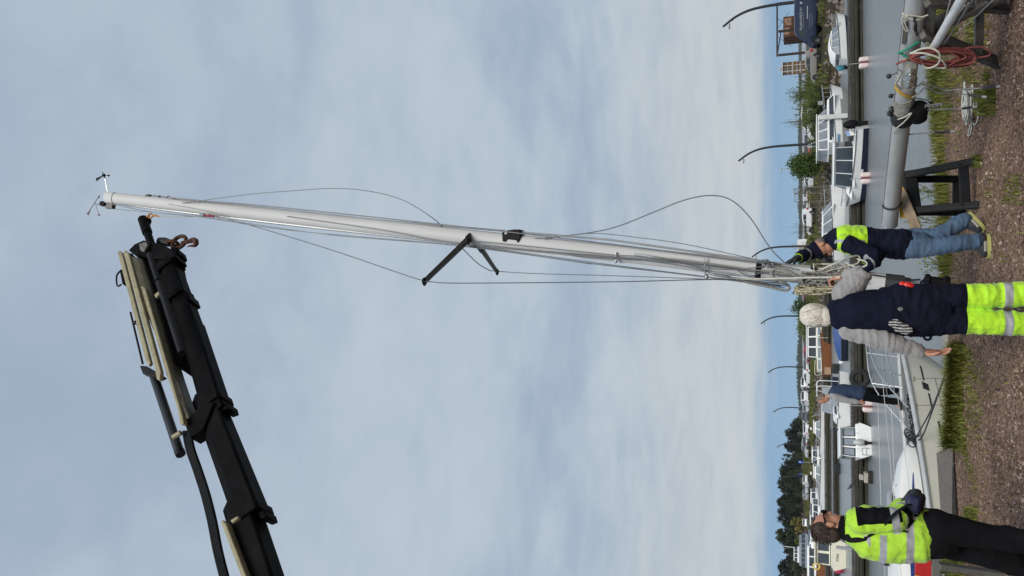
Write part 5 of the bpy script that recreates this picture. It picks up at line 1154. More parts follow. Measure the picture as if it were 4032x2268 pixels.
# --- person on the foredeck
def build_bow():
    g = PZ(3556, 1562, -.37); Y = g.y; J = {}; J['side'] = V3(.45, .89, 0)
    J['spine'] = [PY(3406, 1551, Y), PY(3390, 1550, Y), PY(3355, 1546, Y), PY(3318, 1544, Y), PY(3285, 1548, Y), PY(3270, 1556, Y)]
    J['wid'] = [.16, .16, .155, .19, .18, .08]; J['dep'] = [.12, .12, .125, .135, .12, .07]
    J['neck'] = PY(3264, 1561, Y); J['head'] = PY(3240, 1570, Y); J['hf'] = V3(-.85, -.25, -.45); J['hu'] = V3(-.45, 0, .9)
    J['armR'] = [PY(3290, 1566, Y - .17), PY(3336, 1577, Y - .22), PY(3381, 1583, Y - .24)]
    J['armL'] = [PY(3290, 1545, Y + .18), PY(3340, 1545, Y + .22), PY(3385, 1560, Y + .1)]
    J['legR'] = [PY(3402, 1560, Y - .06), PY(3470, 1574, Y - .08), PY(3532, 1582, Y - .06)]; J['legL'] = [PY(3402, 1542, Y + .06), PY(3466, 1542, Y + .08), PY(3528, 1540, Y + .12)]
    for s_ in 'LR': a = J['leg' + s_][2]; z0 = a.z - .09; J['foot' + s_] = (V3(a.x + .05, a.y + .04, z0), V3(a.x - .17, a.y - .1, z0))
    J['handR'] = (V3(-.1, .1, -1), V3(-.3, .9, 0), .8, 1); J['handL'] = (V3(-.2, -.2, -1), V3(-.3, -.9, 0), .8, -1)
    base = (J['footL'][0] + J['footR'][0]) / 2
    p, (l, f_, u, mt) = make_person('person in dark blue waistcoat with grey sleeves standing on the yacht foredeck', J, base)
    mb = MB(); ringloft(mb, [PY(3384, 1550, Y), PY(3402, 1551, Y), PY(3418, 1551, Y)], [.16, .165, .155], [.125, .13, .12], J['side'])
    for s_ in 'LR': limb(mb, J['leg' + s_], [.10, .078, .070], J['side'], n=4)
    wear('trousers', p, base, mb, cl_black, .014, 3, .008, 8, 2)
    mb = MB(); torso(mb, J['spine'][2:], J['wid'][2:], J['dep'][2:], J['side'], .008)
    for s_ in 'LR': limb(mb, [J['arm' + s_][0], J['arm' + s_][1], J['arm' + s_][1].lerp(J['arm' + s_][2], .92)], [.078, .064, .05], J['side'])
    wear('sweater', p, base, mb, cl_grey, .012, 3, .008, 9, 3)
    mb = MB(); torso(mb, [PY(3392, 1550, Y)] + J['spine'][2:5] + [PY(3274, 1555, Y)], [.17, .165, .195, .165, .08], [.145, .145, .15, .14, .08], J['side'], .012)
    wear('waistcoat', p, base, mb, M('cloth_blue', (.018, .034, .075), .85, var=.25, vscale=7, bump=.3), .012, 3, .006, 8, 6)
    mb = MB(); hc = J['head'] + u * .03 - f_ * .02; mb.ell(hc, (.082, .095, .086), mt, 14, 10); mb.ell(hc - u * .05 - f_ * .035, (.07, .06, .06), mt); wear('hair', p, base, mb, M('hair_greybrown', (.16, .12, .10), .8, var=.3, vscale=40), .010, 2, .004, 30)
    for s_ in 'LR':
        h, t_ = J['foot' + s_]; mb = MB(); shoe(mb, h, t_, V3(0, 0, 1), 1.1); wear('shoe', p, base, mb, M('shoe_grey', (.05, .05, .055), .7), .010, 2, .001)
build_bow()
# ------------------------------------------------------------------ piers
pwood = M('pier_wood', (.034, .030, .024), .9, var=.35, vscale=2, bump=.5, bscale=20, stain=(.02, .019, .015), sscale=1.5, samt=.7)
pwood2 = M('pier_wood_pale', (.060, .053, .042), .9, var=.3, vscale=2, bump=.4, bscale=20, stain=(.035, .032, .026), sscale=2, samt=.6)
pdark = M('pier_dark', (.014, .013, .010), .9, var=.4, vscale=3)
pgreen = M('pier_algae', (.022, .021, .012), .9, var=.4, vscale=1.5, stain=(.025, .025, .016), sscale=1, samt=.7)
def pier(label, A, B, width, ztop, n_plank, pile_step, seed):
    A, B = Vector((A[0], A[1], 0)), Vector((B[0], B[1], 0)); d = (B - A); Lp = d.length; d.normalize(); nn = Vector((-d.y, d.x, 0)); nn = nn if nn.y > 0 else -nn
    ang = math.atan2(d.y, d.x); q = random.Random(seed); root = thing('pier', label, 'pier', A + V3(0, 0, WATER), ang); BASE[root.name] = Vector((0, 0, 0))
    dz = ztop - WATER; sg = 1 if (Matrix.Rotation(ang, 3, 'Z') @ V3(0, 1, 0)).dot(nn) > 0 else -1
    pw = Lp / n_plank; mb = MB(); mb.bx(0, pw * .93, 0, width * sg, -.022, .022); me = mb.mesh('plank', pwood2)
    me2 = me.copy(); me2.materials[0] = pwood
    for k in range(n_plank):
        o = bpy.data.objects.new('plank', me if q.random() < .55 else me2); C.objects.link(o); o.parent = root; o.location = (k * pw, q.uniform(-.02, .02), dz + q.uniform(-.006, .006))
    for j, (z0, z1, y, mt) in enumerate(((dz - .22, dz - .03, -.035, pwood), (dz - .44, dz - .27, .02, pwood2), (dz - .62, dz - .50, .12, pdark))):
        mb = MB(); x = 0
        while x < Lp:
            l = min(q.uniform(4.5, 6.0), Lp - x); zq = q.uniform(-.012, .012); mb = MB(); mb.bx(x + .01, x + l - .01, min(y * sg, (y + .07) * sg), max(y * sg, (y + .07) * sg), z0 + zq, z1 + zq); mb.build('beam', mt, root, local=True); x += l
    mb = MB(); mb.bx(0, Lp, min(.5 * sg, .6 * sg), max(.5 * sg, .6 * sg), -.9, dz - .1); mb.build('shade_sheet', pdark, root, local=True)  # dark sheet, its colour stands in for the shade under the deck
    x = .4
    mbp = MB(); mbp.tube([(0, 0, -1.2), (0, 0, dz - .03)], [.13, .12], 9); mp_ = mbp.mesh('pile', pgreen)
    while x < Lp:
        for y in (.12, width - .15):
            o = bpy.data.objects.new('pile', mp_); C.objects.link(o); o.parent = root; o.location = (x, y * sg, 0)
        x += pile_step
    for z in (.02, .30):
        mb = MB(); mb.tube([(0, .05 * sg, z), (Lp, .05 * sg, z)], .12, 8); mb.build('float_log', pgreen, root, local=True)
    return root
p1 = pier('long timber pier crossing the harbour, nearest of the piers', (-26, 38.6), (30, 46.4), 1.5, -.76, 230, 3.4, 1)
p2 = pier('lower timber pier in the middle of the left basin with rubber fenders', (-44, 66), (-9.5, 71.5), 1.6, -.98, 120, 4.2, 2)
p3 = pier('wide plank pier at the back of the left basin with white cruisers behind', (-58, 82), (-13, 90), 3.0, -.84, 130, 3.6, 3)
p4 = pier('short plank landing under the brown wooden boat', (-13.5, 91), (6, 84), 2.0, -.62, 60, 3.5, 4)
rub = M('rubber', (.012, .012, .012), .8, var=.3)
mb = MB(); mb.torus(PY(3386, 1489, 39.6), (.15, 1, 0), .34, .13, 22, 10); o = mb.build('tyre', rub, None, loc=PY(3386, 1489, 39.6)); tag(o, 'black tyre hung as a fender on the near pier', 'tyre')
for k, (sx, sy, lb) in enumerate(((3295, 1704, 'black rubber fender block on the middle pier behind the small cabin boat'), (3298, 1845, 'black rubber fender block with white corner standing alone on the middle pier'), (3290, 1452, 'black rubber fender block at the end of the middle pier'))):
    c = PY(sx, sy, 68.5 if k < 2 else 70.5); mb = MB(); mb.box(c, (.85, .3, .6)); o = mb.build('fender_block', rub, None, bevel=.12, loc=c); tag(o, lb, 'fender', 'rubber fenders on the middle pier')
# bird on the pier
c = PY(3363, 1916, 39.6); bird = thing('bird', 'dark bird standing on the edge of the near pier', 'bird', c); dk_ = M('feather', (.05, .05, .055), .8, var=.4)
mb = MB(); mt = Matrix.Rotation(.4, 3, 'Y'); ringloft(mb, [c + V3(.14, 0, .10), c + V3(.05, 0, .14), c + V3(-.05, 0, .17), c + V3(-.1, 0, .23), c + V3(-.12, 0, .27)], [.02, .055, .06, .035, .03], [.015, .055, .06, .035, .03], (0, 1, 0)); mb.tube([c + V3(-.14, 0, .27), c + V3(-.2, 0, .26)], [.012, .003], 6)
for s_ in (-.02, .02): mb.tube([c + V3(0, s_, .1), c + V3(.0, s_, 0)], .006, 5)
me = remesh(mb, .012, 1); bo = mesh_obj('body', me, dk_, bird, c)
# fender buoys
bw = M('buoy_white', (.62, .52, .50), .5, var=.1); bred = M('buoy_red', (.16, .03, .03), .6)
for sx, sy, lb in ((3403, 246, 'pale pink floating buoy with dark band below the white cuddy boat'), (3410, 701, 'pale pink floating buoy with dark band by the bow of the dark-windowed boat'), (3419, 1600, 'pale pink floating buoy with dark band behind the legs of the person on the yacht')):
    p = PZ(sx + 14, sy, WATER); by = thing('buoy', lb, 'buoy', p, 0, 'pale mooring buoys by the near pier')
    for k in (-1, 1): mb = MB(); mb.bx(.03 * k if k > 0 else -.27, .27 if k > 0 else -.03, -.2, .2, -.1, .40); mb.build('float', bw, by, bevel=.09, local=True)
    mb = MB(); mb.bx(-.028, .028, -.19, .19, -.08, .38); mb.build('band', bred, by, local=True, bevel=.02)
    mb = MB(); mb.tube([(0, 0, .38), (0, 0, .85)], .02, 6); mb.build('pin', steel, by, local=True)
fl = thing('mooring_block', 'grey concrete float with iron ring tied off the near pier', 'float', PZ(3436, 1880, WATER))
mb = MB(); mb.bx(-.26, .26, -.2, .2, -.1, .18); mb.build('base', pdark, fl, local=True, bevel=.03); mb = MB(); mb.bx(-.24, .22, -.2, .2, .185, .36); mb.build('block', concrete, fl, local=True, bevel=.03); mb = MB(); mb.bx(-.14, .1, -.12, .12, .364, .56); mb.build('cap', concrete, fl, local=True, bevel=.04)

# ------------------------------------------------------------------ boats
bwhite = M('boat_white', (.74, .75, .74), .3, var=.05, coat=.3); bcream = M('boat_cream', (.62, .60, .48), .4, var=.06); bgrey = M('boat_grey', (.24, .25, .24), .5, var=.1)
bnavy = M('boat_navy', (.012, .018, .04), .35, var=.1); bglass = glass('boat_glass', (.035, .045, .055), .06); bglass2 = glass('boat_glass_pale', (.20, .23, .26), .1)
bframe = M('boat_frame', (.10, .105, .11), .5); canvas = M('white_canvas', (.68, .69, .68), .8, var=.06, bump=.3, bscale=8); bbrown = M('boat_varnish', (.20, .072, .022), .35, var=.3, vscale=4, coat=.3, stretch=(.5, 4, 4)); bbrown2 = M('boat_tan', (.30, .19, .12), .5, var=.2)
blue_tarp = M('blue_tarp', (.012, .055, .20), .55, var=.2, bump=.3, bscale=6); teal = M('teal_plastic', (.02, .16, .22), .5); vinyl = M('clear_vinyl', (.30, .33, .36), .2, var=.15)
def boat(name, label, at, ang, Lb, Bm, fb, fs, hm, low=None, group=None, lowh=.35, flare=.55):
    root = thing(name, label, 'boat', (at.x, at.y, WATER), ang, group); BASE[root.name] = Vector((0, 0, 0))
    def hw(t): return Bm / 2 * min(1, (1 - t ** 2.6) ** .75 + .02)
    def zs(t): return fs + (fb - fs) * t ** 1.6
    def hullring(t, k0, k1, n=7):
        r_ = []; b_ = hw(t); z1 = zs(t); z0 = -.22
        for j in range(n + 1):
            k = j / n; z = z0 + (z1 - z0) * k; w = b_ * (flare + (1 - flare) * k ** .55); xx = -Lb / 2 + Lb * t * (1 - .10 * (1 - k) * t ** 3)
            r_.append((xx, w, z))
        return r_
    rows = [hullring(t / 14, 0, 1) for t in range(15)]
    rings = [[(x, y, z) for x, y, z in reversed(r_)] + [(x, -y, z) for x, y, z in r_] for r_ in rows]
    mb = MB(); mb.loft(rings, 0, True, True, True, False)
    if low is not None:
        nface = len(mb.f)
        for i, f_ in enumerate(mb.f):
            zc = sum(mb.v[a][2] for a in f_) / len(f_)
            if zc < lowh and len(f_) == 4: mb.m[i] = 1
    mb.build('hull', [hm, low or hm], root, local=True, sharp=45)
    mb = MB(); mb.loft([[(-Lb / 2 + Lb * t / 14, s_ * (hw(t / 14) - .03), zs(t / 14) - .03) for s_ in (-1, 0, 1)] for t in range(14)], 0, True, False, False, False); mb.build('deck', bwhite, root, local=True)
    for s_ in (1, -1): mb = MB(); mb.tube([(-Lb / 2 + Lb * t / 14, s_ * (hw(t / 14) + .005), zs(t / 14) - .02) for t in range(15)], .03, 6); mb.build('rub_rail', bframe, root, local=True)
    root['_L'] = Lb; return root, hw, zs
trimb_ = M('window_frame', (.012, .012, .013), .5)
def cabin(root, name, x0, x1, w, h0, h1, rf, rb, mat, taper=.88, nside=3, front=2, rear=0, wz=(.35, .85), gl=None, bev=.04, gap=.12, framed=False):
    """x0 aft end, x1 fore end; rf, rb rake of front and back; window panes set proud of the faces"""
    gl = gl or bglass; wt = w * taper; mb = MB()
    b_ = [(x0, -w, h0), (x1, -w, h0), (x1, w, h0), (x0, w, h0)]; t_ = [(x0 + rb, -wt, h1), (x1 - rf, -wt, h1), (x1 - rf, wt, h1), (x0 + rb, wt, h1)]
    mb.add(b_ + t_, [(0, 3, 2, 1), (4, 5, 6, 7), (0, 1, 5, 4), (1, 2, 6, 5), (2, 3, 7, 6), (3, 0, 4, 7)]); cb = mb.build(name, mat, root, bevel=bev, local=True)
    def face(q0, q1, q2, q3, n, out):       # bottom-left, bottom-right, top-right, top-left
        q0, q1, q2, q3 = map(Vector, (q0, q1, q2, q3)); o_ = Vector(out) * .015
        for k in range(n):
            a, c = (k + gap / 2) / n, (k + 1 - gap / 2) / n; P = []
            for u_, v_ in ((a, wz[0]), (c, wz[0]), (c, wz[1]), (a, wz[1])): P.append(q0.lerp(q1, u_).lerp(q3.lerp(q2, u_), v_) + o_)
            mb = MB(); mb.prism(P, -o_ * .9); f_ = mb.build('window', trimb_ if framed else gl, cb, local=True)
            if framed:
                cc = (P[0] + P[1] + P[2] + P[3]) / 4; mb = MB(); mb.prism([cc + (p_ - cc) * .78 + o_ * .6 for p_ in P], -o_ * .5); mb.build('pane', gl, f_, local=True)
    if nside:
        face(b_[0], b_[1], t_[1], t_[0], nside, (0, -1, 0)); face(b_[2], b_[3], t_[3], t_[2], nside, (0, 1, 0))
    if front: face(b_[1], b_[2], t_[2], t_[1], front, (1, 0, .3))
    if rear: face(b_[3], b_[0], t_[0], t_[3], rear, (-1, 0, .2))
    return cb
def rail(root, pts, r=.015, mat=None, name='rail'):
    mb = MB(); mb.tube(spline(pts, 4), r, 6); return mb.build(name, mat or pp_, root, local=True)
def bowrail(root, Lb, hw, zs, h=.45, t0=.62):
    rail(root, [(-Lb / 2 + Lb * t, hw(t) - .06, zs(t) + h) for t in (t0, .8, .93)] + [(Lb / 2 + .02, 0, zs(1) + h)] + [(-Lb / 2 + Lb * t, -hw(t) + .06, zs(t) + h) for t in (.93, .8, t0)], .016, None, 'bow_rail')
    for t in (t0, .8, .93):
        for s_ in (1, -1): mb = MB(); mb.tube([(-Lb / 2 + Lb * t, s_ * (hw(t) - .06), zs(t) - .03), (-Lb / 2 + Lb * t, s_ * (hw(t) - .06), zs(t) + h)], .012, 5); mb.build('rail_post', pp_, root, local=True)
def outboard(root, x, z, s_=1.0, mat=None, y=0.0, tilt=0.0):
    mat = mat or blackp; mb = MB(); mt = Matrix.Rotation(tilt, 3, 'Y'); c = V3(x, y, z)
    ringloft(mb, [c + mt @ V3(-.16, 0, .12) * s_, c + mt @ V3(-.2, 0, .36) * s_, c + mt @ V3(-.18, 0, .60) * s_], [.17 * s_, .20 * s_, .15 * s_], [.26 * s_, .28 * s_, .20 * s_], (0, 1, 0)); ob = mb.build('outboard_cowl', mat, root, local=True)
    mb = MB(); mb.bar(c + mt @ V3(-.2, 0, .12) * s_, c + mt @ V3(-.24, 0, -.75) * s_, .13 * s_, .24 * s_, (1, 0, 0)); mb.box(c + mt @ V3(-.05, 0, .0) * s_, (.2 * s_, .25 * s_, .3 * s_)); mb.build('outboard_leg', blackp, ob, local=True)
WL = lambda sx, sy: PZ(sx, sy, WATER)
def head(dx, dy): return math.atan2(dy, dx)
# A white cuddy boat with canvas top
r_, hw, zs = boat('cuddy_boat', 'white cuddy boat with white canvas top and dark blue bottom at the right', WL(3341, 150), head(.93, .37), 5.0, 1.95, .92, .72, bwhite, bnavy, lowh=.22)
r_.scale = (.9, .9, .86)
cabin(r_, 'windscreen', -1.3, 1.0, .78, .66, 1.30, .75, .05, bwhite, .9, 3, 2, 0, (.08, .92), bglass2, .03, .08)
mb = MB(); mb.loft([[(x, -w, z - .03), (x, -w * .9, z + .02), (x, 0, z + .12 * k), (x, w * .9, z + .02), (x, w, z - .03)] for x, w, z, k in ((.35, .66, 1.28, .3), (-.2, .72, 1.36, 1), (-.9, .76, 1.40, 1), (-1.55, .78, 1.30, 1), (-1.95, .80, 1.0, .5))], 0, True, True, True, False); mb.build('canvas_top', canvas, r_, local=True)
mb = MB(); mb.prism([(-1.3, -.8, .70), (-2.1, -.83, .70), (-1.85, -.80, 1.1), (-1.35, -.78, 1.28)], (0, .012, 0)); mb.build('canvas_side', vinyl, r_, local=True); mb = MB(); mb.prism([(-1.3, .8, .70), (-2.1, .83, .70), (-1.85, .80, 1.1), (-1.35, .78, 1.28)], (0, -.012, 0)); mb.build('canvas_side', vinyl, r_, local=True)
bowrail(r_, 5.0, hw, zs, .28, .72); outboard(r_, -2.5, .35, .8, teal)
rail(r_, [(-2.5, -.7, .7), (-2.75, -.72, .95), (-2.8, -.5, .95), (-2.7, -.45, .6)], .02, None, 'stern_hoop')
# B white cruiser with blue stripes
r_, hw, zs = boat('cabin_cruiser', 'white cabin cruiser with twin blue stripes and roof mast near the willow bushes', WL(3340, 498), head(.94, .34), 7.0, 2.3, 1.15, .85, bwhite, bgrey, lowh=.42)
cabin(r_, 'trunk_cabin', -1.6, 2.2, .95, .85, 1.35, .5, .0, bwhite, .9, 2, 0, 0, (.2, .75)); wh = cabin(r_, 'wheelhouse', -2.2, 1.1, .88, 1.25, 1.98, .55, .1, bwhite, .86, 4, 3, 1, (.15, .88), bglass2)
mb = MB(); mb.bx(-2.3, .65, -.85, .85, 1.985, 2.05); mb.build('roof', bwhite, r_, local=True, bevel=.03)
for z in (.62, .70):
    for s_ in (1, -1): mb = MB(); mb.bx(-3.2, -1.2, s_ * 1.15 - .012, s_ * 1.15 + .012, z, z + .045); mb.build('blue_stripe', M('stripe_blue', (.03, .16, .32), .4), r_, local=True)
bowrail(r_, 7.0, hw, zs, .5, .55); rail(r_, [(-1.2, -.25, 2.05), (-1.35, -.2, 2.55), (-1.35, .2, 2.55), (-1.2, .25, 2.05)], .02, None, 'mast_frame'); rail(r_, [(-1.33, -.45, 2.35), (-1.33, .45, 2.35)], .018, None, 'mast_crossbar')
mb = MB(); mb.box((1.9, -.2, 1.75), (.3, .05, .34)); mb.build('sign_plate', bgrey, r_, local=True); mb = MB(); mb.bx(-.05, .28, -1.25, -1.17, .1, 1.9); mb.build('mooring_board', M('pale_board', (.5, .5, .48), .7), r_, local=True)
# C pilothouse with dark windows, outboard astern
r_, hw, zs = boat('pilothouse_boat', 'white motor boat with big dark windows, flat roof and black outboard', WL(3412, 655), head(-.93, .36), 5.9, 2.2, 1.10, .70, bwhite, bnavy, lowh=.30)
r_.scale = (.68, .8, .80)
cabin(r_, 'pilothouse', -1.7, 1.3, .86, .68, 1.85, .25, .0, bwhite, .95, 3, 2, 2, (.14, .94), bglass, .02, .07); mb = MB(); mb.bx(-2.1, 1.45, -.95, .95, 1.855, 1.94); mb.build('roof', bwhite, r_, local=True, bevel=.03)
cabin(r_, 'fore_cabin', 1.2, 2.3, .68, .80, 1.15, .55, 0, bwhite, .85, 0, 0, 0); bowrail(r_, 5.9, hw, zs, .32, .7); outboard(r_, -2.9, .55, 1.15); rail(r_, [(-2.7, .8, .7), (-2.9, .85, 1.1), (-2.9, .3, 1.1), (-2.7, .3, .7)], .02, blackm, 'stern_rail')
mb = MB(); mb.prism([(-2.4, .5, 1.15), (-2.75, .5, 1.30), (-2.75, .5, 1.05), (-2.4, .5, .98)], (0, .01, 0)); mb.build('flag', M('flag_blue_white', (.25, .35, .60), .7), r_, local=True)
mb = MB(); mb.box((-2.4, -.8, .85), (.5, .3, .3)); mb.build('locker', bwhite, r_, local=True, bevel=.04)
# D white boat with three panes
r_, hw, zs = boat('window_boat', 'white motor boat with three slanted window panes behind the jeans person', WL(3325, 868), head(.92, -.35), 5.6, 2.1, 1.05, .8, bwhite)
cabin(r_, 'cabin', -1.6, 1.5, .85, .78, 1.55, .95, .1, bwhite, .9, 3, 2, 0, (.12, .9), bglass2, .03, .12); bowrail(r_, 5.6, hw, zs, .4, .65); outboard(r_, -2.8, .5, .9)
# E wooden boat
r_, hw, zs = boat('wooden_boat', 'brown varnished wooden boat with white wheelhouse behind the white-haired head', WL(3272, 1345), head(.97, .22), 7.4, 2.4, 1.35, .95, bbrown)
cabin(r_, 'trunk', -3.3, 1.8, .95, .92, 1.42, .15, .05, bcream, .94, 4, 0, 0, (.25, .8), bglass2); cabin(r_, 'wheelhouse', -1.9, 1.5, .90, 1.4, 2.42, .12, .06, bwhite, .93, 3, 2, 1, (.12, .82), bglass, .03, .16, True); mb = MB(); mb.bx(-2.1, 1.6, -.95, .95, 2.425, 2.50); mb.build('roof', bwhite, r_, local=True, bevel=.03)
rail(r_, [(-3.6, -.9, .95), (-3.7, -.9, 1.6), (-2.2, -.92, 1.6)], .03, bcream, 'stern_frame'); rail(r_, [(.2, -1.25, .3), (.2, -1.22, 1.4)], .03, bcream, 'fender_line'); mb = MB(); mb.torus((.9, -1.22, .75), (0, 1, 0), .2, .06, 16, 8); mb.build('fender_ring', rub, r_, local=True); mb = MB(); mb.bx(-3.69, -2.9, -1.13, 1.13, .05, .9); mb.build('transom_panel', bbrown2, r_, local=True, bevel=.03)
# F boat under blue cover
r_, hw, zs = boat('covered_boat', 'motor boat under a bright blue cover behind the grey sleeve', WL(3338, 1292), head(.98, -.1), 5.4, 2.1, .95, .75, bnavy)
r_.scale = (.8, .9, .62)
mb = MB(); mb.loft([[(x, -w, z0), (x, -w * .8, z1 * .85 + z0 * .15), (x, 0, z1), (x, w * .8, z1 * .85 + z0 * .15), (x, w, z0)] for x, w, z0, z1 in ((-2.7, 1.02, .7, .95), (-1.8, 1.06, .72, 1.35), (-.4, 1.06, .75, 1.55), (1.0, .95, .8, 1.35), (2.2, .5, .9, 1.1))], 0, True, True, True, False); mb.build('cover', blue_tarp, r_, local=True); outboard(r_, -2.6, .35, .9, canvas, 0, -.5)
# H boat with radar arch and hardtop
r_, hw, zs = boat('arch_boat', 'white boat with tall hoop frame and grey canopy behind the person on the yacht', WL(3344, 1588), head(-.75, -.62), 5.6, 2.1, 1.0, .75, bwhite)
r_.scale = (.72, .8, .84)
cabin(r_, 'canopy', -1.2, .9, .82, .78, 2.0, .35, .05, M('grey_canopy', (.30, .32, .34), .5), .9, 2, 2, 1, (.12, .9), vinyl, .06, .1); cabin(r_, 'fore_cabin', .7, 2.1, .7, .85, 1.2, .6, 0, bwhite, .85, 1, 0, 0)
for x in (-1.7, -1.1): rail(r_, [(x, -.9, .75), (x - .05, -.88, 1.9), (x - .1, -.6, 2.35), (x - .1, .6, 2.35), (x - .05, .88, 1.9), (x, .9, .75)], .035, bwhite, 'hoop')
rail(r_, [(-1.9, -.5, 2.38), (-.9, -.5, 2.38)], .03, bwhite, 'hoop_bar'); rail(r_, [(-1.9, .5, 2.38), (-.9, .5, 2.38)], .03, bwhite, 'hoop_bar'); bowrail(r_, 5.6, hw, zs, .45, .6); mb = MB(); mb.box((-2.3, 0, 1.0), (.6, .9, .5)); mb.build('engine_cover', bnavy, r_, local=True, bevel=.1)
mb = MB(); mb.tube([(2.6, -.3, .2), (2.7, -.35, .85)], .16, 8); mb.build('fender', teal, r_, local=True)
# I small cabin boat seen from astern
r_, hw, zs = boat('small_cabin_boat', 'small white cabin boat seen from astern with grey outboard and three square windows', WL(3430, 1752) + V3(-.42, 2.05, 0), head(-.27, .96), 4.6, 1.62, .95, .62, bwhite, bgrey, lowh=.30)
r_.scale = (1, 1.02, .84)
cabin(r_, 'cabin', -1.3, .9, .70, .60, 1.50, .4, .08, bwhite, .9, 2, 2, 3, (.14, .88), bglass2, .05, .16, True); mb = MB(); mb.bx(-1.45, .75, -.68, .68, 1.505, 1.57); mb.build('roof', bwhite, r_, local=True, bevel=.05); outboard(r_, -2.25, .35, .78, M('cowl_grey', (.42, .42, .42), .4), .1)
for s_ in (-.55, .55): mb = MB(); mb.box((-2.05, s_, .68), (.4, .42, .2)); mb.build('stern_locker', bwhite, r_, local=True, bevel=.04)
rail(r_, [(-2.33, .35, .1), (-2.36, .35, .48), (-2.36, .62, .48), (-2.33, .62, .1)], .014, None, 'ladder'); rail(r_, [(-2.34, .36, .28), (-2.34, .61, .28)], .012, None, 'ladder_rung')
# J, K day cruisers behind the wide pier
for sx, sy, lb, sc in ((3243, 1698, 'white day cruiser with cockpit canopy behind the wide pier, nearer the person on the yacht', 1.0), (3243, 1874, 'white day cruiser with long foredeck behind the wide pier, nearer the operator', 1.12)):
    r_, hw, zs = boat('day_cruiser', lb, PY(sx, sy, 93.5), head(-.985, -.17), 6.0 * sc, 2.2, 1.12, .95, bwhite, M('cruiser_low', (.52, .53, .52), .35), 'white day cruisers behind the wide pier', lowh=.30)
    cabin(r_, 'windscreen', -1.2, 1.1, .85, .92, 1.62, .9, .25, bwhite, .85, 2, 2, 0, (.1, .75), bglass2, .03, .1); mb = MB(); mb.bx(-1.2, .3, -.8, .8, 1.625, 1.72); mb.build('canopy', canvas, r_, local=True, bevel=.04)
    rail(r_, [(-1.9, -.85, .95), (-1.6, -.85, 1.75), (-1.6, .85, 1.75), (-1.9, .85, .95)], .03, None, 'arch'); rail(r_, [(-2.4, -.85, .95), (-1.75, -.85, 1.6)], .02, None, 'arch_brace'); mb = MB(); mb.bx(-3.4 * sc, -2.9 * sc, -.9, .9, .45, .52); mb.build('swim_platform', bwhite, r_, local=True); bowrail(r_, 6.0 * sc, hw, zs, .35, .6)
    mb = MB(); mb.box((-.2, 0, 1.95), (.3, .5, .16)); mb.build('radar', bwhite, r_, local=True, bevel=.04)
# L cream cabin boat at the left
r_, hw, zs = boat('cream_cabin_boat', 'cream cabin boat with two big rear windows and a ring lifebuoy beyond the operator', WL(3322, 2178), head(-.25, .97), 6.0, 2.3, 1.2, .85, bcream, pdark, lowh=.12)
cabin(r_, 'cabin', -1.6, 1.2, .92, .85, 2.0, .3, .05, bcream, .94, 2, 2, 2, (.2, .85), bglass, .05, .2); mb = MB(); mb.bx(-1.8, 1.1, -.95, .95, 2.005, 2.07); mb.build('roof', bcream, r_, local=True, bevel=.03); mb = MB(); mb.torus((-1.75, 1.05, 1.95), (1, 0, 0), .22, .06, 18, 8); mb.build('lifebuoy', M('buoy_yellow', (.55, .42, .12), .6), r_, local=True); rail(r_, [(-2.95, -1.0, .85), (-3.0, -1.0, 1.0), (-3.0, 1.0, 1.0), (-2.95, 1.0, .85)], .03, bframe, 'stern_rail')
mb = MB(); mb.box((-1.2, -.4, 2.2), (.4, .5, .2)); mb.build('roof_box', bwhite, r_, local=True, bevel=.05); text('registration', '77520', .22, blackp, r_, Matrix.Translation((-3.03, .2, .55)) @ Matrix.Rotation(R(-90), 4, 'Z') @ Matrix.Rotation(R(90), 4, 'X'))
b_ = PZ(3320, 2246, WATER); mb = MB(); mb.ell(b_ + V3(0, 0, .35), (.28, .28, .42), None, 14, 10); o = mb.build('buoy', M('buoy_pink', (.40, .03, .08), .5, var=.2), None, loc=b_); tag(o, 'crimson round buoy hanging beside the cream cabin boat', 'buoy')
mb = MB(); c = PY(3310, 2157, 52); z0 = PY(3385, 2157, 52).z; mb.bx(c.x - .09, c.x + .09, c.y - .09, c.y + .09, WATER - .5, PY(3292, 2157, 52).z); o = mb.build('mooring_post', M('grey_post', (.28, .29, .30), .6), None, bevel=.02, loc=(c.x, c.y, WATER)); tag(o, 'grey steel mooring post in front of the cream cabin boat', 'post')
# more distant boats on the left
r_, hw, zs = boat('ferry', 'blue-grey passenger boat with dark square windows far behind the cream cabin boat', PY(3210, 2180, 170), head(-.9, .4), 9.5, 3.2, 1.9, 1.6, M('ferry_grey', (.20, .24, .28), .5), bnavy); cabin(r_, 'saloon', -3.6, 3.0, 1.4, 1.6, 3.3, .6, .2, M('ferry_grey2', (.24, .28, .32), .5), .95, 5, 2, 2, (.35, .75)); cabin(r_, 'bridge', -.5, 2.0, 1.1, 3.3, 4.4, .4, .2, bwhite, .9, 2, 2, 2); rail(r_, [(-1, 0, 4.4), (-1, 0, 6.5)], .06, bwhite, 'mast')
r_, hw, zs = boat('old_cruiser', 'white cruiser with brown planked side at the left picture edge', PY(3250, 2245, 100), head(-.97, -.2), 8.0, 2.6, 1.5, 1.2, bbrown); cabin(r_, 'cabin', -2.8, 2.4, 1.0, 1.2, 2.3, .5, .2, bwhite, .92, 4, 2, 1, (.3, .8)); bowrail(r_, 8.0, hw, zs)
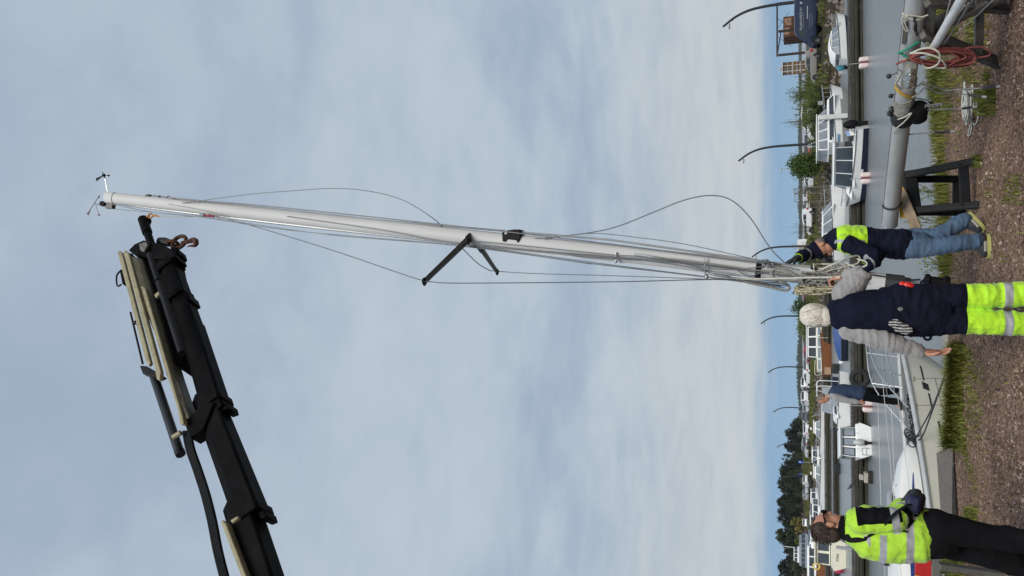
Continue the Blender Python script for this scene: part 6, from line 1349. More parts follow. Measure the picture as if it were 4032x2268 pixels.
for k, (sx, sy, Yk, an, lb) in enumerate(((3205, 1998, 120, .3, 'dark grey pilothouse boat laid up behind the wide pier'), (3208, 2045, 125, 2.8, 'white open boat far behind the head of the operator'), (3210, 2110, 118, .2, 'small white motor boat behind the cream cabin boat'), (3218, 2230, 135, 3.0, 'tiny white launch at the far left of the basin'), (3222, 1215, 112, .1, 'white motor boat half hidden between mast and white hair'), (3236, 2012, 100, 2.9, 'white runabout moored beyond the wide pier above the operator forehead'), (3240, 2092, 99, .25, 'white cuddy boat just right of the cream cabin boat roof'), (3214, 1962, 116, 3.0, 'small white boat beyond the second day cruiser bow'), (3214, 2150, 130, .2, 'white cruiser stern between passenger boat and cream cabin'), (3236, 2262, 112, 2.9, 'small white cabin boat at the very edge of the left basin'), (3226, 1800, 104, 3.0, 'low white boat between the two day cruisers'))):
    at = PY(sx, sy, Yk); r_, hw, zs = boat('moored_boat', lb, at, an, 5.2, 2.0, 1.0, .75, bwhite if k else bframe); cabin(r_, 'cabin', -1.2, 1.0, .8, .8, 1.75, .5, .1, bwhite if k else bframe, .9, 2, 2, 1); bowrail(r_, 5.2, hw, zs)

# ------------------------------------------------------------------ vehicles
tyre_m = rub; rim_m = M('alloy', (.5, .51, .52), .35, .7); carglass = glass('car_glass', (.03, .036, .042), .06); lamp_r = M('lamp_red', (.45, .012, .012), .25); lamp_w = M('lamp_white', (.7, .72, .74), .15); trimb = M('trim_black', (.015, .015, .016), .6)
PROF = {
 'estate': ([(-2.22, .72, .42, .78, .80), (-2.14, .84, .30, .92, 1.00), (-1.85, .88, .26, .96, 1.40), (-.7, .89, .24, .96, 1.48), (.15, .89, .24, .96, 1.43), (.95, .88, .24, .97, .99), (1.65, .86, .25, .86, .88), (2.08, .78, .30, .70, .72), (2.2, .64, .40, .58, .60)], 1.34, (-1.95, .62), 1.0),
 'hatch': ([(-1.92, .72, .42, .80, .82), (-1.85, .82, .30, .95, 1.02), (-1.45, .86, .26, .98, 1.42), (-.5, .87, .24, .98, 1.50), (.25, .87, .24, .98, 1.44), (.95, .86, .24, .98, 1.0), (1.5, .84, .25, .86, .88), (1.86, .76, .30, .70, .72), (1.95, .62, .40, .58, .60)], 1.22, (-1.55, .62), 1.0),
 'suv': ([(-2.2, .78, .50, .95, .97), (-2.14, .90, .38, 1.06, 1.12), (-1.9, .93, .34, 1.10, 1.62), (-.7, .94, .33, 1.10, 1.72), (.2, .94, .33, 1.10, 1.66), (.95, .93, .33, 1.10, 1.12), (1.7, .91, .34, 1.02, 1.04), (2.12, .84, .40, .84, .86), (2.24, .70, .5, .72, .74)], 1.36, (-2.0, .6), 1.12),
 'minivan': ([(-2.3, .82, .45, 1.02, 1.05), (-2.24, .92, .34, 1.12, 1.3), (-2.1, .94, .30, 1.14, 1.80), (-.7, .95, .28, 1.14, 1.88), (.6, .95, .28, 1.14, 1.80), (1.5, .93, .30, 1.12, 1.14), (1.95, .88, .32, .98, 1.0), (2.2, .80, .38, .82, .84), (2.3, .68, .46, .68, .70)], 1.45, (-2.1, 1.0), 1.05),
 'van': ([(-2.85, .92, .48, 1.40, 2.30), (-2.80, .97, .42, 1.42, 2.42), (-1.2, .98, .40, 1.42, 2.48), (.8, .98, .40, 1.42, 2.46), (1.35, .97, .40, 1.42, 2.30), (2.15, .96, .40, 1.38, 1.42), (2.6, .90, .42, 1.12, 1.14), (2.82, .80, .48, .92, .94), (2.88, .70, .55, .8, .82)], 1.85, (.55, 1.55), 1.12)}
CARC = {}
def car(kind, label, at, ang, paint, group='cars parked along the far shore'):
    if kind in CARC:
        root = copy_tree(CARC[kind])
        for ch in list(root.children):
            if ch.name.split('.')[0] in ('lettering', 'print_line', 'emblem'): bpy.data.objects.remove(ch)
        for ch in root.children:
            if ch.name.split('.')[0] == 'body': ch.material_slots[0].link = 'OBJECT'; ch.material_slots[0].material = paint
        root.location = at; root.rotation_euler.z = ang; return tag(root, label, 'van' if kind in ('van', 'minivan') else 'car', group)
    root = thing({'van': 'parked_van', 'minivan': 'parked_van'}.get(kind, 'parked_car'), label, 'van' if kind in ('van', 'minivan') else 'car', at, ang, group); BASE[root.name] = Vector((0, 0, 0)); CARC[kind] = root
    st, wbh, (wx0, wx1), wr = PROF[kind]; rings = []
    for x, w, z0, zb, zr in st:
        k = .80 if zr - zb > .25 else .97; rings.append([(x, w * .9, z0), (x, w, z0 + .12), (x, w, zb - .1), (x, w * .97, zb), (x, w * k + .03, zr - .06), (x, w * (k - .08), zr), (x, -w * (k - .08), zr), (x, -w * k - .03, zr - .06), (x, -w * .97, zb), (x, -w, zb - .1), (x, -w, z0 + .12), (x, -w * .9, z0)])
    mb = MB(); mb.loft(rings, 0, True); body = mb.build('body', paint, root, local=True, sharp=32); body.material_slots[0].link = 'OBJECT'; body.material_slots[0].material = paint; body.data.materials[0] = paint
    xs = [s_[0] for s_ in st]
    def prof(x): return [np.interp(x, xs, [s_[i] for s_ in st]) for i in (1, 3, 4)]
    n_w = 1 if kind == 'van' else (3 if kind in ('estate', 'minivan', 'suv') else 2); xa, xb = wx0, wx1
    for s_ in (1, -1):
        for k in range(n_w):
            a, c = xa + (xb - xa) * k / n_w + .03, xa + (xb - xa) * (k + 1) / n_w - .03; P = []
            for x, f_ in ((a, .08), (c, .08), (c, .86), (a, .86)):
                w, zb, zr = prof(x); kk = .80 if zr - zb > .25 else .97
                z = zb + (zr - .06 - zb) * f_; y = w * .97 + (w * kk + .03 - w * .97) * f_; P.append(Vector((x, s_ * (y + .008), z)))
            if k == n_w - 1 and kind != 'van':
                w, zb, zr = prof(c + .45); P[1] = Vector((c + .42, s_ * (w * .97 + .006), prof(c + .42)[1] + .04))
            mb = MB(); mb.prism(P, (0, -s_ * .004, 0)); mb.build('window', carglass, root, local=True)
    def pane(i0, i1, name, f0=.08, f1=.92):
        (xA, wA, _, zbA, zrA), (xB, wB, _, zbB, zrB) = st[i0], st[i1]; P = []
        for f_, s_ in ((f0, -1), (f0, 1), (f1, 1), (f1, -1)):
            x = xA + (xB - xA) * f_; z = (zrA + (zrB - zrA) * f_); w = (wA + (wB - wA) * f_) * (.90 - .18 * f_); P.append(Vector((x, s_ * w, z + .012)))
        sx_ = .012 if xA > xB else -.012; P = [p + Vector((sx_, 0, 0)) for p in P]; mb = MB(); mb.prism(P, (-sx_ * .5, 0, -.005)); mb.build(name, carglass, root, local=True)
    pane(5, 4, 'windscreen')
    if kind != 'van': pane(1, 2, 'rear_window')
    wr_ = .33 * wr
    for x in (-wbh, wbh):
        for s_ in (1, -1):
            mb = MB(); y = s_ * (st[3][1] - .02); mb.lathe([(wr_ * .55, 0), (wr_ * .95, .0), (wr_, .03), (wr_, .17), (wr_ * .95, .2)], (x, y - s_ * .19, wr_), (0, s_, 0), 20); wl = mb.build('wheel', tyre_m, root, local=True)
            mb = MB(); mb.lathe([(0, 0), (wr_ * .62, 0), (wr_ * .62, .01)], (x, y + s_ * .008, wr_), (0, s_, 0), 16); mb.build('hub', trimb, wl, local=True)
            mb = MB()
            for k in range(6): a = k * math.pi / 3; mb.bar((x + .03 * math.cos(a), y + s_ * .022, wr_ + .03 * math.sin(a)), (x + wr_ * .6 * math.cos(a), y + s_ * .022, wr_ + wr_ * .6 * math.sin(a)), .045, .012, (0, 1, 0))
            mb.build('rim', rim_m, wl, local=True)
            mb = MB(); mb.lathe([(wr_ * 1.16, 0), (wr_ * 1.16, .006)], (x, s_ * (st[3][1] - .012), wr_ + .02), (0, s_, 0), 20); mb.build('wheel_arch', trimb, root, local=True)
    w0 = st[1][1]; zb = st[1][3]; x0 = st[0][0]
    for s_ in (1, -1):
        mb = MB(); z1 = zb + .06 if kind != 'van' else 1.35; mb.bx(x0 + .02, x0 + .30, min(s_ * (w0 - .16), s_ * (w0 + .035)), max(s_ * (w0 - .16), s_ * (w0 + .035)), z1 - .26 if kind != 'van' else .85, z1); mb.build('tail_lamp', lamp_r, root, local=True, bevel=.02)
        mb = MB(); xf = st[-2][0]; mb.bx(xf - .25, xf + .03, min(s_ * .42, s_ * (st[-2][1] + .02)), max(s_ * .42, s_ * (st[-2][1] + .02)), st[-2][3] - .14, st[-2][3] - .01); mb.build('headlamp', lamp_w, root, local=True, bevel=.03)
        mb = MB(); xm = st[5][0] - .15; mb.ell((xm, s_ * (st[4][1] + .08), st[5][3] + .08), (.06, .10, .08), None, 8, 6); mb.build('mirror', trimb, root, local=True)
    mb = MB(); mb.bx(x0 - .04, x0 + .12, -w0 * .93, w0 * .93, st[1][2] + .06, st[1][2] + .28); mb.build('bumper', trimb, root, local=True, bevel=.03)
    mb = MB(); mb.bx(x0 - .012, x0 + .06, -.26, .26, .72 if kind != 'van' else 1.0, .84 if kind != 'van' else 1.12); mb.build('number_plate', lamp_w, root, local=True)
    return root
P_ = lambda n, c: M('paint_' + n, c, .28, .1, var=.04, coat=.6)
wht, slv, red_, nvy, dgr, prp = P_('white', (.72, .73, .73)), P_('silver', (.36, .37, .37)), P_('red', (.38, .02, .025)), P_('navy', (.010, .020, .055)), P_('darkgrey', (.06, .065, .07)), P_('plum', (.03, .025, .06)); bei = P_('champagne', (.30, .27, .24))
GR = lambda sx, sy: PZ(sx, sy, LZ)
vn = car('van', 'dark blue work van with white lettering parked at the right edge', GR(3237, 66), head(-.66, .75), nvy, 'vans on the far shore')
lt = M('lettering', (.55, .57, .60), .5)
sidem = Matrix.Translation((-.6, .990, 1.85)) @ Matrix.Rotation(R(180), 4, 'Z') @ Matrix.Rotation(R(90), 4, 'X')
text('lettering', 'TELAKKAPISTE KY', .30, lt, vn, sidem)
for k, (x, z, w, h) in enumerate(((-.4, 1.58, 1.5, .07), (-1.2, 1.28, 1.3, .06), (-.5, 1.10, 1.2, .05), (.2, 1.1, .5, .05), (-.4, .95, 1.5, .04), (-.2, .82, 1.0, .04))):
    mb = MB(); mb.bx(x - w / 2, x + w / 2, .986, .992, z, z + h); mb.build('print_line', lt if k == 1 else M('lettering_dim', (.16, .18, .22), .5), vn, local=True)
mb = MB(); mb.lathe([(0, 0), (.11, 0), (.11, .006)], (-2.25, .985, 1.86), (0, 1, 0), 16); mb.build('emblem', lt, vn, local=True)
car('estate', 'champagne estate car facing away between the blue van and the bushes', GR(3229, 240), head(-.60, .80), bei)
car('minivan', 'white minivan half hidden by the willow bushes', GR(3219, 470), head(-.92, .38), wht, 'vans on the far shore')
car('hatch', 'small silver car just left of the white minivan', GR(3212, 548), head(-.3, -.95), slv)
car('hatch', 'red hatchback facing the water beside the second lamp post', GR(3211, 592), head(-.15, -.98), red_)
car('hatch', 'white hatchback behind the round green bush', GR(3213, 706), head(-.62, .78), wht)
car('hatch', 'white car behind the wire gate', GR(3203, 786), head(-.5, .86), wht)
car('suv', 'white four-wheel-drive with red tail lamp above the white boat', GR(3208, 862), head(-.85, .5), wht)
wv_ = car('van', 'white van with green and yellow print behind the raised arm', GR(3196, 990), head(-.5, .86), wht, 'vans on the far shore')
for x0_, x1_, z0_, z1_, m_ in ((-2.2, -.4, 1.5, 2.2, M('print_green', (.05, .09, .06), .5)), (-.35, .25, .9, 1.5, M('print_yellow', (.60, .50, .02), .5)), (-2.2, .5, .7, .82, M('print_blue', (.12, .30, .45), .5))):
    mb = MB(); mb.bx(x0_, x1_, .984, .990, z0_, z1_); mb.build('print_panel', m_, wv_, local=True)
car('estate', 'red car visible between the mast ropes and white hair', GR(3197, 1172), head(-.8, .6), red_)
car('estate', 'red estate car left of the wooden boat wheelhouse', GR(3200, 1385), head(-.7, .7), red_)
car('estate', 'silver estate car right of the fifth lamp post', GR(3196, 1425), head(-.6, -.8), slv)
car('estate', 'white estate car just left of the fifth lamp post', GR(3198, 1480), head(-.8, .6), wht)
car('minivan', 'white minivan with red lamp behind the head of the person on the yacht', GR(3196, 1513), head(-.3, .95), wht, 'vans on the far shore')
car('hatch', 'dark plum car squeezed between two white vans', GR(3196, 1541), head(-.2, -.97), prp)
car('minivan', 'large white minivan just right of the sixth lamp post', GR(3196, 1573), head(-.4, .92), wht, 'vans on the far shore')
car('estate', 'silver estate car just left of the sixth lamp post', GR(3195, 1608), head(.3, -.95), slv)
car('suv', 'dark grey four-wheel-drive car beside the wood', GR(3194, 1640), head(.2, -.97), dgr)
car('hatch', 'white hatchback behind the first day cruiser bow', GR(3194, 1672), head(-.3, -.95), wht)
car('estate', 'white estate car behind the first day cruiser windscreen', GR(3194, 1706), head(-.5, .86), wht)
car('hatch', 'dark car behind the first day cruiser canopy', GR(3193, 1733), head(-.1, .99), dgr)
car('suv', 'silver four-wheel-drive car right of the blue parking sign', GR(3193, 1764), head(-.4, -.9), slv)
car('hatch', 'white car left of the blue parking signs', GR(3191, 1898), head(-.5, .86), wht)
car('estate', 'silver car behind the second day cruiser bow', GR(3190, 1940), head(.6, -.8), slv)
car('hatch', 'white car under the trees behind the operator', GR(3188, 2060), head(-.3, .95), wht)
car('estate', 'dark car under the trees near the grey passenger boat', GR(3188, 2120), head(-.6, .8), dgr)
# ------------------------------------------------------------------ lamp posts
lampm = M('lamp_post_paint', (.016, .022, .026), .5, .2, var=.2); lamph = M('lamp_head', (.35, .36, .36), .4)
lamps = [(27.2, 78, 'tallest curved lamp post, behind the blue van'), (17.1, 98, 'second curved lamp post, beside the red hatchback'), (6.4, 126, 'third curved lamp post, behind the raised arm'), (-5.3, 155, 'fourth curved lamp post, above the white-haired head'), (-18.2, 189, 'fifth curved lamp post, left of the wooden boat'), (-33, 226, 'sixth curved lamp post, above the person on the yacht'), (-50, 263, 'seventh curved lamp post, against the wood'), (-66, 287, 'eighth and farthest curved lamp post, poking above the trees')]
lp0 = None
for x, y, lb in lamps:
    if lp0 is None:
        lp0 = root = thing('lamp_post', lb, 'lamp post', (x, y, LZ), 0, 'curved lamp posts along the far shore'); BASE[root.name] = Vector((0, 0, 0))
        pts = spline([(0, 0, -.1), (0, 0, 3.0), (-.04, 0, 5.0), (-.25, 0, 6.6), (-.75, 0, 7.9), (-1.55, 0, 9.05)], 6); mb = MB(); mb.tube(pts, [.165 - .06 * i / len(pts) for i in range(len(pts))], 10); mb.build('pole', lampm, root, local=True)
        mb = MB(); mb.tube([(0, 0, -.1), (0, 0, 1.6)], .15, 10); mb.build('base_sleeve', lamph, root, local=True)
        mb = MB(); mb.ell((-1.55, 0, 8.45), (.34, .17, .11), None, 12, 8); mb.tube([(-1.5, 0, 8.5), (-1.42, 0, 8.9)], .025, 6); mb.build('lantern', lamph, root, local=True)
        mb = MB(); mb.box((-.95, 0, 8.15), (.2, .12, .2)); mb.build('bracket', lampm, root, local=True)
    else:
        o = copy_tree(lp0); o.location = (x, y, LZ); tag(o, lb)
c = PY(3152, 662, 128); tl = thing('street_lamp', 'small straight street lamp with flat head behind the round bush', 'lamp post', (c.x, c.y, 0)); BASE[tl.name] = V3(0, 0, 0)
mb = MB(); mb.tube([(0, 0, 0), (0, 0, 4.5)], .06, 8); mb.build('pole', lamph, tl, local=True); mb = MB(); mb.box((-.25, 0, 4.55), (1.0, .3, .16)); mb.build('lantern', lamph, tl, local=True, bevel=.04)
# ------------------------------------------------------------------ gantry, rusty sheets and lattice board
rustp = M('rusty_sheet', (.085, .036, .020), .85, .1, var=.4, vscale=1.2, bump=.3, bscale=3, stain=(.16, .085, .045), sscale=.8, samt=.6)
dsteel = M('dark_steel', (.028, .016, .012), .7, .2, var=.3)
gY = 96.0; gx = lambda sy: PY(3120, sy, gY).x
ga = thing('gantry', 'dark steel goal-shaped gantry frame behind the blue van', 'gantry', (gx(110), gY, 0))
xa, xb, xm, zt = gx(212), gx(8), gx(118), PY(3060, 110, gY).z
for x in (xa, xm, xb): mb = MB(); mb.bx(x - .12, x + .12, gY - .12, gY + .12, -.4, zt - .12); mb.build('post', dsteel, ga)
for z in (zt, zt - .45): mb = MB(); mb.bx(xa - .12, xb + .12, gY - .1, gY + .1, z - .09, z + .09) if z == zt else mb.bar((xa, gY, zt), (xm, gY, zt - .45), .12, .12); mb.build('beam', dsteel, ga)
for a, c in (((xm + .3, zt), (xb - 1.2, zt - 1.3)), ((xm - .6, zt), (xm - 1.9, zt - 1.6)), ((xm + 1.6, zt), (xm + .4, zt - 1.3))): mb = MB(); mb.tube([(a[0], gY, a[1]), (c[0], gY, c[1])], .025, 6); mb.build('chain', dsteel, ga)
sY = 99.0; st_ = thing('rusty_container', 'rust-brown steel container standing under the gantry', 'container', (PY(3120, 100, sY).x, sY, 0))
x0, x1 = PY(3120, 143, sY).x, PY(3120, 62, sY).x; zc = PY(3084, 100, sY).z
mb = MB(); mb.bx(x0, x1, sY, sY + 3.2, -.3, zc); mb.build('shell', rustp, st_, bevel=.05)
for k in range(12): x = x0 + (x1 - x0) * (k + .5) / 12; mb = MB(); mb.bx(x - .05, x + .05, sY - .06, sY + .01, .05, zc - .05); mb.build('rib', rustp, st_, bevel=.02)
for k, (f0, f1, z0, z1) in enumerate(((.1, .45, .80, .97), (.55, .9, .74, .96))): mb = MB(); mb.bx(x0 + (x1 - x0) * f0, x0 + (x1 - x0) * f1, sY - .075, sY - .062, zc * z0, zc * z1); mb.build('pale_patch', M('patch_rust', (.22, .13, .09), .9, var=.4, vscale=3), st_)
lY = 108.0; lx0, lx1, lz = PY(3120, 294, lY).x, PY(3120, 242, lY).x, PY(3081, 268, lY).z
la = thing('lattice_board', 'tall brown lattice board with pale frame standing on the shore', 'board', ((lx0 + lx1) / 2, lY, 0)); palef = M('pale_frame', (.42, .38, .32), .7)
for i in range(4):
    for j in range(5):
        mb = MB(); mb.bx(lx0 + (lx1 - lx0) * i / 4 + .02, lx0 + (lx1 - lx0) * (i + 1) / 4 - .02, lY, lY + .06, .9 + (lz - .9) * j / 5 + .02, .9 + (lz - .9) * (j + 1) / 5 - .02); mb.build('panel', M('lattice_brown%d' % ((i * 3 + j) % 3), ((.10, .055, .022), (.075, .042, .02), (.15, .075, .012))[(i * 3 + j) % 3], .8, var=.3), la)
for x in (lx0 + .5, lx1 - .5): mb = MB(); mb.bx(x - .05, x + .05, lY - .08, lY - .01, -.35, lz + .15); mb.build('frame_post', palef, la)
for z in (lz, lz - 1.3, 1.7): mb = MB(); mb.bx(lx0 + .1, lx1 - .1, lY - .16, lY - .085, z - .05, z + .05); mb.build('frame_bar', palef, la)
mb = MB(); mb.ell(((lx0 + lx1) / 2, lY - .05, lz + .3), (.15, .15, .25)); mb.build('top_light', palef, la)
# wire gate by the boats
wY = 66.0; wg = thing('wire_gate', 'rusty wire mesh gate frames at the head of a gangway', 'gate', (PY(3230, 770, wY).x, wY, WATER)); wm = M('gate_wire', (.13, .115, .085), .7, .2, var=.3)
for sy0, sy1, z0, z1 in ((742, 760, -1.0, 2.15), (762, 792, -.9, 2.1), (796, 818, -.6, 1.9), (735, 742, -.9, 1.2)):
    a, c = PY(3200, sy0, wY).x, PY(3200, sy1, wY).x; mb = MB()
    for x in np.linspace(a, c, 4): mb.tube([(x, wY, z0), (x, wY, z1)], .016 if 0 < abs(x - a) < abs(c - a) else .03, 5)
    for z in np.linspace(z0, z1, 7): mb.tube([(a, wY, z), (c, wY, z)], .014, 5)
    mb.build('mesh_panel', wm, wg)
for k, (a, c) in enumerate((((3205, 680, 76), (3250, 960, 62)), ((3215, 700, 74), (3258, 965, 60)))):
    A, B = PY(*a), PY(*c); A.z, B.z = .1, -.55; mb = MB(); mb.bar(A, B, .09, .09); o = mb.build('gangway_rail', pwood2, None, loc=A); tag(o, ('upper' if k == 0 else 'lower') + ' pale timber rail running down the bank behind the gate', 'rail')
# parking signs
for sx, sy, Yk, lb in ((3153, 1819, 150, 'blue square parking sign with white P by the wood'), (3149, 1868, 190, 'smaller blue sign seen nearly edge-on by the wood')):
    c = PY(sx, sy, Yk); sg_ = thing('road_sign', lb, 'sign', (c.x, c.y, 0)); BASE[sg_.name] = V3(0, 0, 0); w = .45 if Yk == 150 else .22
    mb = MB(); mb.tube([(0, 0, 0), (0, 0, c.z + .4)], .04, 6); mb.build('post', lamph, sg_, local=True); mb = MB(); mb.bx(-w / 2 - .02, w / 2 + .02, -.06, -.045, c.z - .45, c.z + .4); mb.build('plate', M('sign_blue', (.02, .06, .32), .4), sg_, local=True, bevel=.01)
    if Yk == 150: text('letter', 'P', .5, lamp_w, sg_, Matrix.Translation((0, -.065, c.z + .05)) @ Matrix.Rotation(R(90), 4, 'X'))
# ------------------------------------------------------------------ vegetation
def leafmat(name, a, b_, sc=1.5, rough=.6, trans=.25):
    ma, t, b = node_mat(name); pos = _n(t, 'ShaderNodeNewGeometry').outputs['Position']; oi = _n(t, 'ShaderNodeObjectInfo')
    n1 = _noise(t, pos, sc, 3, .6); n2 = _n(t, 'ShaderNodeNewGeometry').outputs['Random Per Island']
    ad = _n(t, 'ShaderNodeMath', operation='MULTIPLY_ADD'); t.links.new(n2, ad.inputs[0]); ad.inputs[1].default_value = .6; t.links.new(n1, ad.inputs[2])
    sb = _n(t, 'ShaderNodeMath', operation='MULTIPLY_ADD'); t.links.new(oi.outputs['Random'], sb.inputs[0]); sb.inputs[1].default_value = .25; t.links.new(ad.outputs[0], sb.inputs[2])
    dv = _n(t, 'ShaderNodeMath', operation='MULTIPLY'); t.links.new(sb.outputs[0], dv.inputs[0]); dv.inputs[1].default_value = .8
    t.links.new(_ramp(t, dv.outputs[0], [(.38, a), (.95, b_)]), b.inputs['Base Color']); b.inputs['Roughness'].default_value = rough; b.inputs['Specular IOR Level'].default_value = .25
    if trans: b.inputs['Transmission Weight'].default_value = 0; b.inputs['Subsurface Weight'].default_value = 0
    return ma
grass_m = leafmat('grass', (.022, .050, .006), (.150, .150, .030), 1.3)
leaf_dark = leafmat('leaf_dark', (.018, .040, .008), (.055, .095, .018), .8); leaf_willow = leafmat('leaf_willow', (.035, .062, .010), (.110, .135, .026), .8)
conifer = leafmat('needle', (.0055, .0090, .0040), (.017, .024, .0085), .09); birch = leafmat('birch_leaf', (.014, .022, .008), (.042, .054, .018), .09); bark = M('bark', (.07, .055, .045), .9, var=.4, vscale=6)
leaf_weed = leafmat('leaf_weed', (.045, .105, .012), (.12, .20, .03), 6)
def blades(mb, p, h, q, lean=.35, w=.006):
    a = q.random() * 6.283; d = Vector((math.cos(a), math.sin(a), 0)); s_ = Vector((-d.y, d.x, 0)) * w * q.uniform(.7, 1.4); ln_ = h * q.uniform(.1, lean) * (1 + q.random())
    m1 = p + d * ln_ * .3 + V3(0, 0, h * .55); tp = p + d * ln_ + V3(0, 0, h * q.uniform(.8, 1.0))
    mb.add([p - s_, p + s_, m1 + s_ * .7, m1 - s_ * .7, tp], [(0, 1, 2, 3), (3, 2, 4)])
mb = MB(); q = random.Random(12)
def patch(pxbox, n, h0, h1, lean=.4, dens=None, w=.006):
    x0, x1, y0, y1 = pxbox
    for _ in range(n):
        sx, sy = q.uniform(x0, x1), q.uniform(y0, y1); p = PZ(sx, sy, 0)
        if dens:
            if noise.noise(Vector((p.x * dens, p.y * dens, 3.3))) < q.uniform(-.35, .35): continue
        blades(mb, p, q.uniform(h0, h1), q, lean, w)
def lpatch(P, n, wid, h0, h1, dens=None, lean=.4, w=.006):           # along a ground line
    for _ in range(n):
        k = q.random() * (len(P) - 1); i = int(k); a, b_ = P[i], P[i + 1]; tn = (b_ - a).normalized(); nn = Vector((tn.y, -tn.x, 0)); nn = nn if nn.y < 0 else -nn
        p = a.lerp(b_, k - i) + nn * (abs(q.gauss(0, .5)) * wid) + V3(0, 0, 0)
        if dens and noise.noise(Vector((p.x * dens, p.y * dens, 7.3))) < q.uniform(-.4, .3): continue
        blades(mb, p, q.uniform(h0, h1), q, lean, w)
k0, k1 = kerb0 + dq * .4 - nrm * .3, Rr[1] + dq * 3.2 - nrm * .3
lpatch([k0, k0.lerp(k1, .3), k0.lerp(k1, .6), k1], 11000, .42, .05, .17, 1.6)
lpatch([Rr[1] - dq * .6 - nrm * .5, Rr[1] + dq * 3.0 - nrm * .5], 3500, 1.2, .04, .13, 1.8)
tl_ = [PZ(3795, 1352, 0), PZ(3792, 1450, 0), PZ(3786, 1560, 0), PZ(3780, 1680, 0), PZ(3772, 1745, 0), PZ(3782, 1790, 0)]
lpatch([p + V3(0, .02, 0) for p in tl_[:5]], 5200, .09, .05, .24, 1.9, .7, .007); lpatch(tl_, 1800, .26, .03, .10, 2.4, .6, .007)
lpatch([p + V3(0, .12, -.12) for p in tl_[:5]], 1800, .05, .10, .28, 2.2, .7, .008)
patch((3862, 3925, 345, 455), 420, .04, .12); patch((3845, 3870, 610, 660), 160, .03, .09); patch((3880, 4030, 690, 800), 300, .02, .06, .4, 2.0); patch((3950, 4030, 860, 1030), 420, .02, .07, .4, 2.2)
patch((3812, 3852, 1995, 2062), 420, .03, .09); patch((3745, 3800, 2195, 2268), 900, .06, .2); patch((3770, 3900, 30, 330), 1500, .03, .12, .4, 1.5); patch((3660, 3770, 0, 200), 1600, .05, .18, .4, 1.2)
patch((3860, 4030, 1420, 2200), 260, .02, .05, .5, 1.4)
lpatch([p_ - V3(0, .25, 0) for p_ in tl_], 900, .9, .015, .06, 1.8, .7, .006); lpatch([k0 - nrm * .5, k1 - nrm * .5], 1500, 1.2, .015, .06, 1.6, .7, .006)
o = mb.build('grass', grass_m, sharp=0); tag(o, 'grass tufts along the quay edge and on the gravel', 'grass', kind='stuff')
# loose stones
mb = MB(); q = random.Random(21)
for _ in range(14000):
    sx = 3740 + 330 * q.random() ** .8; sy = q.uniform(-60, 2330); p = PZ(sx, sy, 0); 
    if p.y > 10.2: continue
    r = .005 + .013 * q.random() ** 3; ph = q.random() * 6
    if q.random() < .012: r = q.uniform(.02, .038)
    vs = [(p.x + math.cos(ph + a) * r * q.uniform(.7, 1.2), p.y + math.sin(ph + a) * r * q.uniform(.7, 1.2), -.002) for a in (0, 1.57, 3.14, 4.7)] + [(p.x + math.cos(ph + a) * r * .55, p.y + math.sin(ph + a) * r * .55, r * q.uniform(.5, .9)) for a in (.5, 2.6, 4.7)]
    mb.add(vs, [(0, 1, 4), (1, 5, 4), (1, 2, 5), (2, 3, 6), (2, 6, 5), (3, 0, 6), (0, 4, 6), (4, 5, 6)])
stone_m, t, b = node_mat('loose_stone'); pos = _n(t, 'ShaderNodeNewGeometry').outputs['Position']; vz = _n(t, 'ShaderNodeTexVoronoi'); vz.inputs['Scale'].default_value = 30; t.links.new(pos, vz.inputs['Vector']); sc_ = _n(t, 'ShaderNodeSeparateColor'); t.links.new(vz.outputs['Color'], sc_.inputs[0])
t.links.new(_ramp(t, sc_.outputs[0], [(0, (.030, .020, .016)), (.4, (.12, .078, .058)), (.85, (.23, .155, .12)), (1, (.38, .31, .26))]), b.inputs['Base Color']); b.inputs['Roughness'].default_value = .9
o = mb.build('gravel', stone_m, sharp=0); tag(o, 'loose pebbles scattered on the gravel', 'gravel', kind='stuff')
# leafy weeds
def weed(label, sx, sy, h, nst, seed, Y=None):
    q = random.Random(seed); p = PZ(sx, sy, 0); root = thing('leafy_weed', label, 'plant', p)
    lm_ = MB()
    for k in range(nst):
        a = q.random() * 6.28; tip = p + V3(math.cos(a) * h * .4, math.sin(a) * h * .3, h * q.uniform(.7, 1)); midp = p.lerp(tip, .5) + V3(0, 0, h * .08)
        mb = MB(); mb.tube(spline([p, midp, tip], 4), [.006] * 4 + [.004] * 5, 5); mb.build('stem', bark, root)
        for j in range(14):
            t_ = q.uniform(.3, 1.05); c = p.lerp(tip, t_) + V3(q.uniform(-.04, .04), q.uniform(-.04, .04), q.uniform(-.02, .04)); u = Vector((q.uniform(-1, 1), q.uniform(-1, 1), q.uniform(-.2, .8))).normalized(); v = u.orthogonal().normalized(); l = q.uniform(.02, .038)
            lm_.add([c, c + u * l * .5 + v * l * .4, c + u * l, c + u * l * .5 - v * l * .4], [(0, 1, 2, 3)])
    lm_.build('leaves', leaf_weed, root, sharp=0)
weed('leafy green weed growing on the kerb inside the sawhorse opening', 3704, 762, .38, 5, 1); weed('leafy green weed growing between sawhorse and jeans person', 3712, 880, .42, 5, 2); weed('small leafy weed left of the jeans leg', 3720, 1042, .25, 4, 3)
for k, (sx, sy, h) in enumerate(((3772, 1395, .5), (3770, 1500, .45), (3766, 1606, .42))):
    p = PZ(sx + 12, sy, 0); root = thing('flower_stalk', ('tall dry stalk nearest the mooring rope', 'middle dry stalk in the long grass', 'dry stalk at the left of the long grass')[k], 'plant', p); mb = MB()
    mb.tube(spline([p, p + V3(.02, 0, h * .5), p + V3(.0, 0, h)], 4), .003, 5); mb.build('stem', bark, root); mb = MB()
    for j in range(5): mb.ell(p + V3((j - 2) * .012, 0, h + .01 * (j % 2)), (.008, .008, .006), None, 6, 4)
    mb.build('seed_head', bark, root)
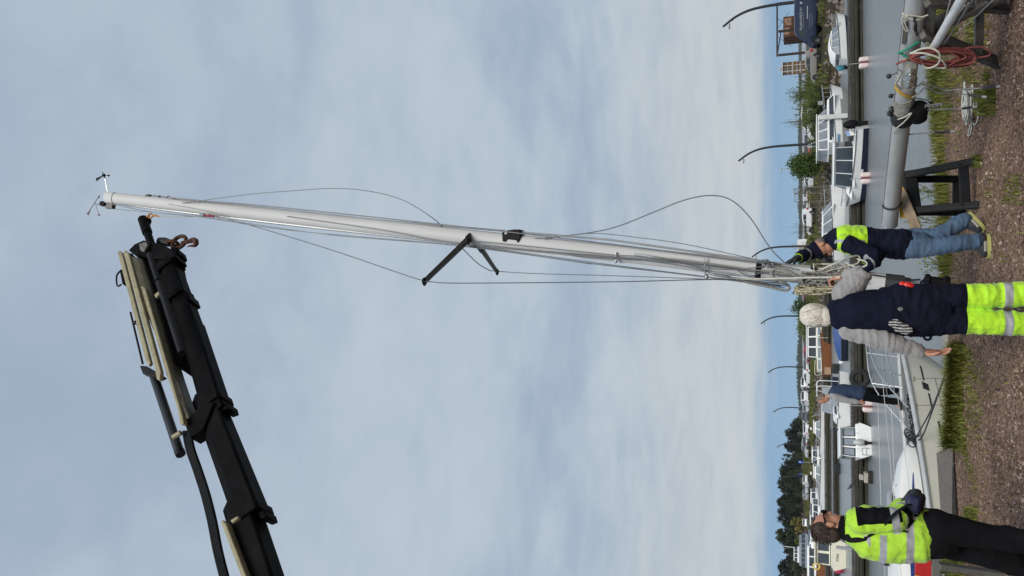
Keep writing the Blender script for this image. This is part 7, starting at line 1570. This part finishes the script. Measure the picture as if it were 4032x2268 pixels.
# bushes and trees
def tree(name, label, at, h, w, lm_, nleaf, ls, seed, group=None, style='round', trunk=True, cz=.5):
    q = random.Random(seed); root = thing(name, label, 'bush' if 'bush' in name else 'tree', at, 0, group); BASE[root.name] = Vector(at); at = Vector(at)
    if trunk:
        mb = MB(); mb.tube(spline([at + V3(0, 0, -.1), at + V3(w * .03, 0, h * .4), at + V3(-w * .02, 0, h * .9)], 4), [h * .022 * (1 - i / 10) + .01 for i in range(9)], 6)
        for k in range(6):
            z = h * q.uniform(.3, .75); a = q.random() * 6.28; mb.tube([at + V3(0, 0, z), at + V3(math.cos(a) * w * .35, math.sin(a) * w * .35, z + h * q.uniform(.06, .2))], [h * .009 + .005, .004], 5)
        mb.build('trunk', bark, root)
    mb = MB(); clumps = []
    nc = max(10, nleaf // 28)
    for k in range(nc):
        if style == 'cone':
            t_ = q.random() ** .7; z = h * (.18 + .82 * (1 - t_) ) ; rr_ = w * .5 * (.12 + .88 * t_) * q.uniform(.4, 1.05); a = q.random() * 6.28; clumps.append((V3(math.cos(a) * rr_, math.sin(a) * rr_, z), h * .06 * q.uniform(.6, 1.4)))
        elif style == 'pine':
            t_ = q.random(); z = h * (.45 + .55 * t_); rr_ = w * .5 * math.sqrt(max(.05, 1 - (2 * t_ - .9) ** 2)) * q.uniform(.2, 1.1); a = q.random() * 6.28; clumps.append((V3(math.cos(a) * rr_, math.sin(a) * rr_, z), h * .075 * q.uniform(.6, 1.4)))
        else:
            d = Vector((q.gauss(0, 1), q.gauss(0, 1), q.gauss(0, 1))).normalized() * q.random() ** .4; clumps.append((V3(d.x * w * .5 * q.uniform(.8, 1.1), d.y * w * .5, h * (cz + (1 - cz) * d.z * q.uniform(.85, 1.05))), w * .13 * q.uniform(.6, 1.4)))
    for k in range(nleaf):
        c, r = q.choice(clumps); p = at + c + Vector((q.gauss(0, 1), q.gauss(0, 1), q.gauss(0, .8))) * r * .55
        if p.z < .02: p.z = .02
        u = Vector((q.uniform(-1, 1), q.uniform(-1, 1), q.uniform(-1, 1))).normalized(); v = u.orthogonal().normalized(); s_ = ls * q.uniform(.6, 1.4)
        mb.add([p, p + u * s_ * .5 + v * s_ * .42, p + u * s_, p + u * s_ * .5 - v * s_ * .42], [(0, 1, 2, 3)])
    mb.build('crown', lm_, root, sharp=0); return root
def willow(label, at, h, w, n, seed, lm_=leaf_willow, leaf=.15, dens=42):
    q = random.Random(seed); at = Vector(at); root = thing('willow_bush', label, 'bush', at); tw = MB(); lf = MB()
    for k in range(n):
        a = q.random() * 6.28; r = w * .5 * q.random() ** .6; hh = h * q.uniform(.55, 1.0) * (1 - .35 * (r / (w * .5)) ** 2); b0 = at + V3(math.cos(a) * r * .25, math.sin(a) * r * .25, 0); tp = at + V3(math.cos(a) * r * 1.1, math.sin(a) * r, hh); md = b0.lerp(tp, .5) + V3(0, 0, hh * .08)
        tw.tube([b0, md, tp], [.018, .012, .004], 4)
        for j in range(dens):
            t_ = q.uniform(.12, 1.0); p = (b0.lerp(md, t_ * 2) if t_ < .5 else md.lerp(tp, t_ * 2 - 1)) + V3(q.uniform(-.09, .09), q.uniform(-.09, .09), q.uniform(-.05, .09)); u = Vector((q.uniform(-.7, .7), q.uniform(-.7, .7), q.uniform(.1, 1))).normalized(); v = u.orthogonal().normalized(); s_ = leaf * q.uniform(.7, 1.6)
            lf.add([p, p + u * s_ * .5 + v * s_ * .16, p + u * s_, p + u * s_ * .5 - v * s_ * .16], [(0, 1, 2, 3)])
    tw.build('twigs', bark, root, sharp=0); lf.build('leaves', lm_, root, sharp=0)
G0 = lambda sx, sy: PZ(sx, sy, LZ)
def gy(sy, Y): p = PY(3152, sy, Y); return V3(p.x, Y, LZ)
willow('tall feathery willow bush on the bank left of the lattice board', gy(368, 73), 3.4, 2.3, 60, 1); willow('second feathery willow bush in front of the white minivan', gy(448, 72), 3.0, 2.8, 58, 2); willow('low dense green bush between the two willows', gy(400, 71), 1.9, 3.4, 60, 3)
willow('low green bush on the grass bank below the minivan', gy(520, 78), 1.4, 2.4, 30, 5)
tree('round_bush', 'round dark green bush beside the second lamp post', gy(652, 78), 3.1, 2.4, leaf_dark, 6500, .14, 4, style='round', cz=.5)
tree('leafy_bush', 'small leafy bush above the white-haired head', gy(1212, 118), 3.4, 2.6, leaf_dark, 1500, .18, 6); tree('leafy_bush', 'pale green bush left of the fourth lamp post', gy(1275, 118), 2.5, 3.6, leaf_willow, 1700, .18, 7)
for k, (sy, Yk, h, w, lb) in enumerate(((905, 108, 4.2, 2.2, 'bare sapling above the white four-wheel-drive'), (975, 106, 3.9, 2.0, 'sapling with sparse leaves behind the raised arm'), (745, 96, 3.4, 1.6, 'thin sapling beside the wire gate'), (305, 112, 3.3, 1.8, 'bare sapling left of the lattice board'), (478, 76, 4.4, 1.4, 'tall bare twigs left of the willows'), (1025, 100, 3.2, 1.8, 'grey-green sapling between arm and mast'))):
    willow(lb, gy(sy, Yk), h, w, 26, 30 + k, leaf_willow if k in (1, 5) else bark, .10, 9 if k in (1, 5, 2) else 3)
# bank plants: low green scrub as one mass
mb = MB(); q = random.Random(77)
for _ in range(26000):
    s_ = .12 + .62 * q.random() ** 1.2; d = q.uniform(1.5, 9); p = shore_pt(s_, d)
    if noise.noise(Vector((p.x * .16, p.y * .16, 1))) < q.uniform(-.15, .3): continue
    z = max(-.6, -.45 + (d - 2.8) * .2) if d < 5 else LZ; p = V3(p.x, p.y, min(z, LZ)); hh = q.uniform(.15, .55) * (1.5 if s_ < .3 else 1); a = q.random() * 6.28; dd = V3(math.cos(a), math.sin(a), 0) * q.uniform(.03, .1)
    mb.add([p - dd, p + dd, p + dd * 2.2 + V3(0, 0, hh), p - dd * 1.6 + V3(0, 0, hh * .8)], [(0, 1, 2, 3)])
for _ in range(15000):
    s_ = .16 + .60 * q.random() ** 1.1; d = q.uniform(20, 44); p = shore_pt(s_, d); p = V3(p.x, p.y, LZ); hh = q.uniform(.5, 1.5) * (.75 + .5 * noise.noise(Vector((p.x * .08, p.y * .08, 9)))); a = q.random() * 6.28; dd = V3(math.cos(a), math.sin(a), 0) * q.uniform(.1, .3)
    mb.add([p - dd, p + dd, p + dd * 1.6 + V3(0, 0, hh), p - dd * 1.3 + V3(0, 0, hh * .8)], [(0, 1, 2, 3)])
o = mb.build('undergrowth', leafmat('scrub', (.034, .042, .014), (.105, .110, .030), .25), sharp=0); tag(o, 'low scrub and weeds covering the far bank', 'undergrowth', kind='stuff')
# the wood on the left
prof_sy = [1640, 1660, 1700, 1760, 1800, 1850, 1900, 1950, 2000, 2050, 2085, 2100, 2130, 2150, 2180, 2220, 2268, 2330, 2420]
prof_sx = [3122, 3108, 3103, 3092, 3088, 3078, 3062, 3066, 3068, 3074, 3090, 3082, 3068, 3092, 3090, 3078, 3062, 3058, 3060]
q = random.Random(55); grp = 'trees of the wood behind the car park'
protos = {}
def wood_tree(kind, at, h):
    lb = {'cone': 'dark spruce standing in the wood behind the car park', 'pine': 'dark pine standing in the wood behind the car park', 'birch': 'paler leafy tree standing in the wood behind the car park'}[kind]; key = (kind, q.randrange(3))
    if key not in protos:
        protos[key] = tree('wood_tree', lb, at, 12.0, {'cone': 3.6, 'pine': 5.0, 'birch': 5.6}[kind], birch if kind == 'birch' else conifer, 800, .72 if kind != 'birch' else .7, hash(kind) % 7 + key[1] * 5 if False else {'cone': 3, 'pine': 5, 'birch': 8}[kind] + key[1] * 11, grp, {'cone': 'cone', 'pine': 'pine', 'birch': 'round'}[kind]); o = protos[key]
    else: o = copy_tree(protos[key])
    o.location = at; s_ = h / 12.0; o.scale = (s_ * q.uniform(.85, 1.2),) * 2 + (s_,); o.rotation_euler.z = q.random() * 6.28
n_t = 0
for row, (Y0, fac) in enumerate(((395, 1.0), (370, .96), (335, .80), (296, .5))):
    sy = 1650.0 + row * 6
    while sy < 2440:
        Yk = Y0 + q.uniform(-10, 10); top = np.interp(sy, prof_sy, prof_sx) + q.uniform(-9, 14); c = PY(top, sy, Yk); h = max(3.0, c.z * fac)
        wood_tree(q.choices(['cone', 'pine', 'birch'], [5, 4, 2.2 if row < 3 else 5])[0], V3(c.x, Yk, 0), h); n_t += 1; sy += q.uniform(12, 19) if row < 2 else q.uniform(17, 27)
tree('birch_tree', 'tall pale birch rising above the dark wood near the operator', gy(2112, 300), 11.2, 5.2, birch, 700, .8, 91, None, 'round', True, .62); tree('yellow_bush', 'yellowish tree at the front of the dark wood', gy(2066, 285), 6.0, 5.0, leafmat('yellow_leaf', (.07, .06, .012), (.14, .12, .025), .1), 500, .7, 92)
tree('green_tree', 'bright green tree leaning out of the wood behind the old cruiser', gy(2230, 240), 4.6, 6.5, birch, 700, .6, 93); tree('green_tree', 'green tree beside the passenger boat', gy(2125, 230), 3.6, 2.4, leaf_willow, 420, .5, 94)
# ------------------------------------------------------------------ thin sea air
hz_m = bpy.data.materials.new('haze_air'); hz_m.use_nodes = True; t = hz_m.node_tree; t.nodes.clear(); ou = t.nodes.new('ShaderNodeOutputMaterial'); pv = t.nodes.new('ShaderNodeVolumePrincipled')
pv.inputs['Density'].default_value = .00007; pv.inputs['Color'].default_value = (.80, .88, .95, 1); pv.inputs['Anisotropy'].default_value = .2; t.links.new(pv.outputs[0], ou.inputs['Volume'])
mb = MB(); mb.bx(-1600, 2000, -70, 3000, -5, 17); o = mb.build('haze', hz_m); tag(o, 'thin sea haze over the harbour', kind='stuff')
